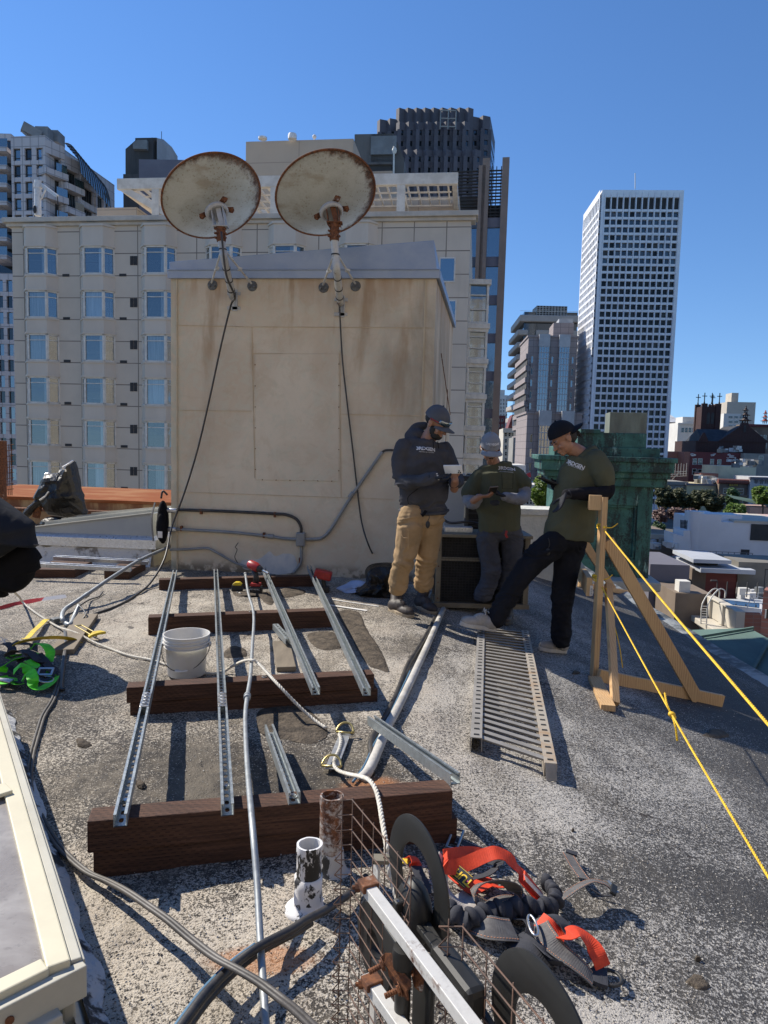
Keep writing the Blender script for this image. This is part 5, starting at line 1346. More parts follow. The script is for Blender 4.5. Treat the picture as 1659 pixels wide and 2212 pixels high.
 tp=at(*z5(772,1345),1.19);b=MB();b.tube([tp,V((tp.x,tp.y,-.02))],.0145,20);b.build('post',MT['plastic'],root,sm=True,ang=40)
 b=MB();b.lathe([(.0165,-.03),(.0195,-.028),(.0205,-.004),(.019,.006),(.0,.008)],tp+V((0,0,.004)),(0,0,1),24);b.build('post_cap',MT['plastic'],root,sm=True,ang=50)
 def plate(pts,dpt,m='rust'):
  ps=[at(*z5(*q),yy)for q,yy in pts];b=MB();nn=(ps[1]-ps[0]).cross(ps[2]-ps[0]).normalized();b.prism(ps,nn*dpt);return b.build('clamp_plate',MT[m],root,bev=.001)
 MT['clamp']=m_rustpaint('worn_clamp',(0.42,0.42,0.42),0.58,16)
 plate((((650,1345),1.20),((690,1345),1.20),((730,1430),1.185),((822,1530),1.165),((822,1570),1.16),((800,1600),1.16),((700,1480),1.18),((640,1420),1.195),((615,1375),1.2)),.006,'clamp')
 plate((((660,1440),1.185),((790,1600),1.155),((800,1670),1.15),((770,1640),1.155),((670,1500),1.18)),.005,'clamp')
 plate((((830,1380),1.20),((900,1450),1.19),((915,1490),1.18),((900,1600),1.18),((850,1560),1.185),((830,1470),1.2)),.006,'clamp')
 plate((((735,1300),1.225),((760,1285),1.23),((790,1290),1.23),((840,1340),1.22),((800,1370),1.21),((740,1330),1.22)),.006,'rust')
 for(q0,q1,y0)in(((540,1475),(650,1415),1.19),((645,1635),(760,1580),1.165)):
  s_,t_=at(*z5(*q0),y0-.01),at(*z5(*q1),y0);d=(t_-s_);L=d.length;pr=[];k=0
  while k*.0022<L:pr.append((.0052 if k%2 else.0042,k*.0022));k+=1
  b=MB();b.lathe(pr,s_,d,10);b.lathe([(.0095,L*.70),(.0095,L*.82)],s_,d,6);b.lathe([(.0125,L*.84),(.0125,L*.88)],s_,d,12);b.build('clamp_bolt',MT['rust'],root)
antenna()
# strap work
def strap(par,pts,w,m,nm='strap',zf=None,side=None,th=0.0028,ruff=0.0,tilt=0.0,k=6):
 "pts: (zoomx, zoomy, height above the roof)"
 P=[T(*zf(x,y),z)for x,y,z in pts];P=smooth(P,k)
 if ruff:
  P=resample(P,.006);fr=frames(P);L=0;Q=[]
  for i,p in enumerate(P):
   Q.append(p+V((0,0,ruff*(0.9+.5*noise.noise(V((i*.13,0,0))))*math.sin(i*0.62+2.5*noise.noise(V((i*.09,5,0))))))+V((0,0,ruff)))
  P=Q
 fr=frames(P);sd=[]
 for i,(t,a,b_)in enumerate(fr):
  h=t.cross(V((0,0,1)));h=h.normalized()if h.length>1e-3 else V((1,0,0))
  ang=tilt*(1 if not callable(tilt)else 1);u=h.cross(t)
  tw=(tilt if not isinstance(tilt,(list,tuple))else tilt[0]+(tilt[1]-tilt[0])*i/max(1,len(fr)-1))
  sd.append(h*math.cos(rad(tw))+u*math.sin(rad(tw)))
 b=MB();b.ribbon(P,w,th,side=sd);o=b.build(nm,MT[m],par,sm=False);return o,P,sd
def stitch(par,P,sd,w,m,off=.8):
 b=MB()
 for s_ in(-1,1):
  for i in range(0,len(P)-1,1):
   p=P[i]+sd[i]*(w/2*off*s_);q=P[i+1]+sd[i+1]*(w/2*off*s_);u=(q-p);
   nseg=max(1,int(u.length/.0065));up=u.cross(sd[i]).normalized();up=up if up.z>0 else-up
   for k in range(nseg):
    a_=p.lerp(q,(k+.2)/nseg)+up*.0022;c_=p.lerp(q,(k+.7)/nseg)+up*.0022
    b.bar(a_,c_,.0013,.0012,up=up)
 if b.v:b.build('stitching',m,par)
MT['stitch']=surf('orange_stitching',(0.75,0.34,0.18),None,10,.7,bump=0)
z6b=zc(1600,3250,1100)
def orange_harness():
 root=thing('safety_harness','orange, grey and black fall harness lying in a heap on the grit at lower right','safety harness',T(*z6b(700,650)))
 S=lambda pts,w,m,**k:strap(root,pts,w,m,zf=z6b,**k)
 S([(262,262,.10),(268,320,.09),(330,330,.075),(420,300,.09),(510,260,.115),(580,242,.13),(640,262,.12),(690,310,.10),(730,370,.07),(770,430,.05),(815,490,.03),(860,530,.02)],.046,'webor',tilt=[-60,10])
 S([(262,262,.08),(330,250,.07),(420,240,.06),(520,250,.05)],.04,'webor',tilt=[-70,-30])
 o,P,sd=S([(300,330,.05),(345,375,.045),(400,425,.04),(440,452,.035),(500,430,.03),(560,405,.02)],.052,'webor',tilt=[-25,0])
 a_=T(*z6b(325,350),.062);c_=T(*z6b(412,425),.055);ex=(c_-a_).normalized();ey=V((0,0,1)).cross(ex)*1.0;ey=(ey+V((0,0,.45))).normalized()
 ez=ex.cross(ey).normalized();ez=ez if ez.z>0 else-ez;mid=(a_+c_)/2
 b=MB();L=(c_-a_).length/2*1.12
 b.prism([mid+ez*.004+ex*L*sx+ey*.024*sy for sx,sy in((-1,-1),(1,-1),(1,1),(-1,1))],ez*.002);lb=b.build('label',MT['signblack'],root)
 text_mesh('lettering','TUFF',.036,mid+ez*.0068-ex*(-.006),-ex,-ey,MT['gold'],lb,.0004,.95,bold=.0008)
 b=MB();
 for sx,sy,w_ in((0,1,1),(0,-1,1)):b.bar(mid+ez*.0068+ey*.021*sy-ex*L*.95,mid+ez*.0068+ey*.021*sy+ex*L*.95,.0012,.0006,up=ez)
 b.build('border',MT['gold'],lb)
 b=MB();b.ell(mid+ez*.0065+ex*L*.8,(.004,.006,.0006),None,10);b.build('emblem',surf('pink_print',(.6,.06,.2),None,5,.6,bump=0),lb)
 S([(750,380,.09),(860,520,.03)],.050,'webor',th=.006,tilt=0)
 b=MB()
 p0=T(*z6b(745,395),.095);p1=T(*z6b(865,522),.036);dd=(p1-p0);sx=dd.cross(V((0,0,1))).normalized();up=sx.cross(dd.normalized())
 for k in range(26):
  t=(k+.5)/26
  for j in range(9):
   q=p0+dd*t+sx*(-.02+.005*j)+up*.004;b.bar(q,q+dd.normalized()*.003,.001,.001,up=up)
 b.build('stitching',MT['white'],root)
 S([(256,262,.10),(258,340,.08),(268,430,.05),(310,500,.03),(370,555,.02),(430,590,.02)],.046,'webtan',tilt=[60,10])
 S([(350,490,.015),(400,530,.015),(470,565,.02),(520,590,.02)],.05,'webtan')
 o,P,sd=S([(560,590,.02),(480,550,.03),(440,500,.06),(470,440,.09),(560,415,.10),(650,430,.09),(710,480,.06),(750,560,.03)],.05,'webgrey',tilt=[20,50]);stitch(root,P,sd,.05,MT['stitch'])
 o,P,sd=S([(470,560,.02),(560,540,.045),(640,515,.05),(720,520,.04),(800,560,.02)],.052,'webgrey',tilt=15);stitch(root,P,sd,.052,MT['stitch'])
 S([(430,395,.02),(520,375,.04),(580,330,.06),(590,290,.08),(540,270,.07)],.042,'webdark',tilt=[10,50])
 S([(560,430,.03),(600,450,.03),(680,440,.025),(740,470,.02)],.03,'webor',tilt=20)
 o,P,sd=S([(460,670,.03),(520,690,.045),(600,700,.05),(690,710,.04)],.075,'webgrey',tilt=-20);stitch(root,P,sd,.075,MT['stitch'])
 S([(460,650,.02),(510,660,.03),(500,690,.02)],.05,'webtan',tilt=20)
 P=smooth([T(*z6b(x,y),z)for x,y,z in((275,575,.02),(300,605,.03),(350,635,.04),(430,640,.045),(500,612,.045),(560,592,.045),(640,592,.045),(720,582,.045),(800,577,.045),(870,575,.045),(925,555,.045),(945,510,.045),(915,455,.035),(870,430,.02))],10);P=resample(P,.0028)
 rr=[];Q=[]
 for i,p in enumerate(P):
  w_=math.sin(i*.62+2.2*noise.noise(V((i*.05,3,0))));rr.append((.016+.007*w_,.027+.006*w_+.004*noise.noise(V((i*.2,0,0)))));Q.append(p+V((.004*noise.noise(V((i*.15,0,0))),0,.006*math.sin(i*.31))))
 b=MB();b.tube(Q,rr,14,up=V((0,0,1)));b.build('elastic',MT['webdark'],root,sm=True)
 o,P,sd=S([(930,560,.03),(1000,500,.06),(1080,445,.075),(1150,415,.07),(1210,420,.07),(1255,440,.065),(1300,470,.06)],.044,'webgrey',tilt=[30,10]);stitch(root,P,sd,.044,MT['stitch'])
 o,P,sd=S([(1010,245,.03),(1035,290,.03),(1065,340,.03),(1110,400,.04)],.044,'webgrey',tilt=10);stitch(root,P,sd,.044,MT['stitch'])
 S([(1000,232,.032),(1070,255,.034)],.022,'webdark',th=.008)
 b=MB();c=T(*z6b(1270,455),.072);c2=T(*z6b(1308,478),.068);b.bar(c,c2,.052,.012);b.build('buckle',MT['plastic'],root,bev=.004)
 b=MB();b.bar(T(*z6b(1255,412),.07),T(*z6b(1315,485),.06),.008,.004);b.build('buckle_bar',MT['galv'],root)
 S([(1150,460,.02),(1220,500,.015),(1290,500,.02)],.006,'webdark')
 o,P,sd=S([(830,640,.04),(850,700,.05),(900,770,.055),(960,830,.05),(1040,890,.045),(1110,950,.035),(1165,1010,.02)],.060,'webgrey',tilt=[-30,10]);stitch(root,P,sd,.06,MT['stitch'])
 S([(835,650,.05),(880,680,.055),(930,720,.05),(990,760,.04)],.055,'webor',tilt=[-30,-10])
 S([(960,760,.045),(1010,740,.08),(1060,715,.09),(1110,745,.08),(1160,800,.065),(1200,870,.05),(1225,935,.03)],.052,'webor',tilt=[10,-10])
 S([(860,620,.04),(930,625,.06),(990,670,.06),(1020,720,.05)],.05,'webdark',tilt=20)
 o,P,sd=S([(690,760,.02),(760,810,.035),(830,865,.035),(900,935,.02)],.07,'webdark',th=.01,tilt=-10);stitch(root,P,sd,.07,MT['stitch'])
 S([(700,700,.02),(740,760,.02),(820,800,.03),(900,870,.05),(950,920,.03)],.05,'webdark',tilt=40)
 S([(1150,950,.015),(1200,985,.02),(1250,1005,.02)],.07,'webdark',th=.012)
 S([(690,640,.03),(760,650,.04),(800,700,.04),(790,760,.03)],.045,'webdark',tilt=30)
 b=MB();c=T(*z6b(1270,1005),.015);pts=[c+V((.03*math.cos(t),.03*math.sin(t),.004))for t in[2*math.pi*i/20 for i in range(20)]];b.tube(pts,.005,8,closed=True);b.build('ring',MT['black'],root,sm=True)
 b=MB();c=T(*z6b(800,700),.055);pts=[c+V((.012*math.cos(t),.045*math.sin(t),.01))for t in[2*math.pi*i/20 for i in range(20)]];b.tube(pts,.004,8,closed=True);b.build('ring',MT['bolt'],root,sm=True)
 o,P,sd=S([(335,165,.03),(390,190,.025),(450,215,.02),(520,240,.015)],.045,'webdark');stitch(root,P,sd,.045,MT['letter'])
 b=MB();c=T(*z6b(332,158),.035);a_=V((.35,.9,.25)).normalized();cc=V((.9,-.35,0));pts=[c+a_*(.045*sx)+cc*(.02*sy)for sx,sy in((1,1),(1,-1),(-1,-1),(-1,1))];b.tube(pts,.005,8,closed=True);b.build('buckle',MT['galv'],root,sm=True)
 S([(40,275,.05),(75,265,.06),(95,300,.05),(90,340,.03)],.04,'webor',tilt=30);S([(95,320,.04),(120,380,.03),(150,440,.02),(170,490,.02)],.035,'webdark')
 S([(0,290,.04),(55,298,.045)],.028,'webyel',th=.004)
orange_harness()
zG=zc(0,2200,900)
def green_harness():
 root=thing('safety_harness','lime green and black fall harness heaped at the left edge with yellow lanyard','safety harness',T(*zG(200,900)))
 S=lambda pts,w,m,**k:strap(root,pts,w,m,zf=zG,**k)
 G='webgreen'
 S([(15,900,.05),(40,850,.09),(90,815,.10),(160,800,.08)],.05,G,tilt=[50,20]);S([(20,930,.03),(35,960,.02),(20,990,.02)],.05,G)
 S([(225,730,.12),(270,690,.15),(330,700,.15),(370,750,.12),(360,830,.07)],.055,G,tilt=[30,-20]);S([(240,750,.09),(290,770,.09),(310,800,.08)],.045,G,tilt=20)
 S([(100,900,.08),(150,850,.12),(190,860,.11),(200,910,.08),(170,960,.04)],.05,G,tilt=[-30,30])
 S([(200,815,.10),(260,850,.08),(240,870,.08)],.05,G);S([(170,940,.06),(215,900,.10),(240,940,.09),(250,1000,.05),(300,1020,.03),(370,980,.03),(400,940,.03)],.06,G,tilt=[-40,20])
 S([(90,940,.04),(120,990,.03),(180,985,.03)],.05,G,tilt=20);S([(290,900,.03),(340,905,.035),(390,930,.03)],.045,G);S([(60,800,.07),(110,780,.09),(170,770,.08)],.04,G,tilt=30)
 for pts in([(0,700,.09),(50,690,.12),(90,730,.12),(60,790,.09)],[(70,770,.08),(150,745,.12),(230,760,.12),(290,820,.09),(380,850,.05),(420,900,.03)],[(0,850,.05),(60,860,.06),(110,910,.05)],[(130,830,.07),(200,800,.09),(300,850,.07),(300,930,.04)],[(280,770,.1),(340,830,.08),(390,900,.04),(420,940,.02)],[(20,960,.02),(100,960,.03),(170,990,.03)],[(100,680,.08),(170,690,.1),(240,700,.1),(250,740,.1)],[(250,950,.03),(330,960,.03),(400,910,.03)]):
  S(pts,.05,'webdark',tilt=[-20,30])
 S([(30,780,.10),(90,745,.12),(160,750,.12),(215,790,.1)],.045,'webgrey',tilt=[50,10])
 text_mesh('lettering','OK',.05,T(*zG(18,668),.12),(1,-.3,-.1),(.1,.5,.8),MT['letter'],root,.0005)
 S([(75,745,.09),(95,705,.12),(150,680,.13),(230,662,.13),(330,648,.12),(420,645,.09),(500,652,.06),(560,668,.03),(600,682,.02)],.045,'webyel',tilt=[40,25])
 S([(160,655,.06),(200,650,.06),(245,600,.05),(290,560,.04),(330,520,.03),(350,510,.03)],.042,'webyel',tilt=[10,0])
 b=MB();c=T(*zG(335,895),.06);R=Matrix.Rotation(.1,3,'Z')@Matrix.Rotation(rad(35),3,'X')
 for s_ in(-1,1):b.box(c+R@V((0,.022*s_,0)),(.085,.012,.006),R);b.box(c+R@V((.038*s_,0,0)),(.012,.05,.006),R)
 b.build('buckle',surf('pale_blue_buckle',(.45,.55,.62),None,9,.4,.5),root,bev=.002)
 b=MB();pts=[T(*zG(340+55*math.cos(t),955+22*math.sin(t)),.03)for t in[2*math.pi*i/18 for i in range(18)]];b.tube(pts,.006,8,closed=True);b.build('hook',MT['bolt'],root,sm=True)
 b=MB();c=T(*zG(45,965),.04)
 for k in range(7):b.tube([c+V((-.12,.02-.008*k,.01+.004*k)),c+V((.05,-.01-.008*k,.012))],.005,6)
 b.build('wire_bundle',MT['alu'],root,sm=True)
green_harness()
p=T(*zG(630,595),.03);root=thing('rope_grab','steel rope grab clamped on the white rope with yellow shock pack','rope grab',p)
b=MB();a_=T(*zG(575,565),.03);c_=T(*zG(690,630),.03);d=(c_-a_).normalized();s_=d.cross(V((0,0,1)))
for e_ in(-1,1):b.bar(a_+s_*.022*e_,c_+s_*.022*e_,.01,.03)
b.bar(a_,a_+d*.02,.05,.03);b.build('body',MT['brass'],root,bev=.003)
o,P,sd=strap(root,[(655,640,.03),(700,615,.05),(760,605,.045)],.06,'webyel',zf=zG,th=.016,nm='shock_pack')
b=MB();a_=T(*zG(380,520),.03);c_=T(*zG(445,508),.03);b.bar(a_,c_,.07,.03);o=b.build('swivel_clip',MT['flange'],bev=.005);tag(o,'grey metal clip joining yellow lanyard and white rope left of the conduit bend','clip')
for k in range(2):
 cable('roof_cable',['right','left'][k]+' black cable of the pair hanging from the hairpin conduit past the green harness',[at(zA(425,1130)[0]-3*k,zA(425,1130)[1],5.45),T(*zG(486-9*k,600),.03),T(*zG(488-9*k,700),.03),T(*zG(470-9*k,850),.015),T(*zG(455-9*k,1000),.012),T(137-3*k,1490,.012)],.009,group='paired black cables by the green harness')
b=MB();p=T(*zc(0,2200,900)(1500,612),.25);
# city
GZ=-18.0
for(x_,y_,w_,d_,h_)in((-40,-46,34,20,42),(-8,-38,30,20,36),(24,-40,32,18,46),(56,-36,30,20,38),(70,-8,20,34,40)):  # unseen pale blocks, added out of frame to bounce warm fill light
 b=MB();b.box((x_,y_,GZ+h_/2),(w_,d_,h_));tag(b.build('rear_bounce_block',surf('rear_bounce_wall',(.66,.57,.45),(.58,.49,.38),.2,.9,bump=0)if 'bouncew' not in MT else MT['bouncew']),kind='structure')
b=MB();b.quad(V((-1500,14,GZ)),V((1500,14,GZ)),V((1500,2600,GZ+0)),V((-1500,2600,GZ)))
b.quad(V((-1500,-60,GZ)),V((1500,-60,GZ)),V((1500,14,GZ)),V((-1500,14,GZ)))
tag(b.build('ground',MT['asphalt']),kind='structure')
MT['g_blue']=m_glass('pale_blue_window',(0.06,0.09,0.10),0.05,0.15,0.75)
MT['g_dark']=m_glass('dark_window',(0.012,0.015,0.018),0.08,0.04)
MT['g_teal']=m_glass('teal_window',(0.03,0.055,0.06),0.08,0.22)
MT['g_cur']=m_glass('blue_curtain_wall',(0.025,0.06,0.10),0.08,0.22)
MT['frame']=surf('pale_window_frame',(0.70,0.67,0.59),None,3,.6,bump=0)
MT['curtain']=surf('pale_curtain',(0.85,0.88,0.88),(0.55,0.60,0.62),4.5,.9,0,0,stretch=(7,7,.12),lo=.42,hi=.58)
MT['room']=surf('dim_room',(0.05,0.05,0.05),None,1,.9,bump=0)
def frame2(P,Q):
 e=V((Q.x-P.x,Q.y-P.y,0)).normalized();return e,V((e.y,-e.x,0))
class Wall:
 "vertical wall plane; s runs along, z up, n toward the camera"
 def __init__(w,P,Q):w.P=V((P.x,P.y,0));w.e,w.n=frame2(P,Q);w.L=(V((Q.x,Q.y,0))-w.P).length
 def pt(w,s,z,o=0.0):return w.P+w.e*s+w.n*o+V((0,0,z))
 def sz(w,u,v):p=onv(u,v,w.P,w.P+w.e);return(p-w.P).dot(w.e),p.z
 def rot(w):return Matrix((w.e,-w.n,V((0,0,1)))).transposed()
 def box(w,mb,s0,s1,z0,z1,o0,o1):mb.box(w.pt((s0+s1)/2,(z0+z1)/2,(o0+o1)/2),(s1-s0,abs(o1-o0),z1-z0),w.rot())
def gridwall(w,mb,xs,zs,isopen,dep):
 "wall face with recessed openings; returns the openings"
 out=[]
 for i in range(len(xs)-1):
  for j in range(len(zs)-1):
   a,c,z0,z1=xs[i],xs[i+1],zs[j],zs[j+1]
   if isopen(i,j):
    A_,B_,C_,D_=w.pt(a,z0),w.pt(c,z0),w.pt(c,z1),w.pt(a,z1);A2_,B2_,C2_,D2_=(w.pt(a,z0,-dep),w.pt(c,z0,-dep),w.pt(c,z1,-dep),w.pt(a,z1,-dep))
    mb.add([A_,B_,C_,D_,A2_,B2_,C2_,D2_],[(0,1,5,4),(1,2,6,5),(2,3,7,6),(3,0,4,7)]);out.append((a,c,z0,z1))
   else:mb.quad(w.pt(a,z0),w.pt(c,z0),w.pt(c,z1),w.pt(a,z1))
 return out
def shell(mb,w,s0,s1,z0,z1,dep,front=False):
 "rest of a block behind a front wall"
 a,c=w.pt(s0,z0),w.pt(s1,z0);a2,c2=w.pt(s0,z0,-dep),w.pt(s1,z0,-dep);H=V((0,0,z1-z0))
 mb.add([a,c,c2,a2,a+H,c+H,c2+H,a2+H],[(1,2,6,5),(2,3,7,6),(3,0,4,7),(4,5,6,7)]+([(0,1,5,4)]if front else[]))
def panes(root,w,ops,dep,m,nm='window',cap=100,frame=None,fm=None,bars=None):
 ops=sorted(ops,key=lambda o:-(o[3]-o[2])*(o[1]-o[0]));k=0;extra=MB()
 proto={}
 for(a,c,z0,z1)in ops:
  if k<cap:
   b=MB();b.quad(w.pt(a,z0,-dep),w.pt(c,z0,-dep),w.pt(c,z1,-dep),w.pt(a,z1,-dep));o=b.build(nm,m[k%len(m)]if isinstance(m,list)else m,root)
   if frame:
    f=MB();t=frame
    for q in((a,a+t,z0,z1),(c-t,c,z0,z1),(a+t,c-t,z0,z0+t),(a+t,c-t,z1-t,z1)):w.box(f,q[0],q[1],q[2],q[3],-dep+.01,-dep+.08)
    if bars:
     for bz in bars:w.box(f,a+t,c-t,z0+(z1-z0)*bz-t/2,z0+(z1-z0)*bz+t/2,-dep+.01,-dep+.07)
    f.build('frame',fm or MT['frame'],o)
  else:extra.quad(w.pt(a,z0,-dep),w.pt(c,z0,-dep),w.pt(c,z1,-dep),w.pt(a,z1,-dep))
  k+=1
 if extra.v:tag(extra.build(nm+'s',m[0]if isinstance(m,list)else m,root),kind='stuff')
def cuts(lo,hi,n,frac,margin=0.0):
 "edges alternating pier/opening"
 out=[lo];p=(hi-lo-2*margin)/n
 for i in range(n):
  c=lo+margin+p*(i+.5);out+=[c-p*frac/2,c+p*frac/2]
 return out+[hi]
# beige apartment hotel behind
def hotel():
 P=at(25,480,51.0);Q=at(1018,470,47.0);w=Wall(P,Q);ztop=(P.z+at(1018,474,w.pt(w.L,0).y).z)/2
 root=thing('apartment_block','large beige apartment block with columns of bay windows directly behind the penthouse','building',w.pt(w.L/2,GZ))
 MT['hotelw']=m_panel('beige_precast',(0.60,0.53,0.43),(0.57,0.50,0.405),2.1,1.48,0.035,(0.20,0.17,0.14),0.3,0.72,bsc=.5)
 b=MB();zc_=ztop-0.5
 b.quad(w.pt(0,GZ),w.pt(w.L,GZ),w.pt(w.L,ztop-.01),w.pt(0,ztop-.01));shell(b,w,0,w.L,GZ,ztop-.02,16);b.build('wall',MT['hotelw'],root)
 b=MB();w.box(b,-.45,w.L+.45,ztop,ztop+.32,-1.0,.45);w.box(b,-.3,w.L+.3,ztop-.22,ztop,-.9,.22);b.build('cornice',MT['frame2'],root,bev=.03)
 s1,zt1=w.sz(85,538);_,zb1=w.sz(85,597);_,zt2=w.sz(85,632);pitch=(w.sz(85,538)[1]-w.sz(85,994)[1])/5;wh=zt1-zb1
 cols=[(51,126),(171,250),(307,380),(443,523),(576,663),(733,813)]
 mb_=MT['bayw']=surf('bay_precast',(0.61,0.545,0.45),(0.56,0.495,0.405),.6,.85,0,.05,stretch=(1,1,.3))
 k=0
 for ci,(u0,u1)in enumerate(cols):
  sa=w.sz(u0,560)[0];sb=w.sz(u1,560)[0];c=(sa+sb)/2;hw=1.28;fr=.74;pj=.60
  rows=6 if ci<3 else(2 if ci==3 else 1)
  zbt=zb1-pitch*5-.9
  def plan(z,g=0.0):return[w.pt(c-hw-g,z,-.02),w.pt(c-fr-g*.6,z,pj+g),w.pt(c+fr+g*.6,z,pj+g),w.pt(c+hw+g,z,-.02)]
  b=MB()
  def band(z0,z1,g=0.0):
   lo,hi=plan(z0,g),plan(z1,g);b.add(lo+hi,[(0,1,5,4),(1,2,6,5),(2,3,7,6),(3,2,1,0),(4,5,6,7)])
  band(zt1+.12,zt1+1.35);band(zt1+1.32,zt1+1.46,.09);band(zt1,zt1+.14,.07)
  for r in range(rows):
   z1=zb1-pitch*r;z0=zt1-pitch*(r+1)
   band(z0+.12,z1-.10);band(z1-.11,z1,.06);band(z0,z0+.14,.07)
  if rows>=6:band(GZ,zt1-pitch*6+.02)
  b.build('bay',mb_,root)
  for r in range(rows):
   z1=zt1-pitch*r;z0=z1-wh
   lo,hi=plan(z0),plan(z1);ins=[(q*.0)for q in range(4)]
   f=MB();t=.11
   for i,(pa,pb)in enumerate(((0,1),(1,2),(2,3))):
    A_,B_=lo[pa],lo[pb];d=(B_-A_);L=d.length;d.normalize();nn=V((d.y,-d.x,0));H=V((0,0,wh))
    offs=(.03,.14)if i==1 else(.03,.06)
    f.bar(A_+d*(.06)-nn*.05+V((0,0,0)),A_+d*.06-nn*.05+H,.12,.09,up=nn);f.bar(B_-d*.06-nn*.05,B_-d*.06-nn*.05+H,.12,.09,up=nn)
    f.bar(A_-nn*.05+V((0,0,.05)),B_-nn*.05+V((0,0,.05)),.09,.1);f.bar(A_-nn*.05+V((0,0,wh-.05)),B_-nn*.05+V((0,0,wh-.05)),.09,.1)
    f.bar(A_-nn*.06+V((0,0,wh*.77)),B_-nn*.06+V((0,0,wh*.77)),.06,.05)
    if i==1:
     for q in(.2,):pass
   win=f.build('window',MT['frame'],root)
   g=MB()
   for i,(pa,pb)in enumerate(((0,1),(1,2),(2,3))):
    A_,B_=lo[pa],lo[pb];d=(B_-A_).normalized();nn=V((d.y,-d.x,0));H=V((0,0,wh))
    g.quad(A_-nn*.08,B_-nn*.08,B_-nn*.08+H,A_-nn*.08+H)
   g.build('pane',MT['g_blue'],win)
   rn=random.Random(ci*10+r);cur=MB()
   rooms=MB();w.box(rooms,c-hw+.1,c+hw-.1,z0+.02,z1-.02,-.01,.0);rooms.build('room_back',MT['room'],win)
   mode={(0,0):1,(1,0):1,(2,0):1,(0,1):3,(1,1):3,(2,1):1,(0,2):3,(1,2):1,(2,2):3,(0,3):1,(1,3):1,(2,3):3,(0,4):1,(1,4):1,(2,4):0,(0,5):3,(1,5):2,(2,5):2}.get((ci,r),1)
   def cq(a,c_):cur.quad(w.pt(a,z0+.06,pj-.22),w.pt(c_,z0+.06,pj-.22),w.pt(c_,z1-.06,pj-.22),w.pt(a,z1-.06,pj-.22))
   if mode==3:cq(c-fr+.1,c+fr-.1)
   elif mode==1:cq(c+fr-.42,c+fr-.1)
   elif mode==2:cq(c-.1,c+fr-.1)
   if cur.v:cur.build('curtain',MT['curtain'],win)
   k+=1
  if ci<3:
   for r in range(6):
    z=zb1-pitch*r+.05;b=MB();sx=c+hw+.32
    w.box(b,sx,sx+.5,z-.08,z+.1,0.0,.03);b.build('vent_grille',MT['room'],root)
    if ci<2:
     pass
 for r in range(6):
  for uu in(285,293):
   s_,z=w.sz(uu,563+91*r);b=MB();w.box(b,s_-.12,s_+.12,z-.3,z+.3,.0,.03);b.build('vent_grille',MT['room'],root)
 for(u0,u1,v0,v1)in((951,981,558,608),(953,983,650,700)):
  a,z1=w.sz(u0,v0);c,z0=w.sz(u1,v1);b=MB();w.box(b,a-.06,c+.06,z0-.06,z1+.06,.0,.05);wo=b.build('window',MT['frame'],root)
  b=MB();w.box(b,a+.03,c-.03,z0+.03,z1-.03,.05,.06);b.build('pane',MT['g_cur'],wo)
 Yb=w.pt(w.L,0).y+2.2
 tops=[615,710,786,862,930,990]
 hs_=[84,66,66,62,56,52]
 for i,(v0,h)in enumerate(zip(tops,hs_)):
  u0,u1=1012-i*2.0,1057-i*3.4
  a=at(u0,v0,Yb);c=at(u1,v0,Yb);z0=at(u0,v0+h,Yb).z;ww=Wall(a,c);L=ww.L;f=MB()
  ww.box(f,-.3,L+.12,a.z,a.z+.35,-3,.25);ww.box(f,0,.16,z0,a.z,-.2,.1);ww.box(f,L-.16,L,z0,a.z,-.2,.1);ww.box(f,.16,L-.16,z0,z0+.14,-.2,.1);ww.box(f,.16,L-.16,z0+(a.z-z0)*.72,z0+(a.z-z0)*.72+.08,-.2,.08);ww.box(f,.16,L-.16,z0+(a.z-z0)*.35,z0+(a.z-z0)*.35+.08,-.2,.08)
  ww.box(f,-.3,L+.05,z0-.55,z0,-3,.12)
  wi=f.build('side_bay',MT['frame'],root,bev=.02);g=MB();ww.box(g,.05,L-.05,z0,a.z,-2.8,-.1);g.build('pane',MT['g_blue'],wi)
 b=MB();xx=w.pt(w.L,0);e0=w.pt(w.L-.6,0)
 def rblock(u0,u1,v0,v1,Y,dep,m,nm,par=root,bev=.02):
  a=at(u0,v0,Y);c=at(u1,v0,Y);ww=Wall(V((a.x,a.y,0)),V((a.x,a.y,0))+w.e);zz1=(a.z+c.z)/2;zz0=at(u0,v1,Y).z;L=(c.x-a.x)/w.e.x
  b=MB();b.box(ww.pt(L/2,(zz0+zz1)/2,-dep/2),(L,dep,zz1-zz0),w.rot());return b.build(nm,m,par,bev=bev),ww,L,zz0,zz1
 mpl=MT['plantw']=m_panel('plain_beige_panel',(0.46,0.38,0.29),(0.45,0.37,0.28),5,6,.03,(.3,.25,.2),bsc=.3)
 rblock(531,765,309,480,60,9,mpl,'plant_room');rblock(758,848,372,480,62,9,mpl,'plant_room')
 rblock(790,990,430,480,56,3,mpl,'plant_room')
 rblock(209,300,450,478,53.5,5,mpl,'stair_bulkhead')
 for u in(572,635):
  c=at(u,311,60);b=MB();b.lathe([(0,0),(.35,0),(.35,.3),(.30,.42),(.0,.45)]if u>600 else[(0,0),(.35,0),(.35,.15),(.0,.25)],c+V((0,-1,-.05)),(0,0,1),16);b.build('vent_cap',MT['white'],root,sm=True,ang=40)
 c=at(679,306,60);b=MB();b.tube([c,c+V((0,0,.25))],.04,8);b.ell(c+V((0,0,.38)),(.17,.17,.17),None,12);b.build('aerial',MT['white'],root,sm=True)
 pm=MT['pergola']=surf('cream_steel',(0.68,0.63,0.54),(0.55,0.50,0.42),1.5,.6,bump=0)
 pg=None;Y0=52.5
 a=at(252,385,Y0);c=at(990,372,Y0-2.8);ww=Wall(a,c);L=ww.L;zt_=(a.z+c.z)/2;dep=7.0
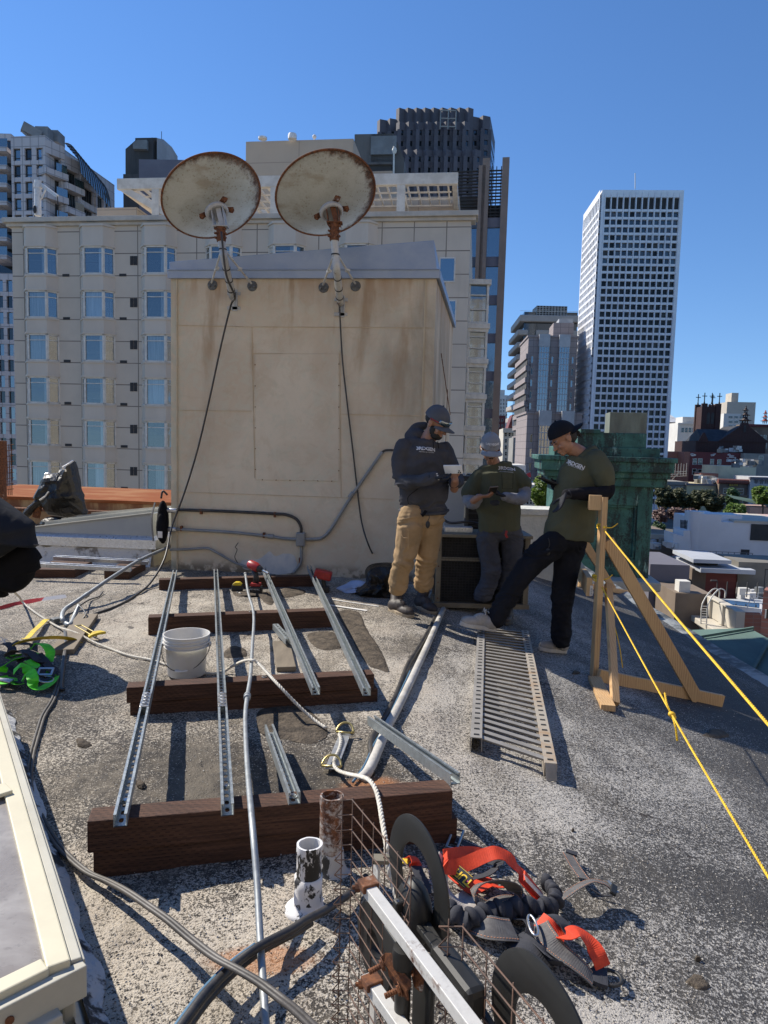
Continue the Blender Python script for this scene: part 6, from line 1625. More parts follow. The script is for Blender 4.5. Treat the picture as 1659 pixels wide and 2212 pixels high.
 b=MB();ww.box(b,0,L,zt_-.75,zt_,-.35,0);b.build('fascia_beam',pm,root,bev=.03)
 b=MB();ww.box(b,.05,.4,zt_-.7,zt_-.1,-dep,-.36);ww.box(b,L-.4,L-.05,zt_-.7,zt_-.1,-dep,-.36);ww.box(b,0,L,zt_-.7,zt_,-dep-.3,-dep);b.build('side_beam',pm,root)
 n=34
 for k in range(1,n):
  s_=L*k/n;b=MB();ww.box(b,s_-.05,s_+.05,zt_-.42,zt_-.18,-dep,-.36);b.build('rafter',pm,root)
 for u in(335,592,866):
  s_,_=ww.sz(u,420);b=MB();ww.box(b,s_-.28,s_+.28,ztop,zt_-.75,-.33,-.02);b.build('column',pm,root,bev=.02);b=MB();b.bar(ww.pt(s_+.1,zt_-2.0,-.2),ww.pt(s_+.1,zt_-.75,-2.4),.12,.2);b.bar(ww.pt(s_,zt_-.9,-.2),ww.pt(s_,zt_-.9,-dep),.2,.3);b.build('bracket',pm,root)
 b=MB()
 for k in range(5):ww.box(b,0.5,L-.5,zt_-.55,zt_-.45,-dep*(k+.6)/5-.1,-dep*(k+.6)/5)
 b.build('purlins',pm,root)
 b=MB();b.bar(ww.pt(0.3,zt_-.6,-.2),ww.pt(5.2,ztop+.5,-.2),.25,.45,up=(0,0,1));b.build('knee_brace',pm,root)
 rl=MB();q0=at(795,463,54);q1=at(905,463,53.6);q2=at(933,469,53)
 for z in(.0,-.42):rl.tube([q0+V((0,0,z)),q1+V((0,0,z)),q2+V((0,0,z))],.06,6)
 for t in range(6):p=q0.lerp(q1,t/5);rl.tube([p,p+V((0,0,-.5))],.05,6)
 rl.build('railing',MT['room'],root)
 p=at(82,466,50.6);dv=thing('roof_davit','white davit pole with a slanting arm on the left end of the beige block parapet','davit',p)
 b=MB();tp_=at(82,390,50.6);b.tube([p,tp_],.22,12);b.lathe([(.27,0),(.27,.3)],tp_+V((0,0,-.5)),(0,0,1),12);b.build('post',MT['white'],dv,sm=True,ang=40)
 b=MB();b.bar(tp_+V((.2,0,-.25)),at(124,424,50.0),.16,.2);b.tube([tp_+V((.2,0,-1.2)),at(100,405,50.3)],.06,6);b.build('arm',MT['white'],dv)
 b=MB();b.tube([at(124,424,50),at(127,466,50.4)],.03,5);b.tube([at(76,440,50.5),at(74,470,50.6)],.03,5);b.ell(at(75,452,50.3),(.13,.1,.28),None,10);b.build('cable',MT['black'],dv)
 return w
MT['frame2']=surf('cornice_precast',(0.56,0.50,0.41),None,1,.7,bump=0)
HW=hotel()
# white gridded tower with glass balconies, far left
def lefttower():
 mt=m_panel('pinkish_white_stone',(0.50,0.47,0.47),(0.47,0.44,0.44),1.05,1.05,.05,(.25,.24,.24),bsc=.4)
 Y=88.0;a=at(23,300,Y);c=at(97,300,Y-.6);w=Wall(a,c);L=w.L;ztop=at(60,296,Y).z;pit=(at(60,315,Y).z-at(60,351,Y).z)
 root=thing('gridded_tower','pale stone apartment tower with square windows and glass balconies at far left','building',w.pt(0,GZ))
 zs=[ztop];z=at(60,322,Y).z;rows=0;zz=[]
 while z-pit*.72>GZ and rows<26:zz.append((z-pit*.74,z));z-=pit;rows+=1
 ed=[GZ]
 for lo,hi in reversed(zz):ed+=[lo,hi]
 ed.append(ztop)
 xs=[0]
 for k in range(3):c_=L*(k+.5)/3;xs+=[c_-L*.105,c_+L*.105]
 xs.append(L);b=MB()
 ops=gridwall(w,b,xs,ed,lambda i,j:i%2==1 and j%2==1,.3)
 w2=Wall(at(-60,300,Y),w.pt(0,0));L2=w2.L;n2=4;xs2=[0]
 for k in range(n2):c_=L2*(k+.5)/n2;xs2+=[c_-L2/n2*.32,c_+L2/n2*.32]
 xs2.append(L2);zt2=at(10,590,Y).z
 ed2=[GZ]+[q for q in ed[1:-1]if q<zt2];ed2=ed2 if len(ed2)%2 else ed2[:-1];ed2+=[zt2]
 ops2=gridwall(w2,b,xs2,ed2,lambda i,j:i%2==1 and j%2==1,.3)
 shell(b,w2,0,L2,GZ,zt2,14);shell(b,w,0,L,GZ,ztop,16);b.build('wall',mt,root)
 panes(root,w,ops,.3,[MT['g_cur'],MT['g_dark'],MT['g_teal']],frame=.07,fm=MT['room'],bars=(.25,));panes(root,w2,ops2,.3,[MT['g_dark'],MT['g_cur']],cap=40)
 b=MB();g=MB();sl=MB()
 for k in range(12):
  v0=322+38.5*k
  if v0>590:break
  p=at(-20,v0,Y+1);q=at(22,v0,Y+1);ww=Wall(p,q);z=p.z
  ww.box(b,0,ww.L,z-.5,z,-4,.8);ww.box(g,0,ww.L,z+.0,z+1.0,.65,.7);ww.box(sl,0,ww.L,z-2.2,z-.5,-3,-2.9)
 w3=Wall(at(-70,300,Y+4),at(24,300,Y+4));z3_=at(10,303,Y+4).z;w3.box(b,0,w3.L,z3_,z3_+.8,-8,0);w3.box(sl,0,w3.L,zt2-8,z3_,-8,-.2)
 b.build('balcony_slab',mt,root);g.build('balustrade',MT['g_teal'],root);sl.build('recessed_glazing',MT['g_dark'],root)
 pts=[(97,Y-.6),(140,Y+1.6),(175,Y+4.0),(206,Y+7),(240,Y+11)]
 tops=[300,317,352,392,404]
 for k in range(4):
  (u0,y0),(u1,y1)=pts[k],pts[k+1];p=at(u0,tops[k],y0);q=at(u1,tops[k+1],y1);ww=Wall(p,q)
  zt_=min(p.z,q.z)-.0;b=MB();nfl=7
  ww.box(b,0,ww.L,zt_-1.5,zt_,-6,0)
  for f in range(1,nfl+1):
   z=zt_-1.3-f*2.75;ww.box(b,-.3 if f%1==0 else 0,ww.L+.1,z,z+.75,-6,.5 if k<2 else.1)
  for s_ in([0,ww.L-.4]if k<3 else[0,ww.L*.5,ww.L-.5]):ww.box(b,s_,s_+.4,GZ,zt_,-6,-.2 if k<3 else.06)
  b.build('balcony_slab',mt,root)
  g=MB();ww.box(g,.1,ww.L-.1,GZ,zt_-.3,-5.8,-.8 if k<2 else-.4);go=g.build('glazing',MT['g_teal' if k%2 else 'g_dark'],root)
  m_=MB();nm=6
  for s_ in range(1,nm):ww.box(m_,ww.L*s_/nm-.06,ww.L*s_/nm+.06,zt_-22,zt_-1.4,-.82 if k<2 else-.42,-.7 if k<2 else-.3)
  m_.build('mullion',MT['room'],go)
  if k<2:
   g=MB()
   for f in range(1,nfl+1):z=zt_-1.3-f*2.75;ww.box(g,ww.L*.45,ww.L,z+.75,z+1.7,.35,.4)
   g.build('balustrade',MT['g_teal'],root)
 p=at(140,313,Y+1.5);q=at(206,392,Y+6.8);dr=(q-p);L=dr.length;b=MB();dn=dr.normalized();up=V((0,0,1));n_=V((dn.y,-dn.x,0)).normalized();vs=[];m_=8;K=12
 for i in range(K+1):
  for j in range(m_+1):
   t=math.pi/2*j/m_;vs.append(p+dr*(i/K)+n_*(2.2*math.sin(t))+V((0,0,-3.4+3.6*math.cos(t))))
 b.add(vs,[(i*(m_+1)+j,i*(m_+1)+j+1,(i+1)*(m_+1)+j+1,(i+1)*(m_+1)+j)for i in range(K)for j in range(m_)]);cg=b.build('curved_glazing',MT['g_teal'],root,sm=True)
 b=MB()
 for i in range(K+1):b.tube([vs[i*(m_+1)+j]for j in range(m_+1)],.07,5)
 b.build('glazing_rib',MT['room'],cg)
 b=MB();a=at(48,273,Y+4);c=at(88,295,Y+5);b.bar(a,c,.9,1.1);b.box(at(96,293,Y+6),(1.6,1.6,1.6));b.box(at(112,300,Y+8),(2.5,2,1.4));b.tube([a+V((.2,-.4,-.8)),c+V((-.6,-.4,-.9))],.12,6);b.build('window_cleaning_gantry',MT['plantgrey'],root)
MT['plantgrey']=surf('grey_plant',(0.20,0.21,0.21),(0.15,0.155,0.155),.5,.7,bump=0)
lefttower()
def blk(name,label,u0,u1,vt,Y,dep,m,rot=.1,vb=None,group=None,z0=None,right_v=None,root=None,partname='wall',bev=0):
 "plain block whose front top edge runs u0..u1 at vt"
 a=at(u0,vt,Y);e=V((math.cos(rot),-math.sin(rot),0));w=Wall(V((a.x,a.y,0)),V((a.x,a.y,0))+e)
 s,_=w.sz(u1,vt);L=s;zt=a.z;zb=z0 if z0 is not None else(at(u0,vb,Y).z if vb else GZ)
 if root is None:root=thing(name,label,'building',w.pt(L/2,zb),group)
 w.L=L;w.zt=zt;w.zb=zb;w.dep=dep
 if m is not None:
  b=MB();b.box(w.pt(L/2,(zt+zb)/2,-dep/2),(L,dep,zt-zb),w.rot());b.build(partname,m,root,bev=bev)
 return root,w
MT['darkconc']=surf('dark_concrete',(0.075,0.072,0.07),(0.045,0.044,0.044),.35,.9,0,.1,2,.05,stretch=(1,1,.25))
MT['conc']=surf('weathered_concrete',(0.14,0.13,0.12),(0.09,0.085,0.08),.4,.9,0,.1,2,.05,stretch=(1,1,.2))
MT['mauve']=surf('mauve_grey_wall',(0.15,0.145,0.17),(0.13,0.125,0.15),.3,.8,bump=0)
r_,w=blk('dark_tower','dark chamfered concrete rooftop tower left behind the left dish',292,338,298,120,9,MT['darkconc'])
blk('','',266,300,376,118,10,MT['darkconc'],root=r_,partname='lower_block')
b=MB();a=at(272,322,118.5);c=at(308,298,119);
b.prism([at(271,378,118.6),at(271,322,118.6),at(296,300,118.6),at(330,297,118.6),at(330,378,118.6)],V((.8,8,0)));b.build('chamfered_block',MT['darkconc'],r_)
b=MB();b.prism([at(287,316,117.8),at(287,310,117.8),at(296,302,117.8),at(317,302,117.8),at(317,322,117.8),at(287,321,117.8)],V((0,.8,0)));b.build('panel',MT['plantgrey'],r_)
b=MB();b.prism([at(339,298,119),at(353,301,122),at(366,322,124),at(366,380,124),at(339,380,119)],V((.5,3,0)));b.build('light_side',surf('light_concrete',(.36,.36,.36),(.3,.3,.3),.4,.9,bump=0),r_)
b=MB();b.tube([at(349,300,121),at(349,284,121)],.05,5);b.build('lightning_rod',MT['room'],r_)
blk('long_grey_block','low long grey mauve roof block behind the pergola and dishes',300,535,344,110,14,MT['mauve'],rot=.03)
r_,w=blk('concrete_bulkhead','stained dark concrete plant house with louvre right of the beige plant room',766,850,290,105,14,MT['conc'])
b=MB();b.prism([w.pt(w.L-3.1,w.zt),w.pt(w.L,w.zt),w.pt(w.L+1.6,w.zt-3.4),w.pt(w.L+1.6,GZ),w.pt(w.L-3.1,GZ)],w.n*-12);b.build('sloped_wall',MT['conc'],r_)
b=MB();w.box(b,2.4,6.0,w.zt-2.9,w.zt-.4,0,.3);b.build('panel',MT['plantgrey'],r_);b=MB();w.box(b,2.0,5.4,w.zt-7.6,w.zt-4.6,0,.8);b.build('louvre',MT['room'],r_);b=MB();w.box(b,1.9,5.5,w.zt-4.6,w.zt-4.3,0,1.2);b.build('louvre_hood',MT['conc'],r_)
b=MB();p=at(851,366,103);b.tube([p+V((0,0,-2)),at(851,316,103)],.12,6);b.ell(at(852,325,103),(.35,.2,.5),None,8);b.build('aerial_mast',MT['frame'],r_)
# dark brown serrated skyscraper
def serrated():
 root=thing('serrated_skyscraper','dark purple brown skyscraper with serrated bay front and stepped top behind','building',at(940,600,300))
 ms=surf('dark_purple_granite',(0.088,0.072,0.082),(0.07,0.058,0.066),.2,.6,bump=0)
 def tier(u0,u1,vt,Y,teeth,dep,floors,top_solid):
  a=at(u0,vt,Y);c=at(u1,vt,Y-2);zt=a.z;d=V((c.x-a.x,c.y-a.y,0));L=d.length;e=d.normalized();n=V((e.y,-e.x,0));p=L/teeth
  def plan(z,ins=0.0):
   o=[]
   for k in range(teeth):
    x0=p*k;o+=[V((a.x,a.y,0))+e*(x0)+n*(0-ins),V((a.x,a.y,0))+e*(x0+p*.38)+n*(p*.42-ins)]
   o.append(V((a.x,a.y,0))+e*L-n*ins);o+=[o[-1]-n*dep,V((a.x,a.y,0))-n*dep]
   return[V((q.x,q.y,z))for q in o]
  fh=4.15;b=MB();b.prism(plan(zt-top_solid),V((0,0,top_solid)))
  for k in range(floors):b.prism(plan(zt-top_solid-fh*(k+1)),V((0,0,2.2)))
  b.build('spandrel',ms,root)
  g=MB();g.prism(plan(zt-top_solid-fh*floors-10,.5),V((0,0,fh*floors+10-.1)));g.build('glazing',MT['g_dark'],root)
  pr=MB();pl=plan(0)
  for k in range(2*teeth+1):
   q=pl[k];pr.box(V((q.x,q.y,zt-top_solid-fh*floors/2))-n*.55,(1.5,1.5,fh*floors),Matrix((e,-n,V((0,0,1)))).transposed())
  pr.build('pier',ms,root)
 tier(856,1023,236,300,9,22,0,40);tier(815,858,262,302,2,24,10,5);tier(856,1016,266,296,8,16,6,3);tier(1012,1059,256,301,2,24,10,5);tier(830,1040,325,290,10,12,8,2.5)
 b=MB();p=at(968,262,290)
 for dx in(-3,0,3):b.tube([p+V((dx,0,-3)),p+V((dx,0,4))],.25,5)
 for z in(-2,1,4):b.tube([p+V((-3,0,z)),p+V((3,0,z))],.25,5)
 b.build('roof_frame',MT['plantgrey'],root)
serrated()
# modern tower with louvres
def modern():
 root,w=blk('louvred_tower','modern glass tower with brown fins and black louvred top right of the beige block',975,1052,362,86,16,None,rot=.16)
 br_=surf('brown_fin',(0.24,0.17,0.13),(0.20,0.145,0.11),.4,.6,bump=0)
 zL=w.sz(1050,470)[1]
 b=MB();w.box(b,0,w.L,GZ,zL,-16,-.3);b.build('glazing',MT['g_cur'],root)
 fl=MB();z=zL
 while z>GZ:w.box(fl,0,w.L,z-1.1,z,-.3,-.1);z-=4.4
 fl.build('spandrel',surf('blue_grey_spandrel',(.10,.12,.15),None,.5,.5,bump=0),root)
 lv=MB();z=w.zt-.4
 while z>zL:w.box(lv,0,w.L,z-.09,z,-.35,-.05);z-=.36
 lv.build('louvre',MT['room'],root);b=MB();w.box(b,0,w.L,zL,w.zt-3.2,-15,-.9);b.build('louvre_backing',MT['darkconc'],root)
 a=w.pt(w.L,0);w2=Wall(a,a+w.e);w2.L=w2.sz(1091,400)[0]
 b=MB();w2.box(b,0,w2.L,GZ,zL,-14,-.3);b.build('glazing',MT['g_cur'],root)
 fl=MB();z=zL
 while z>GZ:w2.box(fl,0,w2.L,z-1.1,z,-.3,-.1);z-=4.4
 fl.build('spandrel',MT['mauve'],root)
 lv=MB();z=w.zt-.4
 while z>zL:w2.box(lv,0,w2.L,z-.09,z,-.35,-.05);z-=.36
 for k in range(1,4):w2.box(lv,w2.L*k/4,w2.L*k/4+.1,zL,w.zt,-.3,-.1)
 lv.build('louvre',MT['room'],root);b=MB();w2.box(b,.2,w2.L-.3,zL,w.zt-4.2,-12,-.9);b.build('louvre_backing',MT['darkconc'],root)
 for(ww,s_,t_)in((w,w.L-.5,.9),(w2,w2.L-.4,.9),(w,3.2,.7)):
  b=MB();ww.box(b,s_,s_+.8,GZ,w.zt+.8*(t_>.8),-1.6,.35);b.build('fin',br_,root)
modern()
# white gridded office tower
def whitetower():
 Y=200.0;a=at(1301,410,Y);w=Wall(V((a.x,a.y,0)),V((a.x,a.y,0))+V((math.cos(.06),-math.sin(.06),0)));L=w.sz(1478,410)[0];zt=a.z
 root=thing('white_office_tower','tall white office tower with a dense grid of deep square windows at right','building',w.pt(L/2,GZ))
 mw=surf('white_precast',(0.70,0.705,0.73),(0.64,0.645,0.67),.3,.7,bump=0)
 pit=(w.sz(1380,470)[1]-w.sz(1370,930)[1])/28.0
 n=12;xs=cuts(0,L,n,.80,.9)
 zT=w.sz(1390,426)[1];zB=w.sz(1390,452)[1];zs=[];z=zB-pit*.30;rows=[]
 while z-pit*.6>GZ+4:rows.append((z-pit*.70,z));z-=pit
 ed=[GZ]
 for lo,hi in reversed(rows):ed+=[lo,hi]
 ed+=[zB,zT,zt];b=MB();ops=gridwall(w,b,xs,ed,lambda i,j:i%2==1 and j%2==1,.7)
 shell(b,w,0,L,GZ,zt,21)
 for i in range(n+1):
  s_=.9+(L-1.8)*i/n;w.box(b,s_-.09,s_+.09,GZ,zt-.6,0,.28)
 wo=b.build('wall',mw,root)
 top=[o for o in ops if o[3]>zB+.1];rest=[o for o in ops if o[3]<=zB+.1]
 rest.sort(key=lambda o:o[2]);rest=rest[::-1]
 tg=NT('tower_pane');vc=tg.sep(tg.vor(tg.coords('Object',(.57,.3,.46)),1.0,'Color'));tgm=tg.fin(tg.mix(tg.rng(vc[0],.55,.95),(.016,.02,.022),(.075,.07,.062)),.15,0,Specular_IOR_Level=.25)
 gl=[MT['g_dark'],MT['g_dark3'],tgm,MT['g_dark2']]
 rr=random.Random(3);k=0;stuff=MB()
 vis=rest[:];
 for o in top:
  q=MB();q.quad(w.pt(o[0],o[2],-.7),w.pt(o[1],o[2],-.7),w.pt(o[1],o[3],-.7),w.pt(o[0],o[3],-.7));q.build('louvre_opening',MT['room'],root)
 for o in vis:
  tgt=stuff
  q=MB();q.quad(w.pt(o[0],o[2],-.7),w.pt(o[1],o[2],-.7),w.pt(o[1],o[3],-.7),w.pt(o[0],o[3],-.7))
  bl=MB();
  if k<88:q.build('window',rr.choice(gl),root)
  else:stuff.v+=[];stuff.add(q.v,q.f)
  k+=1
 tag(stuff.build('windows',tgm,root),kind='stuff')
 c0=w.pt(0,0);wl_=Wall(w.pt(0,0,-21),c0);b=MB();xs=cuts(0,21,11,.74,.5);ops=gridwall(wl_,b,xs,ed,lambda i,j:i%2==1 and j%2==1,.5)
 for v in range(len(b.v)):b.v[v]=b.v[v]+wl_.n*.55
 b.build('flank_wall',mw,root)
 g=MB()
 for o in ops:g.quad(wl_.pt(o[0],o[2],.1),wl_.pt(o[1],o[2],.1),wl_.pt(o[1],o[3],.1),wl_.pt(o[0],o[3],.1))
 tag(g.build('flank_windows',MT['g_dark'],root),kind='stuff')
 b=MB();p=at(1372,408,190);b.tube([p,at(1372,374,190)],.12,5);b.build('mast',MT['white'],root)
MT['g_dark2']=m_glass('brownish_window',(0.05,0.045,0.04),0.1,0.05);MT['g_dark3']=m_glass('green_black_window',(0.02,0.028,0.026),0.1,0.07)
whitetower()
# banded office tower behind and granite apartment tower in front
def banded():
 root,w=blk('banded_office_tower','tall office tower with rounded concrete floor bands and a grille topped plant box',1126,1252,690,262,24,None,rot=.05)
 mc_=surf('beige_band',(0.36,0.325,0.29),(0.32,0.29,0.26),.3,.8,bump=0);z=w.zt;pit=(w.sz(1180,740)[1]-w.sz(1180,795)[1])/2.05
 b=MB();w.box(b,1.2,w.L-.5,GZ,w.zt+3,-24,-1.4);b.build('glazing',MT['g_dark'],root)
 b=MB();z=w.zt-pit*.8
 while z>GZ:w.box(b,-1.2,2.6,z-pit*.45,z,-26,.2);w.box(b,5.5,w.L,z-pit*.45,z,-24,0);z-=pit
 b.build('floor_band',mc_,root,bev=.4)
 b=MB();w.box(b,-.6,w.L+1.5,w.zt-.8,w.zt+1.6,-26,.8);b.build('roof_slab',mc_,root,bev=.3)
 a=at(1160,660,262);c=at(1226,658,262);ww=Wall(a,c);zt=a.z;zb=w.zt+1.6;b=MB();xs=cuts(0,ww.L,10,.6);zs_=cuts(zb,zt,5,.62);ops=gridwall(ww,b,xs,zs_,lambda i,j:i%2==1 and j%2==1,1.0);shell(b,ww,0,ww.L,zb,zt,8);b.build('grille_box',surf('grille_conc',(.30,.29,.27),None,.3,.8,bump=0),root)
 g=MB();ww.box(g,0.1,ww.L-.1,zb,zt-1.5,-1.2,-1.0);g.build('grille_backing',MT['darkconc'],root)
 b=MB();w.box(b,-.6,w.L+1.4,w.zt+2.9,w.zt+3.0,.6,.7);b.build('roof_rail',MT['frame'],root)
banded()
def granite(label,u0,u1,vt,Y,dep,rowsets,strip,root=None):
 mg=MT.get('pinkgr')or m_panel('pink_granite',(0.30,0.255,0.245),(0.275,0.235,0.225),2.4,1.7,.06,(.14,.12,.12),bsc=.3);MT['pinkgr']=mg
 root,w=blk('granite_apartment_tower',label,u0,u1,vt,Y,dep,None,rot=.06,root=root,group=None if root else 'pink granite apartment blocks');L=w.L;b=MB();H=w.zt-GZ;fl=3.3;nf=int(H/fl)
 fr=[0,.065,.115,.20,.42,.475,.53,.64,.86,.915,.955,1.0];xs=[0,L*.07,L*.12,L*.22,L*.42,L*.485,L*.535,L*.63,L*.83,L*.90,L*.95,L]
 ed=[GZ];z=GZ+1.2
 while z+1.9<w.zt-2.5:ed+=[z,z+2.0];z+=fl
 ed.append(w.zt);ops=gridwall(w,b,xs,ed,lambda i,j:i in(1,5,9)and j%2==1,.35);shell(b,w,0,L,GZ,w.zt,dep);w.box(b,-.3,L+.3,w.zt-.01,w.zt+.5,-dep,.3)
 b.build('wall',mg,root);panes(root,w,sorted(ops,key=lambda o:-o[2])[:60],.35,[MT['g_dark'],MT['g_teal']],cap=60,frame=.12)
 for i,(i0,i1)in enumerate(((3,4),(7,8))):
  a,c=xs[i0],xs[i1];g=MB();w.box(g,a,c,GZ,w.zt-2.6,0,.9);so=g.build('glazed_bay',MT['g_teal'],root)
  m_=MB()
  for q in(0,.22,.5,.78,1):w.box(m_,a+(c-a)*q-.07,a+(c-a)*q+.07,GZ,w.zt-2.6,.9,1.05)
  z=w.zt-2.6
  while z>GZ:w.box(m_,a-.1,c+.1,z-.18,z,.9,1.08);z-=fl/2
  m_.build('mullion',MT['frame3'],so);m_=MB();w.box(m_,a-.15,c+.15,w.zt-2.6,w.zt+.7,0,1.1);m_.build('bay_head',MT['frame3'],root)
  m_=MB();z=w.zt-2.6-fl*6;w.box(m_,a-.1,c+.1,z-1.2,z,.9,1.3);m_.build('bay_band',mg,root)
 return root,w
MT['frame3']=surf('grey_white_mullion',(0.42,0.42,0.42),None,.3,.6,bump=0)
rt,w=granite('pink granite apartment tower with glazed bays in front of the banded office tower',1142,1248,728,205,18,None,None)
blk('','',1196,1240,697,212,10,MT['pinkgr'],root=rt,partname='penthouse');blk('','',1208,1238,688,212,9,MT['frame3'],root=rt,partname='penthouse')
b=MB();ww=Wall(w.pt(0,0,-26),w.pt(0,0));
for k in range(24):z=w.zt-6-k*3.3;ww.box(b,0,26,z,z+1.4,-1,.5)
b.build('side_balcony',MT['pinkgr'],rt)
b=MB();ww.box(b,0,26,GZ,w.zt-5,-1,.1);b.build('side_wall',MT['darkconc'],rt)
granite('lower pink granite apartment block in front, behind the capped men',1139,1258,893,165,20,None,None)
# low city at the right
zr_=zc(2600,1580,472);zq2=zc(2500,2000,572,1406.0)
def facade(name,label,u0,u1,vt,Y,dep,wm,wins,rot=.08,gm=None,frame=.12,fm=None,rec=.3,cap=100,bars=(.5,),group=None,vb=None,cornice=None):
 "block with openings given as pixel boxes (u0,v0,u1,v1)"
 root,w=blk(name,label,u0,u1,vt,Y,dep,None,rot,group=group,vb=vb)
 b=MB();b.quad(w.pt(0,w.zb),w.pt(w.L,w.zb),w.pt(w.L,w.zt),w.pt(0,w.zt));shell(b,w,0,w.L,w.zb,w.zt,dep);b.build('wall',wm,root)
 for(a,v0,c,v1)in wins:
  s0,z1=w.sz(a,v0);s1,z0=w.sz(c,v1);f=MB();t=max(.07,(s1-s0)*.09)
  w.box(f,s0-t,s0,z0-t,z1+t,0,.16);w.box(f,s1,s1+t,z0-t,z1+t,0,.16);w.box(f,s0,s1,z1,z1+t,0,.16);w.box(f,s0,s1,z0-t,z0,0,.2);w.box(f,s0,s1,(z0+z1)/2-.04,(z0+z1)/2+.04,.02,.08)
  wo=f.build('window',fm or MT['frame'],root);g=MB();w.box(g,s0,s1,z0,z1,0,.03);g.build('pane',gm or MT['g_dark'],wo)
 if cornice:
  b=MB();w.box(b,-.3,w.L+.3,w.zt-cornice[1],w.zt,-.5,cornice[0]);b.build('cornice',cornice[2],root,bev=.05)
 return root,w
def grid(u0,v0,du,dv,nu,nv,wu,hv):return[(u0+i*du,v0+j*dv,u0+i*du+wu,v0+j*dv+hv)for i in range(nu)for j in range(nv)]
brick=m_panel('red_brick_wall',(0.30,0.125,0.09),(0.25,0.105,0.08),.8,.3,.03,(.25,.17,.14),bsc=.3)
dbrick=m_panel('dark_church_brick',(0.060,0.026,0.024),(0.045,0.022,0.02),1.0,.4,.04,(.06,.045,.04),bsc=.2)
maroon=surf('maroon_painted_wall',(0.125,0.03,0.032),(0.15,0.04,0.04),.2,.8,bump=0)
stone=surf('pale_stone_wall',(0.52,0.48,0.40),(0.46,0.42,0.35),.15,.85,bump=0)
offw=surf('off_white_wall',(0.62,0.60,0.55),(0.55,0.53,0.49),.15,.85,bump=0)
greyw=surf('grey_rendered_wall',(0.28,0.265,0.235),(0.22,0.21,0.19),.3,.85,bump=0)
ylw=surf('cream_yellow_wall',(0.56,0.48,0.30),(0.50,0.43,0.27),.2,.85,bump=0)
brwn=surf('brown_facade',(0.20,0.155,0.115),(0.16,0.12,0.09),.3,.85,bump=0)
slate=surf('dark_slate_roof',(0.030,0.033,0.04),(0.02,0.022,0.028),.4,.8,bump=0)
roofwh=surf('pale_roof_coating',(0.60,0.60,0.60),(0.42,0.42,0.42),.5,.8,bump=0)
copg=surf('green_hip_roof',(.40,.50,.46),None,.3,.7,bump=0)
r_,w=facade('far_white_tower','small distant white tower seen in the gap beside the louvred tower',1066,1097,853,480,20,offw,grid(1069,862,6,8,5,8,2.2,5),cap=40)
b=MB();w.box(b,2,w.L-2,w.zt,w.zt+3.5,-12,-1);b.tube([w.pt(w.L/2,w.zt+3,-5),w.pt(w.L/2,w.zt+16,-5)],.3,5);b.build('roof_block',offw,r_)
facade('red_brick_block','dark red brick building under the small distant white tower',1063,1092,897,330,20,maroon,grid(1067,905,8,12,3,4,3.5,6))
r_,w=facade('mansard_building','ornate pale building with red mansard roof in the gap above the middle man',1088,1128,925,260,20,stone,grid(1091,934,8,14,4,6,3.5,8),cornice=(1.2,1.6,stone))
b=MB();b.prism([w.pt(1.5,w.zt),w.pt(w.L,w.zt),w.pt(w.L-1,w.zt+5),w.pt(3,w.zt+5)],w.n*-12);b.build('mansard_roof',maroon,r_);b=MB();w.box(b,w.L*.45,w.L*.65,w.zt+.5,w.zt+4,-.2,.4);b.build('dormer',offw,r_)
facade('grey_corner_building','narrow brown and pale building beside the granite tower, above the middle man',1109,1130,945,205,14,greyw,grid(1112,958,7,16,2,5,4,9),fm=offw)
facade('pale_low_building','pale low buildings between left tower and granite block',1100,1136,1004,150,14,offw,grid(1104,1016,8,14,4,3,4,8))
r_,w=facade('domed_white_building','ornate white building with purple roof and red flag beside the green tree',1120,1200,1046,140,16,offw,grid(1124,1058,7,20,8,2,3.5,11),cornice=(.5,.8,offw))
b=MB();b.prism([w.pt(4,w.zt),w.pt(w.L,w.zt),w.pt(w.L-1,w.zt+1.8),w.pt(5.5,w.zt+1.8)],w.n*-10);b.build('roof',surf('purple_roof',(.12,.10,.14),None,.5,.8,bump=0),r_)
p=at(1136,1040,138);b=MB();b.tube([p+V((0,0,-3)),at(1136,1022,138)],.06,5);fo=b.build('flagpole',MT['white'],r_);b=MB();q=at(1136,1024,138);b.prism([q,q+V((.9,.3,.35)),q+V((1.1,.3,-.5)),q+V((.1,0,-.9))],V((.02,.05,0)));b.build('flag',surf('red_flag',(.6,.03,.03),None,3,.6,bump=0),fo)
r_,w=facade('brick_hip_tower','brown brick building with pale hipped roof right of the white tower',1441,1471,912,520,24,surf('brown_brick_far',(.26,.13,.09),None,.2,.8,bump=0),grid(1446,916,4.6,9.5,5,3,2.3,5),fm=stone)
b=MB();m0=[w.pt(-1.5,w.zt,1),w.pt(w.L+1.5,w.zt,1),w.pt(w.L+1.5,w.zt,-26),w.pt(-1.5,w.zt,-26)];b.add(m0+[w.pt(w.L*.5,w.zt+6,-10)],[(0,1,4),(1,2,4),(2,3,4),(3,0,4)]);b.tube([w.pt(w.L*.5,w.zt+5,-10),w.pt(w.L*.5,w.zt+16,-10)],.25,5);b.build('hip_roof',roofwh,r_)
facade('pale_house','plain pale block below the brick building with hipped roof',1441,1470,935,430,20,stone,grid(1460,942,6,10,2,2,3,5))
r_,w=facade('arcaded_house','cream house with tall arched windows left of the dark church tower',1465,1512,905+8,400,20,offw,[(1472+8*i,924,1477+8*i,934)for i in range(5)],cornice=(.8,.9,offw))
b=MB();w.box(b,w.L*.25,w.L*.9,w.zt,w.zt+3.4,-14,-2);b.build('upper_storey',offw,r_)
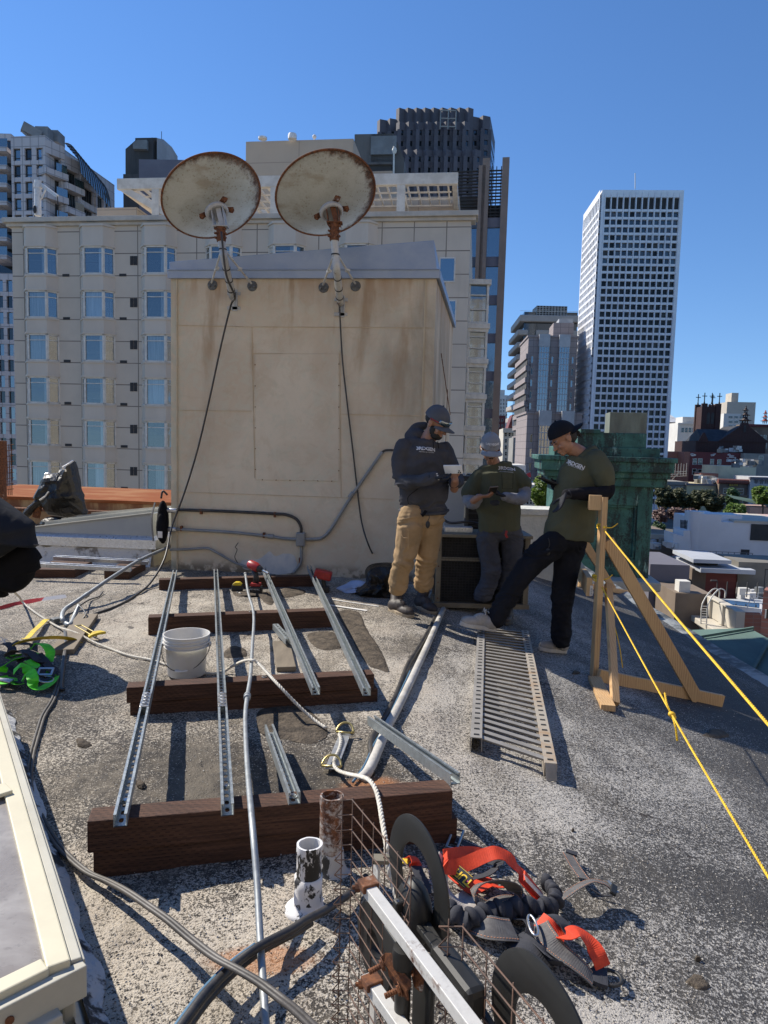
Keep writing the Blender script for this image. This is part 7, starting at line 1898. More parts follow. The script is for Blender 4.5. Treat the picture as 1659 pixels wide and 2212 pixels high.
def church():
 Y=285;root,w=blk('church_tower','dark brick church tower with four crosses, paired lancets and a clock',1518,1556,866+12,Y,8.5,None,rot=.10);L=w.L
 w.box(b0:=MB(),0,L,GZ,w.zt,-8,0);b0.build('wall',dbrick,root)
 b=MB()
 for s_ in(0,L-1.4):
  for oo in(.35,-7.4):w.box(b,s_-.35,s_+1.7,GZ,w.zt+1.2,oo-1.2,oo)
 b.build('buttress',dbrick,root)
 b=MB()
 for k in range(6):w.box(b,L*k/6+.2,L*k/6+.8,w.zt,w.zt+1.0,-.7,0)
 b.build('battlement',dbrick,root)
 for s_ in(L*.36,L*.60):
  b=MB();z1=w.zt-2.2;z0=w.zt-6.8;pts=[w.pt(s_-.62,z0,.02),w.pt(s_+.62,z0,.02),w.pt(s_+.62,z1-.8,.02),w.pt(s_+.3,z1-.2,.02),w.pt(s_,z1,.02),w.pt(s_-.3,z1-.2,.02),w.pt(s_-.62,z1-.8,.02)];b.prism(pts,w.n*.03);b.build('lancet_window',MT['room'],root)
 ck=w.pt(L*.52,w.zt-10.4,.05);b=MB();b.lathe([(0,.06),(1.35,.06),(1.45,0)],ck,w.n,32);co=b.build('clock_face',surf('clock_dark',(.05,.045,.045),None,1,.7,bump=0),root)
 b=MB()
 for k in range(12):t=2*math.pi*k/12;q=ck+w.n*.08+w.e*math.cos(t)*1.1+V((0,0,math.sin(t)*1.1));b.bar(q-(q-ck-w.n*.08)*.12,q+(q-ck-w.n*.08)*.08,.1,.04,up=w.n)
 b.build('numeral_mark',stone,co);b=MB();b.bar(ck+w.n*.1,ck+w.n*.1+w.e*.5+V((0,0,-.75)),.12,.04,up=w.n);b.bar(ck+w.n*.1,ck+w.n*.1+w.e*-.5+V((0,0,-.3)),.12,.04,up=w.n);b.build('clock_hand',stone,co)
 for s_,oo in((.5,0),(L-.5,0),(.5,-7.5),(L-.5,-7.5),(L*.5,0)):
  p=w.pt(s_,w.zt+1.0,oo);b=MB();b.lathe([(.45,0),(.1,1.6)],p,(0,0,1),8);b.bar(p+V((0,0,1.2)),p+V((0,0,4.4)),.3,.25,up=(0,1,0));b.bar(p+V((-.95,0,3.1)),p+V((.95,0,3.1)),.3,.25,up=(0,1,0));b.build('cross',MT['copdk'],root)
 r2,w2=blk('church_nave','dark brick church hall with steep slate roof and stepped gable below the church tower',1504,1655,952,262,30,None,rot=.08,vb=1040)
 L=w2.L;b=MB();w2.box(b,0,L,w2.zb,w2.zt,-24,0);pk=w2.zt+6.2;gx=w2.sz(1610,900)[0]
 b.prism([w2.pt(gx-8.9,w2.zt,.3),w2.pt(gx+8.9,w2.zt,.3),w2.pt(gx+1.6,w2.zt+5.6,.3),w2.pt(gx+1.1,w2.zt+6.9,.3),w2.pt(gx-1.1,w2.zt+6.9,.3),w2.pt(gx-1.6,w2.zt+5.6,.3)],w2.n*-1.2)
 b.prism([w2.pt(.5,w2.zt-.5,.3),w2.pt(4.5,w2.zt-.5,.3),w2.pt(2.8,w2.zt+3.0,.3),w2.pt(2.2,w2.zt+3.0,.3)],w2.n*-1.0)
 b.build('wall',dbrick,r2)
 b=MB();zr=w2.zt+4.6;b.add([w2.pt(2,w2.zt,-.2),w2.pt(L,w2.zt,-.2),w2.pt(L,zr,-9),w2.pt(3,zr,-9),w2.pt(2,w2.zt,-18),w2.pt(L,w2.zt,-18)],[(0,1,2,3),(3,2,5,4),(0,3,4)])
 b.add([w2.pt(gx-8.5,w2.zt,-1),w2.pt(gx+8.5,w2.zt,-1),w2.pt(gx,w2.zt+6,-1),w2.pt(gx-8.5,w2.zt,-20),w2.pt(gx+8.5,w2.zt,-20),w2.pt(gx,w2.zt+6,-20)],[(0,2,5,3),(1,4,5,2),(0,1,2)]);b.build('roof',slate,r2)
 b=MB();w2.box(b,gx-.4,gx+.4,w2.zt+3.5,w2.zt+6,.3,.4);b.build('window',MT['room'],r2)
 for q in((1551,1040),):pass
MT['copdk']=surf('dark_bronze_cross',(.03,.045,.045),None,1,.6,bump=0)
church()
r_,w=facade('pale_high_rise','pale blank sided apartment block behind the church tower',1571,1633,866+2,380,22,surf('tan_wall',(.46,.41,.34),(.42,.375,.31),.1,.85,bump=0),[],rot=.12)
b=MB();w.box(b,3,w.L*.45,w.zt,w.zt+5,-12,-3);b.build('lift_room',surf('tan_wall2',(.50,.45,.37),None,.1,.85,bump=0),r_)
facade('balconied_block','pale block with dark strip windows right of the church tower',1564,1612,893,330,14,offw,grid(1574,899,12,10,3,4,8,4.5),rot=.12)
def pagoda(u,v0,v1,Y,label,red=False):
 c=at(u,v1,Y);top=at(u,v0,Y);H=top.z-c.z;root=thing('pagoda_roof',label,'pagoda',c);mr=surf('pagoda_dark',(.035,.02,.02),None,1,.7,bump=0)if not red else surf('pagoda_red',(.32,.06,.04),None,1,.7,bump=0)
 for i,(f,r)in enumerate(((0.0,3.6),(.3,2.8),(.58,2.0))):
  z=c.z+H*f;b=MB();R_=r*H/13
  pr=[(R_*1.25,.25*R_),(R_*1.0,.1*R_),(R_*.75,.28*R_),(R_*.35,.75*R_),(R_*.3,.9*R_)];b.lathe(pr,V((c.x,c.y,z+H*.14)),(0,0,1),6);b.build('tier_roof',mr,root)
  b=MB();
  for k in range(6):t=2*math.pi*k/6;b.tube([V((c.x+math.cos(t)*R_*.5,c.y+math.sin(t)*R_*.5,z)),V((c.x+math.cos(t)*R_*.5,c.y+math.sin(t)*R_*.5,z+H*.18))],.12*R_,6)
  b.build('column',mr,root)
 b=MB();b.lathe([(.35,0),(.5,H*.06),(.15,H*.12),(.3,H*.15),(0,H*.22)],V((c.x,c.y,c.z+H*.80)),(0,0,1),8);b.build('finial',mr,root)
pagoda(1609,876,916,300,'dark three tiered pagoda turret on the skyline right of the church tower');pagoda(1652,886,915,285,'red tiled pagoda turret cut by the right edge',True)
facade('ornate_dark_block','dark block with ornamental eaves under the red pagoda at the right edge',1612,1700,916,288,10,brwn,grid(1640,940,10,18,3,2,5,10),cornice=(1.0,1.0,maroon))
r_,w=facade('brick_building','orange brick building partly behind the copper cornice',1413,1482,981-7,258,18,brick,grid(1428,991,9,17,5,2,4,8),fm=stone)
r_,w=facade('maroon_building','long dark red painted building with white framed windows and graffiti',1490,1608,979-3,250,18,maroon,[(1497,991,1504,1003),(1509,991,1516,1003),(1535,992,1541,1003),(1550,993,1557,1003),(1496,1013,1503,1025),(1508,1014,1515,1026)],fm=offw)
for(s0,u,v,ln)in((.6,1580,986,4),(.5,1592,992,5),(.4,1584,996,3),(.4,1498,982,4),(.3,1541,983,3)):
 rr=random.Random(int(u));b=MB();s_,z=w.sz(u,v)
 pts=[w.pt(s_+rr.uniform(-1,1)*s0*3,z+rr.uniform(-1,1)*s0*1.6,.06)for _ in range(9)];b.tube(smooth(pts,4),.12*s0+.05,4);b.build('graffiti',MT['white'],r_)
b=MB();p=at(1486,979,246);w.box(b,-1.8,0,GZ,w.zt,-16,.3);b.build('pilaster',brick,r_)
facade('pale_brick_stub','low structures with a red hoarding beyond the right end of the maroon building',1607,1700,979,246,10,greyw,[(1640,985,1648,995)],rot=.08)
def roofbits(label,uvs,Y,seed,n=14):
 rr=random.Random(seed);(u0,v0,u1,v1)=uvs;root=thing('roof_clutter',label,'roof equipment',at(u0,v1,Y),'rooftop equipment in the middle distance')
 for k in range(n):
  c=at(rr.uniform(u0,u1),rr.uniform(v0,v1),Y+rr.uniform(-3,3));b=MB();s_=rr.uniform(.5,1.5)*(1 if Y>150 else.5);b.box(c,(s_*1.6,s_,s_),Matrix.Rotation(rr.uniform(0,1),3,'Z'));b.build(rr.choice(['vent_box','duct_piece','skylight_box']),rr.choice([roofwh,MT['plantgrey'],offw,greyw]),root)
roofbits('pale vents and boxes scattered on roofs above the church side of the maroon building',(1552,966,1600,974),252,5)
facade('cream_parapet_building','flat cream yellow building with sunlit parapet below the maroon building',1551,1634,1006,228,14,surf('sunlit_cream',(.66,.60,.42),None,.2,.8,bump=0),[])
roofbits('cluster of white roof vents and ducts above the cream parapet',(1570,994,1655,1006),207,8,22)
roofbits('vents and boxes on the grey membrane roof at the right',tuple(zq2(1150,870))+tuple(zq2(1400,960)),62,12,12)
roofbits('small vents and ducts on the dark roofs right of the copper pier',tuple(zq2(270,380))+tuple(zq2(520,480)),84,14,12)
roofbits('plant boxes on the roof edge of the white modern house',tuple(zq2(860,185))+tuple(zq2(1380,205)),90,17,9)
r_,w=facade('grey_stone_building','grey stone building with dark windows right of the copper pier',1413,1484,1044-5,215,14,greyw,[(1429,1052,1436,1067),(1442,1052,1449,1066),(1459,1052,1466,1066),(1472,1052,1478,1062)],cornice=(.6,1.0,greyw))
b=MB();
for k in range(7):p=at(1446+6*k,1035-8+(k%2)*2,218);b.tube([p,p+V((0,0,3.8))],.08,5);
for z in range(3):b.tube([at(1446,1030-z*5,218),at(1484,1028-z*5,218)],.08,5)
b.tube([at(1452,1036,218),at(1470,1018,218)],.08,5);tag(b.build('roof_trellis',stone),'thin pale timber trellis standing on the grey stone building roof','trellis')
r_,w=facade('yellow_building','cream yellow three bay building in the park side row',1484,1553,1052-8,213,12,ylw,[(1494,1066,1505,1078),(1512,1066,1523,1078),(1530,1067,1540,1079)],cornice=(.5,.5,MT['mauve']),frame=.1,fm=offw)
roofbits('white pipes and domes on the roof of the yellow building',(1490,1028,1545,1042),216,2,18)
facade('pink_brick_stub','pink and orange brick penthouse behind the yellow building',1514,1552,1022,222,6,brick,[])
r_,w=facade('sign_building','brown building with red tiled eave and black sign with gold characters',1554,1621,1046-6,210,12,brwn,[(1563,1055,1575,1066),(1592,1056,1605,1067),(1563,1078,1574,1088),(1592,1079,1603,1090)],fm=stone)
b=MB();a=w.pt(-.6,w.zt+.1,.4);c=w.pt(w.L+.6,w.zt+.1,.4);b.tube([a,c],.75,12);b.build('tiled_eave',surf('red_tiles',(.20,.07,.055),(.14,.05,.04),1.5,.7,bump=0),r_)
s0,z1=w.sz(1573,1045);s1,z0=w.sz(1595,1051);b=MB();w.box(b,s0,s1,z0,z1,.05,.25);so=b.build('sign_board',MT['signblack'],r_)
text_mesh('lettering','\u91d1\u53f0\u6cb3\u4f1a',(z1-z0)*.9,w.pt((s0+s1)/2,(z0+z1)/2,.28),w.e,(0,0,1),MT['gold2']if 'gold2' in MT else MT['gold'],so,.01)
for(u0,v0,u1,v1)in((1556,1068,1577,1072),(1591,1069,1620,1073)):
 s0,z1=w.sz(u0,v0);s1,z0=w.sz(u1,v1);b=MB();w.box(b,s0,s1,z0,z1,0,1.0);b.build('balcony',brwn,r_)
s0,z1=w.sz(1592,1101);s1,z0=w.sz(1614,1107);b=MB();w.box(b,s0,s1,z0,z1,.05,.3);so=b.build('shop_sign',MT['white'],r_)
text_mesh('lettering','\u4e2d\u5c71\u516c\u53f8',(z1-z0)*.6,w.pt((s0+s1)/2,(z0+z1)/2,.33),w.e,(0,0,1),MT['letterdk'],so,.01)
r_,w=facade('grey_white_building','pale grey building with characters under its arched cornice at the right edge',1621,1700,1030,208,12,surf('pale_grey_facade',(.44,.45,.46),(.38,.39,.40),.3,.8,bump=0),[(1627,1056,1638,1068),(1645,1057,1656,1069),(1627,1080,1638,1090)],gm=MT['g_teal'],cornice=(.6,.7,MT['mauve']))
s_,z_=w.sz(1645,1041);text_mesh('lettering','\u83ef\u6703\u9928',1.5,w.pt(s_,z_,.08),w.e,(0,0,1),MT['letterdk'],r_,.02)
r_,w=blk('pavilion','long low pavilion with green tiled sloping roof at the right edge of the park',1620,1720,1095,150,8,surf('pinkish_wall',(.42,.28,.22),(.36,.24,.19),.4,.8,bump=0),rot=.05)
b=MB();b.add([w.pt(-3,w.zt+1.6,-1),w.pt(w.L,w.zt-1.0,1.2),w.pt(w.L,w.zt+.4,-4),w.pt(-3,w.zt+2.2,-5)],[(0,1,2,3)]);b.build('roof',surf('green_tile',(.08,.13,.09),None,.5,.7,bump=0),r_)
facade('pink_house','pink stepped house with small windows at the right edge below the pavilion',1618,1720,1117,128,8,surf('pink_render',(.55,.38,.33),None,.4,.8,bump=0),[(1637,1124,1643,1132),(1656,1125,1661,1133)])
# trees
L1=m_leaf('dark_magnolia_leaf',(0.035,0.050,0.018),(0.10,0.105,0.045));L2=m_leaf('bright_leaf',(0.085,0.16,0.02),(0.17,0.25,0.04),.35);L3=m_leaf('deep_green_leaf',(0.03,0.065,0.02),(0.06,0.12,0.03));L4=m_leaf('bare_reddish_twig',(0.16,0.085,0.065),(0.10,0.06,0.05),.1)
bark=surf('tree_bark',(.09,.07,.055),None,2,.9,bump=0)
def tree(name,label,u,v0,v1,wpx,Y,leaf,n,ls,group=None,seed=0,trunkf=.35,squash=1.0):
 rr=random.Random(seed);top=at(u,v0,Y);bot=at(u,v1,Y);H=top.z-bot.z;W=wpx/FPX*Y;base=V((top.x,top.y,GZ))
 root=thing(name,label,'tree',base,group);c=V((top.x,top.y,(top.z+bot.z)/2))
 b=MB();b.tube(smooth([base,base+V((.2,0,(c.z-GZ)*.5)),c],4),[.35,.33,.3,.28,.26,.24,.22,.2,.15],8)
 for k in range(7):
  t=rr.uniform(0,6.28);e_=c+V((math.cos(t)*W*.33,math.sin(t)*W*.3,rr.uniform(-.2,.4)*H));b.tube([V((c.x,c.y,c.z-H*.3)),(c+e_)/2+V((0,0,-.1*H)),e_],[.14,.09,.03],5)
 b.build('trunk',bark,root,sm=True)
 cl=[]
 for k in range(26):
  d=V((rr.gauss(0,1),rr.gauss(0,1),rr.gauss(0,1))).normalized()*rr.uniform(.45,1.0)**.6
  cl.append((c+V((d.x*W*.40,d.y*W*.40,d.z*H*.40)),rr.uniform(.12,.22)*(W+H)*.5))
 vs=[];fs=[]
 for k in range(n):
  q,r=cl[rr.randrange(len(cl))];d=V((rr.gauss(0,1),rr.gauss(0,1),rr.gauss(0,1))).normalized()*r*rr.uniform(.5,1.0)**.4
  p=q+V((d.x,d.y,d.z*squash));a=V((rr.gauss(0,1),rr.gauss(0,1),rr.gauss(0,.6))).normalized();e_=a.orthogonal().normalized();s_=ls*rr.uniform(.6,1.3);i=len(vs)
  vs+=[p-a*s_,p+e_*s_*.5,p+a*s_,p-e_*s_*.5];fs.append((i,i+1,i+2,i+3))
 b=MB();b.v=vs;b.f=fs;b.build('crown',leaf,root,uv=False)
for i,(u,v0,v1,wp,Y,lab)in enumerate(((1432,1050,1098,52,172,'dark glossy tree nearest the copper pier in the park row'),(1470,1052,1100,52,170,'second dark glossy tree in the park row'),(1508,1058,1104,46,168,'third dark glossy tree in the park row, in front of the yellow building'),(1540,1054,1104,50,166,'fourth dark glossy tree in the park row, before the sign building'))):
 tree('park_tree',lab,u,v0,v1,wp,Y,L1,3200,.42,'dark trees along the park',20+i)
tree('park_tree','narrow dark conifer in front of the sign building',1584,1052,1104,22,164,L3,1800,.38,'dark trees along the park',31)
tree('street_tree','bright green tree at the right edge below the grey white building',1650,1048,1092,46,150,L2,3000,.36,None,41)
tree('round_bush_tree','rounded bright green willow like tree above the white modern house',1588,1087,1118,44,135,L2,3200,.30,None,43)
tree('street_tree','tall bright green tree between the middle and right man',1180,1012,1108,74,75,L2,4200,.20,None,45)
tree('park_shrub','dark green shrub beside the copper pier at the bottom of the park',1425,1124,1150,26,120,L3,1400,.22,None,47)
for i,u in enumerate((1428,1462,1490)):
 tree('bare_tree',['reddish bare twigged tree nearest the copper pier','middle reddish bare twigged tree in the park','right reddish bare twigged tree beside the white modern house'][i],u,1096,1128,38,140,L4,1500,.28,'bare winter trees in the park',50+i)
p=at(1127,1084,55);root=thing('street_lamp','black street lamp post with round white globe between the middle and right man','street lamp',V((p.x,p.y,GZ)))
b=MB();b.tube([V((p.x,p.y,GZ)),p],[.16,.09],8);b.build('post',MT['black'],root,sm=True);b=MB();b.ell(p+V((0,0,.3)),(.22,.22,.28),None,12);b.build('globe',MT['white'],root,sm=True)
mwh=surf('smooth_white_render',(0.66,0.67,0.69),(0.60,0.61,0.63),.3,.7,bump=0)
zq=zc(2500,2000,572,1406.0)
def modernhouse():
 Y=82.0;a=at(*zq(765,200),Y);w=Wall(V((a.x,a.y,0)),V((a.x,a.y,0))+V((math.cos(.1),-math.sin(.1),0)))
 root=thing('white_modern_house','white modern house with rounded stair tower, terrace railing and stepped side wall','building',w.pt(0,GZ));L=w.sz(1720,1100)[0]
 zt=at(*zq(1000,215),Y).z;b=MB();w.box(b,0,L,GZ,zt,-11,0);b.build('wall',mwh,root)
 c0=at(*zq(715,130),Y);
 b=MB();sc,_=w.sz(*zq(712,300));zz=at(*zq(700,115),Y).z;b.lathe([(.85,GZ-0),(.85,zz),(.75,zz)],w.pt(sc,0,-.85),(0,0,1),36);w.box(b,sc,sc+2.6,GZ,zz-.25,-5,-.02);b.build('stair_tower',mwh,root,sm=True,ang=35)
 b=MB();w.box(b,sc+2.6,sc+5.5,zt,at(*zq(800,150),Y).z,-5,-1.6);b.build('roof_box',mwh,root)
 b=MB();b.prism([at(*zq(*q),Y+.3)for q in((475,330),(575,358),(575,300),(640,300),(655,560),(470,490))],V((.3,3.5,0)));b.build('side_wall',mwh,root)
 b=MB()
 for k in range(9):v_=205+13*k;b.bar(at(*zq(545,v_),Y+3),at(*zq(638,v_+4),Y+3),.06,.12)
 for u_ in(548,590,634):b.bar(at(*zq(u_,195),Y+3.1),at(*zq(u_,345),Y+3.1),.08,.08,up=(0,1,0))
 b.build('slatted_screen',MT['room'],root)
 s0,z1=w.sz(*zq(1240,235));s1,z0=w.sz(*zq(1406,400));b=MB();w.box(b,s0,L,z0,z1,.02,.12);b.build('loggia',MT['room'],root)
 s0,z1=w.sz(*zq(1140,485));s1,z0=w.sz(*zq(1215,590));b=MB();w.box(b,s0,s1,z0,z1,.02,.1);b.build('door',MT['room'],root)
 b=MB();w.box(b,sc+4,L,zt,zt+.25,-10.5,.1);b.build('roof_edge',stone,root)
 r=MB();y2=Y-9;q0=at(*zq(660,495),y2);q1=at(*zq(1255,525),y2)
 for k in range(5):r.tube([q0+V((0,0,-.28*k)),q1+V((0,0,-.28*k))],.03,5)
 for k in range(11):p=q0.lerp(q1,k/10);r.tube([p,p+V((0,0,-1.4))],.04,5)
 tag(r.build('terrace_railing',MT['plantgrey']),'thin metal terrace railing in front of the white modern house','railing')
modernhouse()
tanw=surf('taupe_wall',(.20,.185,.155),None,.4,.85,bump=0);redp=surf('red_cladding',(.20,.045,.035),(.15,.035,.03),.6,.7,bump=0,stretch=(.3,.3,3));lgr=surf('light_roof_membrane',(.42,.44,.47),(.36,.38,.41),.3,.8,bump=0)
r_,w=blk('red_clad_house','red clad house with flat pale roof slabs and clerestory below the white modern house',*((zq(800,690)[0]),1720),zq(800,690)[1],66,10,redp,rot=.08)
s0,z1=w.sz(*zq(1110,640));b=MB();w.box(b,s0,w.L,GZ,w.sz(*zq(1300,612))[1],-5,.15);b.build('taupe_wall',tanw,r_)
s0,z1=w.sz(*zq(640,530));s1,_=w.sz(*zq(1005,590));zU=w.sz(*zq(1000,578))[1];b=MB();w.box(b,s0,s1,zU-.35,zU,-5,1.0);w.box(b,w.sz(*zq(690,640))[0],w.sz(*zq(1215,690))[0],w.zt,w.zt+.4,-6,1.5);b.build('roof_slab',lgr,r_)
b=MB();w.box(b,s0+.6,s1-.6,w.zt+.4,zU-.35,-4.5,-.6);b.build('clerestory',MT['g_dark'],r_)
b=MB();w.box(b,s0+.3,0,GZ,w.zt+.1,-8,0);b.build('side_wall',brwn,r_)
def ornate():
 Y=55;a=at(*zq(640,800),Y+6);c=at(*zq(1110,1110),Y-3.5);w=Wall(a,c);L=w.L;zt=at(*zq(1110,1105),w.pt(L,0).y).z
 root=thing('ornate_parapet_building','old pale building with ornate cornice and panelled parapet round a grey flat roof','building',w.pt(L/2,GZ))
 b=MB();w.box(b,0,L,GZ,zt-1.5,-12,0);b.build('wall',greyw,root)
 b=MB();w.box(b,0,L,zt-1.5,zt,-.3,.05)
 for k in range(5):s_=L*k/4;w.box(b,s_-.3,s_+.3,zt-1.5,zt+.12,-.4,.25)
 w.box(b,-.2,L+.2,zt,zt+.14,-.45,.2);b.build('parapet',stone,root,bev=.03)
 b=MB();w.box(b,-.3,L+.3,zt-2.0,zt-1.55,-.1,1.3);w.box(b,-.2,L+.2,zt-2.4,zt-2.0,-.1,.8)
 b.build('cornice',stone,root,bev=.05)
 b=MB()
 for k in range(int(L/.6)):w.box(b,k*.6,k*.6+.25,zt-2.75,zt-2.4,0,.6)
 tag(b.build('dentils',stone,root),kind='stuff')
 for k in range(8):b=MB();w.box(b,.6+k*L/8,.6+k*L/8+1.0,zt-6.4,zt-3.6,0.0,.06);b.build('window',MT['g_dark'],root)
 b=MB();w.box(b,0,L,zt-1.1,zt-.95,-12,-.3);b.build('roof_surface',lgr,root)
 e2=V((math.cos(.08),-math.sin(.08),0));q=w.pt(L,0);w3=Wall(q,q+e2*20);b=MB();w3.box(b,0,1.6,GZ,zt,-.3,0.05);w3.box(b,1.6,6.5,GZ,zt-.15,-.3,0.0);b.build('brick_end',brick,root)
 b=MB();z=zt-1.0;b.prism([w.pt(0,z,-.3),w.pt(L,z,-.3),w.pt(L,z,-.3)+e2*14,w.pt(0,z,-.3)+e2*26+V((0,4,0))],V((0,0,-.3)));b.build('roof_surface',lgr,root)
 b=MB();c_=at(*zq(1125,985),Y+1);c_.z=z+.45;b.box(c_,(3.2,2.2,.5),Matrix.Rotation(-.5,3,'Z'));so=b.build('skylight_curb',roofwh,root);b=MB();c_=c_+V((0,0,.27));b.box(c_,(2.8,1.8,.05),Matrix.Rotation(-.5,3,'Z'));b.build('skylight_glazing',MT['g_dark'],so)
 p=at(*zq(1190,1090),Y-3);b=MB();t=at(*zq(1250,930),Y-3);b.tube([p,t],.035,6);b.tube([t,at(*zq(1275,1015),Y-3)],.03,6);b.tube([at(*zq(1185,930),Y-3),at(*zq(1265,932),Y-3)],.03,5);b.tube([t,at(*zq(1400,975),Y-2)],.02,5)
 tag(b.build('tv_aerial',MT['white']),'old leaning rooftop aerial on the grey membrane roof at right','aerial')
 pl=[at(*zq(745,1215),Y-1),at(*zq(760,1020),Y-1),at(*zq(860,880),Y),at(*zq(925,890),Y),at(*zq(925,960),Y)];b=MB()
 for o in(0,.45):b.tube(smooth([q+V((o,0,0))for q in pl],3),.05,6)
 for k in range(8):q=pl[0].lerp(pl[1],k/8);b.tube([q,q+V((.45,0,0))],.03,5)
 tag(b.build('roof_ladder',MT['frame']),'pale gooseneck ladder hooked over the ornate parapet','ladder')
ornate()
r_,w=blk('dark_lower_house','dark house with small balconies and air conditioner between copper pier and ornate parapet',zq(250,620)[0],zq(640,620)[0],zq(250,630)[1],62,8,MT['mauve'],rot=.05)
b=MB();s0,_=w.sz(*zq(300,800));zb_=w.sz(*zq(300,800))[1];w.box(b,s0,w.L,GZ,zb_,0,5);b.build('front_block',brwn,r_);b=MB();s1=w.sz(*zq(345,800))[0];w.box(b,s1,s1+.9,zb_,zb_+.9,3.6,4.6);b.build('air_conditioner',offw,r_)
b=MB();w.box(b,s1+3,w.L,zb_+1.0,zb_+1.1,4.5,4.7)
for k in range(12):w.box(b,s1+3+k*.8,s1+3.06+k*.8,zb_-.2,zb_+1.0,4.55,4.65)
b.build('balcony_rail',MT['room'],r_)
r_,w=blk('brown_terrace','low brown terrace walls and red brown shed just right of the copper pier',zq(245,330)[0],zq(520,330)[0],zq(245,330)[1],90,10,brwn,rot=.04)
b=MB();w.box(b,0,w.L,w.zt-.6,w.zt,0,.5);w.box(b,0,w.L*.85,w.zt-6,w.zt-5.2,0,3);b.build('coping',stone,r_)
r_,w=blk('red_brick_corner','red brick building corner with tall black windows and railing at the right edge',zq(1362,880)[0],1760,zq(1362,885)[1],34,5,brick,rot=.62)
s0,z1=w.sz(*zq(1362,1070));s1,z0=w.sz(1690,1340);b=MB();w.box(b,.15,4,z0,z1,0,.06);b.build('window',MT['g_dark'],r_);b=MB()
for k in range(5):w.box(b,.15+k*.45,.21+k*.45,z0,z1,.06,.12)
b.build('mullion',MT['frame'],r_);b=MB();w.box(b,0,5,w.zt+1.0,w.zt+1.06,0,.06)
for k in range(14):w.box(b,k*.3,k*.3+.04,w.zt,w.zt+1,0,.05)
b.build('railing',MT['room'],r_)
b=MB();b.quad(at(1405,1165,100)*1.0,at(1500,1165,100),at(1500,1120,160),at(1405,1120,160))
for i,p in enumerate(b.v):b.v[i]=V((p.x,p.y,GZ+.02))
tag(b.build('plaza',surf('plaza_paving',(.22,.20,.17),(.17,.155,.13),.3,.9,bump=0)),kind='structure')
def car(label,c,rot,col):
 root=thing('parked_car',label,'car',c,'cars in the street gap');R=Matrix.Rotation(rot,3,'Z')
 b=MB();b.box(c+V((0,0,.6)),(1.75,4.3,.65),R);o=b.build('body',surf('car_paint_'+label[:6].strip(),col,None,1,.25,bump=0),root,bev=.12);b=MB();b.box(c+V((0,0,1.15)),(1.5,2.3,.55),R);b.build('cabin',MT['g_dark'],root,bev=.15)
 for sx in(-.8,.8):
  for sy in(-1.35,1.35):b=MB();b.lathe([(.32,-.1),(.32,.1)],c+R@V((sx,sy,.32)),R@V((1,0,0)),14);b.build('wheel',MT['black'],root)
for i,(u,v,col)in enumerate(((1136,1096,(.7,.7,.7)),(1146,1104,(.6,.6,.62)),(1118,1100,(.1,.1,.12)))):
 q=gz(u,v,GZ);car(['white car farther away in the street gap between middle and right man','nearer silver car in the street gap between middle and right man','dark car at the left of the street gap'][i],q,.3,col)
# people
from mathutils.bvhtree import BVHTree
def remesh(mb,name,m,parent,vox=0.008,sm=3,amp=0.0,fr=9.0,wr=(1,1,1),seed=0.0,zf=None):
 me=bpy.data.meshes.new(name);me.from_pydata([tuple(p)for p in mb.v],[],mb.f)
 bm=bmesh.new();bm.from_mesh(me);bmesh.ops.recalc_face_normals(bm,faces=bm.faces);bm.to_mesh(me);bm.free()
 o=bpy.data.objects.new(name,me);COL.objects.link(o)
 r=o.modifiers.new('r','REMESH');r.mode='VOXEL';r.voxel_size=vox
 if sm:s_=o.modifiers.new('s','SMOOTH');s_.iterations=sm;s_.factor=.6
 dg=bpy.context.evaluated_depsgraph_get();nm=bpy.data.meshes.new_from_object(o.evaluated_get(dg));bpy.data.objects.remove(o);nm.name=name
 if amp:
  nr=[v.normal.copy()for v in nm.vertices]
  for v,n in zip(nm.vertices,nr):
   q=V((v.co.x*wr[0],v.co.y*wr[1],v.co.z*wr[2]))*fr+V((seed,0,seed))
   q+=V((noise.noise(q*.7),noise.noise(q*.7+V((9,0,0))),noise.noise(q*.7+V((0,9,0)))))*1.1
   a=1-2.6*abs(noise.noise(q));a=a*.6+.5*noise.noise(q*2.1)
   if zf:
    k=max(math.exp(-((v.co.z-z0)/w0)**2)for z0,w0 in zf);r_=1-2.8*abs(noise.noise(V((v.co.x*5+seed,v.co.y*5,v.co.z*26+2.5*noise.noise(v.co*6)))));a=a*(1-.5*k)+1.5*k*r_
   v.co=v.co+n*(amp*a)
 for p in nm.polygons:p.use_smooth=True
 nm.materials.clear();nm.materials.append(m);o=bpy.data.objects.new(name,nm);return link(o,parent)
def limb(mb,pts,rr,flat=None,n=14):
 P=smooth([V(p)for p in pts],5);R_=[]
 for i in range(len(P)):
  t=i/5;k=min(int(t),len(rr)-2);f=t-k;R_.append(rr[k]*(1-f)+rr[k+1]*f)
 mb.tube(P,R_,n,flat=flat);mb.ell(P[0],(R_[0],)*3,None,12);mb.ell(P[-1],(R_[-1],)*3,None,12)
def basis(Fd,U=(0,0,1)):
 Fd=V(Fd).normalized();U=V(U);S_=Fd.cross(U).normalized();U=S_.cross(Fd);return Matrix((S_,Fd,U)).transposed()
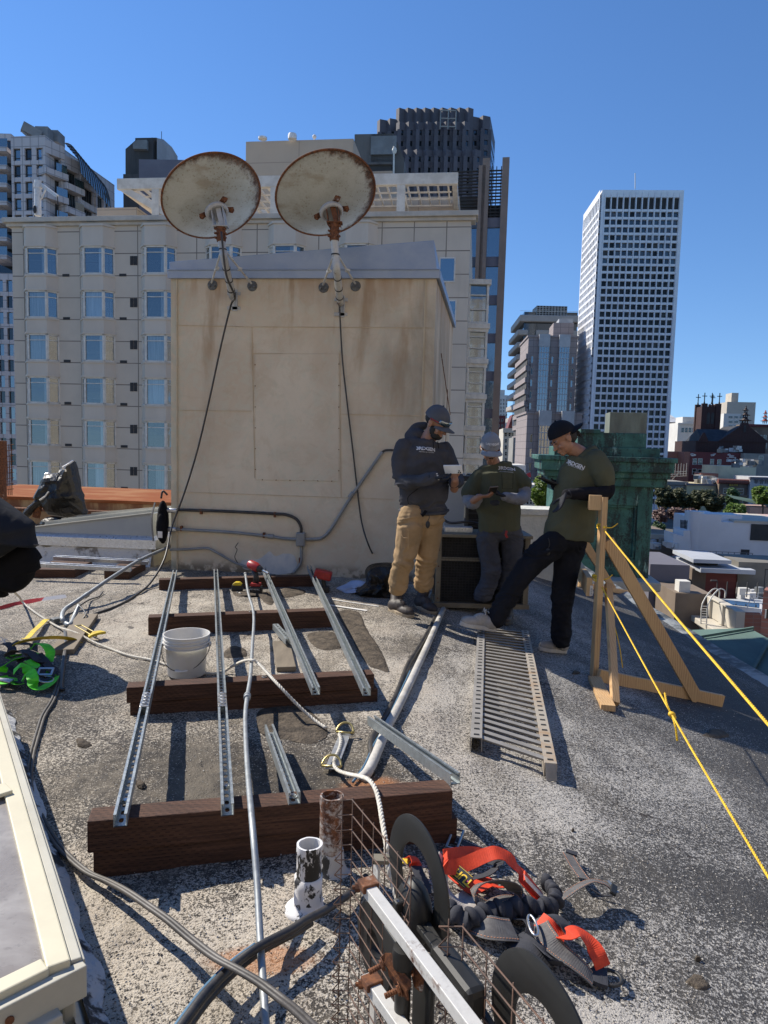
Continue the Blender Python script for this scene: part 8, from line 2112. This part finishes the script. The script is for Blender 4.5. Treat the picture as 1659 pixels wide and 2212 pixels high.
def head(mb,C,R,s=1.0):
 def E(c,r):mb.ell(C+R@(V(c)*s),tuple(q*s for q in r),R,18)
 E((0,-.012,.035),(.078,.096,.092));E((0,.018,-.045),(.060,.070,.078));E((0,.062,-.098),(.026,.022,.022));E((0,.088,-.022),(.011,.016,.028));E((0,.103,-.043),(.015,.016,.012))
 E((.03,.078,.004),(.024,.014,.010));E((-.03,.078,.004),(.024,.014,.010));E((.036,.066,-.038),(.022,.018,.022));E((-.036,.066,-.038),(.022,.018,.022));E((0,.083,-.073),(.024,.012,.008));E((0,.079,-.084),(.019,.012,.008))
 for sg in(1,-1):E((sg*.079,-.004,-.012),(.010,.020,.032));E((sg*.084,-.012,.0),(.008,.014,.018))
def cap(par,C,R,s,m,brim,bm_=None,back=1,lift=.0):
 b=MB();n=28;rows=9;vs=[]
 for i in range(rows+1):
  ph=math.pi/2*i/rows
  for j in range(n):
   th=2*math.pi*j/n;vs.append(C+R@(V((.091*math.sin(ph)*math.cos(th),-.010+.110*math.sin(ph)*math.sin(th),.022+lift+.112*math.cos(ph)-.010*math.sin(ph)*math.sin(th)*back))*s))
 b.add(vs,[(i*n+j,(i+1)*n+j,(i+1)*n+(j+1)%n,i*n+(j+1)%n)for i in range(rows)for j in range(n)]);b.add([C+R@(V((0,-.01,.022+lift))*s)]+vs[-n:],[(0,1+(j+1)%n,1+j)for j in range(n)])
 b.ell(C+R@(V((0,-.01,.136+lift))*s),(.008*s,)*3,None,8);o=b.build('cap',m,par,sm=True)
 b=MB();vs=[];M_=14
 for i in range(M_+1):
  t=-1+2*i/M_;th=t*1.15
  for rr,zz in((.098,0),(.098+brim*(1-.25*t*t)*math.sqrt(max(.0,1-t**4)),-.012)):
   x=(rr if rr<.1 else rr*.82)*math.sin(th)*.93;y=(rr*math.cos(th))*back
   z=.018+lift-.010*back+zz-.022*(abs(math.sin(th))**2)
   for dz in(.003,-.003):vs.append(C+R@(V((x,y,z+dz))*s))
 b.add(vs,sum([[(i*4,i*4+2,i*4+6,i*4+4),(i*4+1,i*4+5,i*4+7,i*4+3),(i*4+2,i*4+3,i*4+7,i*4+6)]for i in range(M_)],[]));b.build('brim',bm_ or m,o,sm=True)
 return o
def hand(mb,W,D,N_p,s=1.0,curl=.6,thumb=1,spread=.05):
 "W wrist, D direction of the fingers, N_p palm normal (side the fingers curl to)"
 D=V(D).normalized();N_p=V(N_p);N_p=(N_p-D*N_p.dot(D)).normalized();S_=D.cross(N_p)*thumb
 mb.tube([W-D*.02*s,W+D*.02*s,W+D*.06*s,W+D*.088*s],[(.017*s,.024*s),(.016*s,.034*s),(.015*s,.041*s),(.012*s,.038*s)],12,up=N_p)
 for i,(o,L)in enumerate(((.030,.068),(.010,.077),(-.010,.071),(-.029,.055))):
  p=W+D*.082*s+S_*(o*s);d=(D+S_*(o*spread*18)).normalized();pts=[p];a=curl*.5
  for k,f in enumerate((.44,.32,.24)):
   dd=d*math.cos(a)+N_p*math.sin(a);pts.append(pts[-1]+dd*L*f*s);a+=curl*.75
  mb.tube(pts,[.0092*s,.0088*s,.008*s,.0062*s],8);mb.ell(pts[-1],(.0063*s,)*3,None,8)
 p=W+D*.022*s+S_*.028*s;q=p+(D*.6+S_*.75+N_p*.35).normalized()*.036*s;r=q+(D*.85+S_*.1+N_p*.5).normalized()*.030*s;e_=r+(D*.9-S_*.1+N_p*.4).normalized()*.024*s
 mb.tube([p,q,r,e_],[.013*s,.011*s,.0095*s,.0075*s],8);mb.ell(e_,(.0075*s,)*3,None,8)
def shoe(par,heel,toe,m,sole,w=.105,h=.09,boot=0.0,laces=None,ank=None):
 heel=V(heel);toe=V(toe);d=(toe-heel);L=d.length;d=d.normalized();s_=d.cross(V((0,0,1))).normalized();u=s_.cross(d)
 root_b=MB();outl=[]
 for i in range(28):
  t=2*math.pi*i/28;x=math.cos(t);y=math.sin(t);outl.append(heel+d*(L*(.5+.5*x))+s_*(w/2*y*(1.0 if x>0 else.82)))
 b=MB();b.prism(outl,u*.034);so=b.build('sole',sole,par,bev=.006)
 b=MB();b.ell(heel+d*L*.26+u*.055,(L*.27,w*.42,.058),Matrix((d,s_,u)).transposed(),18);b.ell(heel+d*L*.68+u*.042,(L*.31,w*.46,h*.48),Matrix((d,s_,u)).transposed(),18);b.ell(heel+d*L*.45+u*.07,(L*.24,w*.38,h*.58),Matrix((d,s_,u)).transposed(),18)
 top=ank or heel+d*L*.22+u*(.11+boot)
 b.tube([heel+d*L*.28+u*.05,(heel+d*L*.25+u*.05).lerp(top,.6),top],[.048,.045+boot*.08,.047+boot*.1],14)
 o=remesh(b,'shoe',m,par,.006,3,.0015,14)
 if laces:
  b=MB()
  for k in range(5):c=heel+d*L*(.62-.075*k)+u*(.093+.012*k+boot*.10*k);b.tube([c-s_*.026,c+u*.006,c+s_*.026],.0035,6)
  c=heel+d*L*.42+u*(.135+boot*.3);b.tube(smooth([c,c+s_*.03+u*.03,c+s_*.05-u*.01],4),.003,5);b.tube(smooth([c,c-s_*.03+u*.03,c-s_*.05-u*.01],4),.003,5)
  b.build('laces',laces,o)
 return o
def phone(label,C,ex,ey,m,cam_=True):
 ex=V(ex).normalized();ey=V(ey);ey=(ey-ex*ey.dot(ex)).normalized();ez=ex.cross(ey);R=Matrix((ex,ey,ez)).transposed()
 root=thing('phone',label,'phone',C);b=MB();b.box(C,(.074,.152,.011),R);b.build('case',m,root,bev=.004)
 if cam_:
  sg=1 if ez.y<0 else-1
  b=MB();b.box(C+ex*-.016+ey*.052+ez*sg*.007,(.032,.034,.003),R);cb=b.build('camera_bump',m,root,bev=.001)
  b=MB()
  for x,y in((-.023,.060),(-.023,.044),(-.009,.052)):b.lathe([(.006,0),(.006,.003)],C+ex*x+ey*y+ez*sg*.008,ez*sg,12)
  b.build('lens',MT['signblack'],cb)
 else:
  b=MB();b.box(C+ez*.006,(.066,.142,.001),R);b.build('screen',MT['signblack'],root)
def onto(o,txt,size,px,m,parent,ex=(1,0,0),spacing=1.0,bold=0.0,off=.004):
 "print lying on the cloth surface around the sight line px"
 dg=bpy.context.evaluated_depsgraph_get();bv=BVHTree.FromPolygons([v.co.copy()for v in o.data.vertices],[tuple(p.vertices)for p in o.data.polygons])
 h,n,_,_=bv.ray_cast(O0,ray(*px).normalized())
 if h is None:return
 nn=V((n.x,n.y,n.z*.5)).normalized();ex=V(ex);ex=(ex-nn*ex.dot(nn)).normalized();ey=nn.cross(ex)
 t=text_mesh('print',txt,size,h+nn*.06,ex,ey,m,parent,0.0,spacing,bold=bold)
 for v in t.data.vertices:
  hh,n2,_,_=bv.ray_cast(v.co,-nn)
  v.co=hh+nn*off if hh is not None else v.co-nn*.055
SK=surf('warm_skin',(0.36,0.19,0.12),(0.31,0.155,0.095),12,.5,0,.05);SK.node_tree.nodes['Principled BSDF'].inputs['Subsurface Weight'].default_value=.1;SK.node_tree.nodes['Principled BSDF'].inputs['Subsurface Radius'].default_value=(.02,.008,.004)
HAIR=surf('black_hair',(.012,.010,.009),(.02,.017,.015),60,.7,0,.6,120,.003)
CH=m_cloth('charcoal_hoodie',(.066,.066,.074),None,5,.95,.5,.012);TAN=m_cloth('tan_work_canvas',(.36,.245,.135),(.28,.19,.10),6,.9,.5,.012);OLV=m_cloth('olive_tshirt',(.095,.097,.062),(.077,.079,.05),5,.95,.5,.012)
JEAN=m_cloth('dark_grey_jeans',(.075,.078,.092),(.055,.057,.07),6,.9,.5,.012);BLK=m_cloth('black_jeans',(.012,.013,.018),None,6,.9,.5,.012);SLV=m_cloth('grey_sleeve',(.26,.26,.28),None,7,.9,.4,.01);BSL=m_cloth('black_sleeve',(.010,.010,.014),None,7,.9,.4,.01)
GLV=m_cloth('dark_work_glove',(.035,.037,.045),None,9,.8,.4,.006);CAPG=m_cloth('charcoal_cap',(.095,.10,.115),None,4,.8,.15,.004);CAPL=m_cloth('light_grey_cap',(.30,.31,.33),None,4,.85,.15,.004);CAPB=m_cloth('black_cap',(.010,.011,.016),None,4,.85,.15,.004)
BOOT=surf('dark_brown_leather',(.040,.030,.026),(.028,.022,.019),9,.6);BSOLE=surf('tan_crepe_sole',(.36,.29,.20),None,9,.8);SNK=surf('pale_grey_sneaker',(.34,.32,.29),(.22,.21,.195),9,.7,0,.1);SNS=surf('white_sneaker_sole',(.48,.46,.42),None,9,.7)
def eyes(par,C,R,s=1.0,brow=True):
 for nm,cs,m,r in(('eye',((.030,.086,-.006),(-.030,.086,-.006)),MT['signblack'],(.012,.005,.004)),('eyebrow',((.031,.093,.012),(-.031,.093,.012)),HAIR,(.018,.005,.004))):
  for c in cs:b=MB();b.ell(C+R@(V(c)*s),tuple(q*s for q in r),R,10);b.build(nm,m,par,sm=True)
def keyfob(par,p):
 b=MB();b.tube(smooth([p,p+V((.01,-.01,-.05)),p+V((.0,0,-.08))],4),.003,6);b.ell(p+V((0,-.005,-.11)),(.018,.01,.03),None,12);b.build('key_fob',MT['signblack'],par,sm=True)
def person1():
 Y=T(*z6(300,1470)).y+.02;P=lambda x,y,d=0.0:at(*z6(x,y),Y+d);R=basis((.70,-.50,-.45));C=P(470,222,-.02);s=1.04
 root=thing('person','standing man in charcoal hoodie, tan work trousers and grey cap looking at a white phone','person',V((P(300,1450).x,Y,terr(.2,Y))))
 b=MB();head(b,C,R,s);limb(b,[P(440,280,.03),P(405,345,.05)],[.058,.068]);limb(b,[P(395,390,.05),P(390,680,.03)],[.085,.085]);wL=P(585,585,-.22);limb(b,[P(580,640,-.05),wL],[.035,.029]);hand(b,wL+V((0,0,.01)),(-.35,-.2,.85),(-.4,-.9,.1),.95,.8,1)
 body=remesh(b,'body',SK,root,.0055,2);eyes(body,C,R,s)
 b=MB();b.ell(C+R@V((0,.045,-.088)),(.055,.052,.040),R,18);b.ell(C+R@V((.052,.02,-.05)),(.012,.03,.045),R,12);b.ell(C+R@V((-.052,.02,-.05)),(.012,.03,.045),R,12);remesh(b,'beard',HAIR,body,.005,1,.003,60)
 b=MB();b.ell(C+R@V((0,-.035,.015)),(.079,.078,.06),R,18);b.build('hair',HAIR,body,sm=True)
 co=cap(body,C,R,s,CAPG,.072)
 b=MB();pts=[C+R@(V((.098*math.sin(t),-.012+.118*math.cos(t),.028)))*1 for t in[(-1.6+3.2*i/16)for i in range(17)]];b.tube(pts,.004,6);gb=b.build('glasses_frame',MT['red'],co,sm=True);b=MB();b.ribbon([C+R@V((.098*math.sin(t),-.008+.121*math.cos(t),.036))for t in[(-.95+1.9*i/12)for i in range(13)]],.036,.003,side=R@V((0,.2,1)));b.build('clear_lens',MT['g_teal'],gb,sm=True)
 b=MB();b.tube(smooth([P(390,800,.03),P(388,700,.03),P(385,560,.02),P(388,450,.02),P(392,385,.03),P(400,335,.04)],4),[(.105,.185)]*4+[(.115,.198)]*4+[(.125,.205)]*4+[(.12,.205)]*4+[(.095,.17)]*4+[(.06,.10)],24,up=V((0,-1,0)))
 limb(b,[P(262,385,0),P(238,480,-.02),P(250,590,-.06),P(350,592,-.2),P(455,565,-.29)],[.078,.068,.062,.052,.040]);limb(b,[P(515,395,.08),P(562,490,.04),P(592,580,.0),P(590,600,-.12)],[.07,.062,.055,.045])
 limb(b,[P(300,300,.10),P(340,255,.12),P(385,240,.12)],[.045,.045,.035]);limb(b,[P(300,320,.06),P(345,345,-.01),P(405,352,-.04),P(440,340,-.02)],[.042,.036,.030,.024]);b.ell(P(335,305,.09),(.085,.08,.065),None,14)
 hd=remesh(b,'hoodie',CH,root,.008,4,.011,6,(1,1,.8),2,[(P(0,730).z,.07),(P(0,590).z,.05)])
 b=MB();b.tube(smooth([P(236,775,.03),P(268,792,-.05),P(390,800,-.08),P(505,793,-.05),P(540,775,.03)],5),.014,8);b.build('hem_band',CH,hd,sm=True)
 b=MB();b.tube(smooth([P(290,740,-.13),P(290,690,-.135),P(350,640,-.135)],5),.003,6);b.tube([P(445,335,-.1),P(450,380,-.12)],.003,6);b.tube([P(475,340,-.1),P(482,385,-.12)],.003,6);b.build('seam',MT['blackcloth'],hd)
 onto(hd,'3RDGEN',.042,z6(403,387),MT['letter'],hd,(1,.0,-.05),.92,.0012);onto(hd,'HEATING & COOLING',.0125,z6(405,408),MT['letter'],hd,(1,0,-.05))
 b=MB();limb(b,[P(318,800,.0),P(300,900,-.02),P(265,1080,-.04),P(238,1170,-.02),P(222,1252,.0)],[.108,.108,.088,.078,.076]);limb(b,[P(445,800,.05),P(425,900,.06),P(405,1080,.08),P(393,1160,.1),P(385,1238,.12)],[.105,.103,.085,.078,.074]);b.ell(P(385,830,.02),(.155,.10,.10),None,18)
 tr=remesh(b,'work_trousers',TAN,root,.008,3,.009,8,(1,1,.9),6,[(P(0,1270).z,.11),(P(0,1090).z,.07),(P(0,830).z,.05)]);b=MB();pk=[P(250,900,-.13),P(250,1010,-.15),P(290,1020,-.16),P(290,900,-.15)];b.tube(pk,.0035,5,closed=True);b.tube(smooth([P(245,930,-.1),P(262,950,-.15),P(290,950,-.16)],4),.004,5);b.build('pocket_seam',TAN,tr)
 keyfob(root,P(415,780,-.13));b=MB();b.ribbon([P(402,778,-.13),P(388,800,-.14),P(375,812,-.14)],.025,.004,side=V((1,0,.3)));b.build('belt_end',MT['blackcloth'],root)
 for(h_,t_,a_)in((z6(165,1405),z6(322,1462),z6(218,1310)),(z6(330,1380),z6(468,1440),z6(385,1290))):
  hp,tp_=T(*h_,.0),T(*t_,.0);shoe(root,hp,tp_,BOOT,BSOLE,.115,.10,.08,BOOT,at(*a_,hp.y+.02))
 g=MB();wr=P(452,566,-.30);hand(g,wr,(1,-.15,-.12),(.1,-.2,1),.98,.75,1);g.tube([P(425,570,-.28),wr+V((.02,0,0))],[.036,.030],12);go=remesh(g,'glove',GLV,root,.005,1)
 b=MB()
 for k in range(4):b.box(P(470+k*4,545+12*k,-.335),(.012,.002,.008))
 b.build('glove_print',MT['letter'],go)
 phone('white phone in clear case with three lenses held by the left man',P(573,512,-.33),(.75,-.2,.30),(-.45,-.25,.8)if False else(.9,-.1,.25),MT['white'])if False else phone('white phone with three lenses held by the left man in the charcoal hoodie',P(573,517,-.34),(-.25,-.35,.85),(.72,-.55,.25),MT['white'])
def person2():
 Y=T(*z6(690,1450)).y+.02;P=lambda x,y,d=0.0:at(*z6(x,y),Y+d);R=basis((.02,-.90,-.40));C=P(808,380,-.04);s=1.0
 root=thing('person','middle man in light grey lettered cap, olive T-shirt over grey sleeves, leaning and looking down','person',V((P(860,1450).x,Y,terr(.5,Y))))
 b=MB();head(b,C,R,s);limb(b,[P(818,440,.03),P(835,500,.07)],[.054,.065]);limb(b,[P(840,540,.08),P(860,780,.08)],[.08,.08]);wR=P(742,690,-.27);limb(b,[P(700,715,-.2),wR],[.032,.027]);hand(b,wR,(.75,-.3,.1),(.2,.1,1),.95,.9,-1)
 body=remesh(b,'body',SK,root,.0055,2);b=MB();b.ell(C+R@V((0,-.025,.02)),(.083,.085,.075),R,16);b.build('hair',HAIR,body,sm=True)
 b=MB();b.ell(C+R@V((0,.095,-.062)),(.022,.006,.005),R,10);b.build('moustache',HAIR,body,sm=True)
 co=cap(body,C,R,s,CAPL,.088);t=text_mesh('print','LAS VEGAS',.026,C+R@V((0,.108,.072)),R@V((-1,0,0)),R@V((0,-.45,1)),MT['letter'],co,.0006,.9,bold=.0008)
 cc=C+R@V((0,.0,.072))
 for v in t.data.vertices:
  l=R.transposed()@(v.co-C);x=l.x;l.y=-.006+math.sqrt(max(.0001,(.108**2)-(x*1.2)**2))*math.cos((l.z-.022)/.112*1.15 if l.z>.022 else 0)+.010;v.co=C+R@l
 t2=text_mesh('print','EST 1905',.012,C+R@V((0,.112,.050)),R@V((-1,0,0)),R@V((0,-.3,1)),MT['letterdk'],co,.0004)
 b=MB()
 for e_ in(-1,1):b.ell(C+R@V((e_*.034,.096,-.012)),(.031,.008,.020),R,14)
 gl=b.build('glasses_lens',surf('rose_lens',(.10,.03,.03),None,4,.15,bump=0),body,sm=True);b=MB();b.tube([C+R@V((x,y,-.004))for x,y in((-.084,.0),(-.078,.07),(-.04,.1),(0,.104),(.04,.1),(.078,.07),(.084,.0))],.004,6);b.build('glasses_frame',MT['alu'],gl,sm=True)
 b=MB();limb(b,[P(672,680,.02),P(680,720,-.02),P(705,735,-.12),P(735,700,-.22)],[.062,.060,.050,.036]);limb(b,[P(1015,600,.03),P(1022,680,.0),P(985,705,-.12),P(900,688,-.26)],[.06,.060,.052,.038]);remesh(b,'sleeves',SLV,root,.007,2,.006,12,seed=4)
 b=MB();b.tube(smooth([P(865,905,.06),P(862,800,.06),P(855,680,.06),P(850,590,.06),P(846,530,.07),P(838,478,.08)],4),[(.115,.19)]*4+[(.118,.195)]*4+[(.12,.20)]*4+[(.115,.19)]*4+[(.085,.15)]*4+[(.06,.07)],24,up=V((0,-1,0)))
 limb(b,[P(735,560,.05),P(700,620,.04),P(675,668,.02)],[.065,.070,.072]);limb(b,[P(955,540,.06),P(990,575,.05),P(1018,610,.03)],[.065,.070,.072]);sh=remesh(b,'tshirt',OLV,root,.008,4,.011,6,(1,1,.7),11)
 onto(sh,'3RDGEN',.042,z6(911,514),MT['letter'],sh,(1,.0,-.02),.92,.0012);onto(sh,'HEATING & COOLING',.0125,z6(912,533),MT['letter'],sh,(1,0,0))
 b=MB();b.tube([P(880,545,-.085),P(884,640,-.09),P(950,640,-.08),P(952,545,-.07)],.002,5);b.build('pocket_seam',MT['blackcloth'],sh)
 b=MB();limb(b,[P(805,900,.08),P(790,1000,.05),P(815,1130,.02),P(800,1220,.02),P(760,1310,.03)],[.105,.100,.085,.078,.078]);limb(b,[P(930,900,.08),P(945,1000,.09),P(935,1130,.1),P(905,1240,.12),P(900,1400,.12)],[.105,.100,.085,.078,.075]);b.ell(P(865,900,.07),(.165,.12,.10),None,18);remesh(b,'jeans',JEAN,root,.008,3,.009,8,(1,1,.9),16,[(P(0,1290).z,.11),(P(0,1130).z,.07),(P(0,930).z,.05)])
 for(h_,t_,a_)in((z6(742,1370),z6(660,1452),z6(735,1300)),(z6(930,1470),z6(885,1520),z6(905,1400))):
  hp,tp_=T(*h_,0),T(*t_,0);tp_=hp+(tp_-hp).normalized()*.29;shoe(root,hp,tp_,BOOT,MT['black'],.11,.10,.08,BOOT,at(*a_,hp.y))
 b=MB();b.ribbon([P(912,905,-.06),P(905,930,-.07),P(915,950,-.07)],.02,.004,side=V((1,0,.3)));b.build('tool_clip',MT['red'],root)
 g=MB();wr=P(905,688,-.27);hand(g,wr,(-.9,-.2,.25),(-.1,0,1),.98,.8,1);remesh(g,'glove',GLV,root,.005,1);g=MB();pillow(g,[P(808,715,-.3),P(862,712,-.3),P(866,740,-.3),P(838,748,-.3),P(810,742,-.3)],.02,.004,20,.7,5,1);g.build('spare_glove',GLV,root,sm=True)
 phone('dark phone in brown case held by the middle man in the light grey cap',P(825,645,-.36),(.95,0,.1),(.1,-.85,.35),surf('brown_case',(.16,.13,.11),None,9,.5),False)
def person3():
 Y=T(*z6(1200,1690)).y+.03;P=lambda x,y,d=0.0:at(*z6(x,y),Y+d);R=basis((-.80,-.18,-.52),(-.1,.05,1));C=P(1268,318,0);s=1.03
 root=thing('person','right man in black cap and olive T-shirt over black sleeves, leaning on lumber','person',V((P(1290,1650).x,Y,terr(1.3,Y))))
 b=MB();head(b,C,R,s);limb(b,[P(1305,375,.02),P(1375,420,.03)],[.056,.066]);limb(b,[P(1395,490,.03),P(1330,800,.03)],[.075,.075]);body=remesh(b,'body',SK,root,.0055,2);eyes(body,C,R,s)
 b=MB();b.ell(C+R@V((0,-.045,.0)),(.078,.072,.078),R,16)
 rr=random.Random(2)
 for k in range(40):a=rr.uniform(-.9,.9);p=C+R@V((.07*math.sin(a),-.075-.03*math.cos(a),-.02+rr.uniform(-.02,.04)));b.tube([p,p+R@V((.01*a,-.025,-.035+rr.uniform(-.02,.01)))],[.006,.001],5)
 b.build('hair',HAIR,body,sm=True)
 b=MB();pts=[C+R@V((.088,-.004+.008*math.cos(t),-.05+.010*math.sin(t)))for t in[6.28*i/12 for i in range(12)]];b.tube(pts,.0015,5,closed=True);b.build('earring',MT['bolt'],body)
 cap(body,C,R,s,CAPB,.085,None,-1,.004)
 b=MB();limb(b,[P(1540,615,-.10),P(1535,665,-.12),P(1420,672,-.2),P(1290,672,-.24)],[.062,.060,.052,.036]);limb(b,[P(1330,560,.2),P(1300,640,.2),P(1235,622,.12),P(1215,612,.05)],[.06,.055,.045,.034]);remesh(b,'sleeves',BSL,root,.007,2,.005,12,seed=4)
 b=MB();b.tube(smooth([P(1302,955,.02),P(1318,860,.02),P(1345,740,.02),P(1365,620,.02),P(1390,520,.02),P(1415,455,.03),P(1385,408,.04)],4),[(.14,.198)]*4+[(.135,.19)]*4+[(.13,.180)]*4+[(.125,.172)]*4+[(.12,.155)]*4+[(.10,.12)]*4+[(.07,.075)],24,up=V((0,-1,0)))
 limb(b,[P(1470,460,-.07),P(1510,530,-.09),P(1535,590,-.1)],[.085,.088,.080]);limb(b,[P(1385,460,.14),P(1345,530,.19),P(1325,570,.2)],[.08,.08,.07]);sh=remesh(b,'tshirt',OLV,root,.008,4,.008,7,(1,1,.8),21)
 onto(sh,'3RDGEN',.042,z6(1345,488),MT['letter'],sh,(1,.1,-.35),.88,.0012);onto(sh,'HEATING & COOLING',.0125,z6(1345,505),MT['letter'],sh,(1,.1,-.35))
 b=MB();limb(b,[P(1215,985,-.03),P(1120,1060,-.06),P(1020,1170,-.09),P(920,1320,-.1),P(840,1465,-.1)],[.110,.104,.088,.078,.074]);limb(b,[P(1320,985,.05),P(1290,1130,.04),P(1268,1290,.03),P(1258,1430,.04),P(1258,1590,.05)],[.112,.102,.086,.078,.074]);b.ell(P(1290,965,.02),(.165,.125,.11),None,18);remesh(b,'jeans',BLK,root,.008,3,.009,8,(1,1,.9),26,[(P(0,1540).z,.12),(P(0,1290).z,.07),(P(0,1010).z,.06)])
 keyfob(root,P(1175,950,-.15))
 hp=P(845,1545,-.12);tp_=P(628,1478,-.14);tp_.z=hp.z+.05;tp_=hp+(tp_-hp).normalized()*.30;shoe(root,hp,tp_,SNK,SNS,.105,.10,0,SNS,P(840,1470,-.1))
 hp=T(*z6(1290,1680));tp_=T(*z6(1095,1660));tp_=hp+(tp_-hp).normalized()*.30;shoe(root,hp,tp_,SNK,SNS,.105,.10,0,None,P(1258,1600,.05))
 g=MB();hand(g,P(1278,680,-.25),(-.35,-.1,-.9),(-.8,-.1,.2),1.0,.35,1,.09);g.tube([P(1310,670,-.24),P(1275,685,-.25)],[.036,.028],12);remesh(g,'glove',GLV,root,.005,1)
 g=MB();hand(g,P(1222,610,.04),(-.8,-.3,.15),(-.1,-.2,1),1.0,.5,-1,.06);remesh(g,'glove',BSL,root,.005,1)
 phone('black phone held out in the gloved hand of the right man',P(1170,590,-.02),(.15,-.95,.1),(.95,.1,-.33),MT['signblack'],False)
person1();person2();person3()
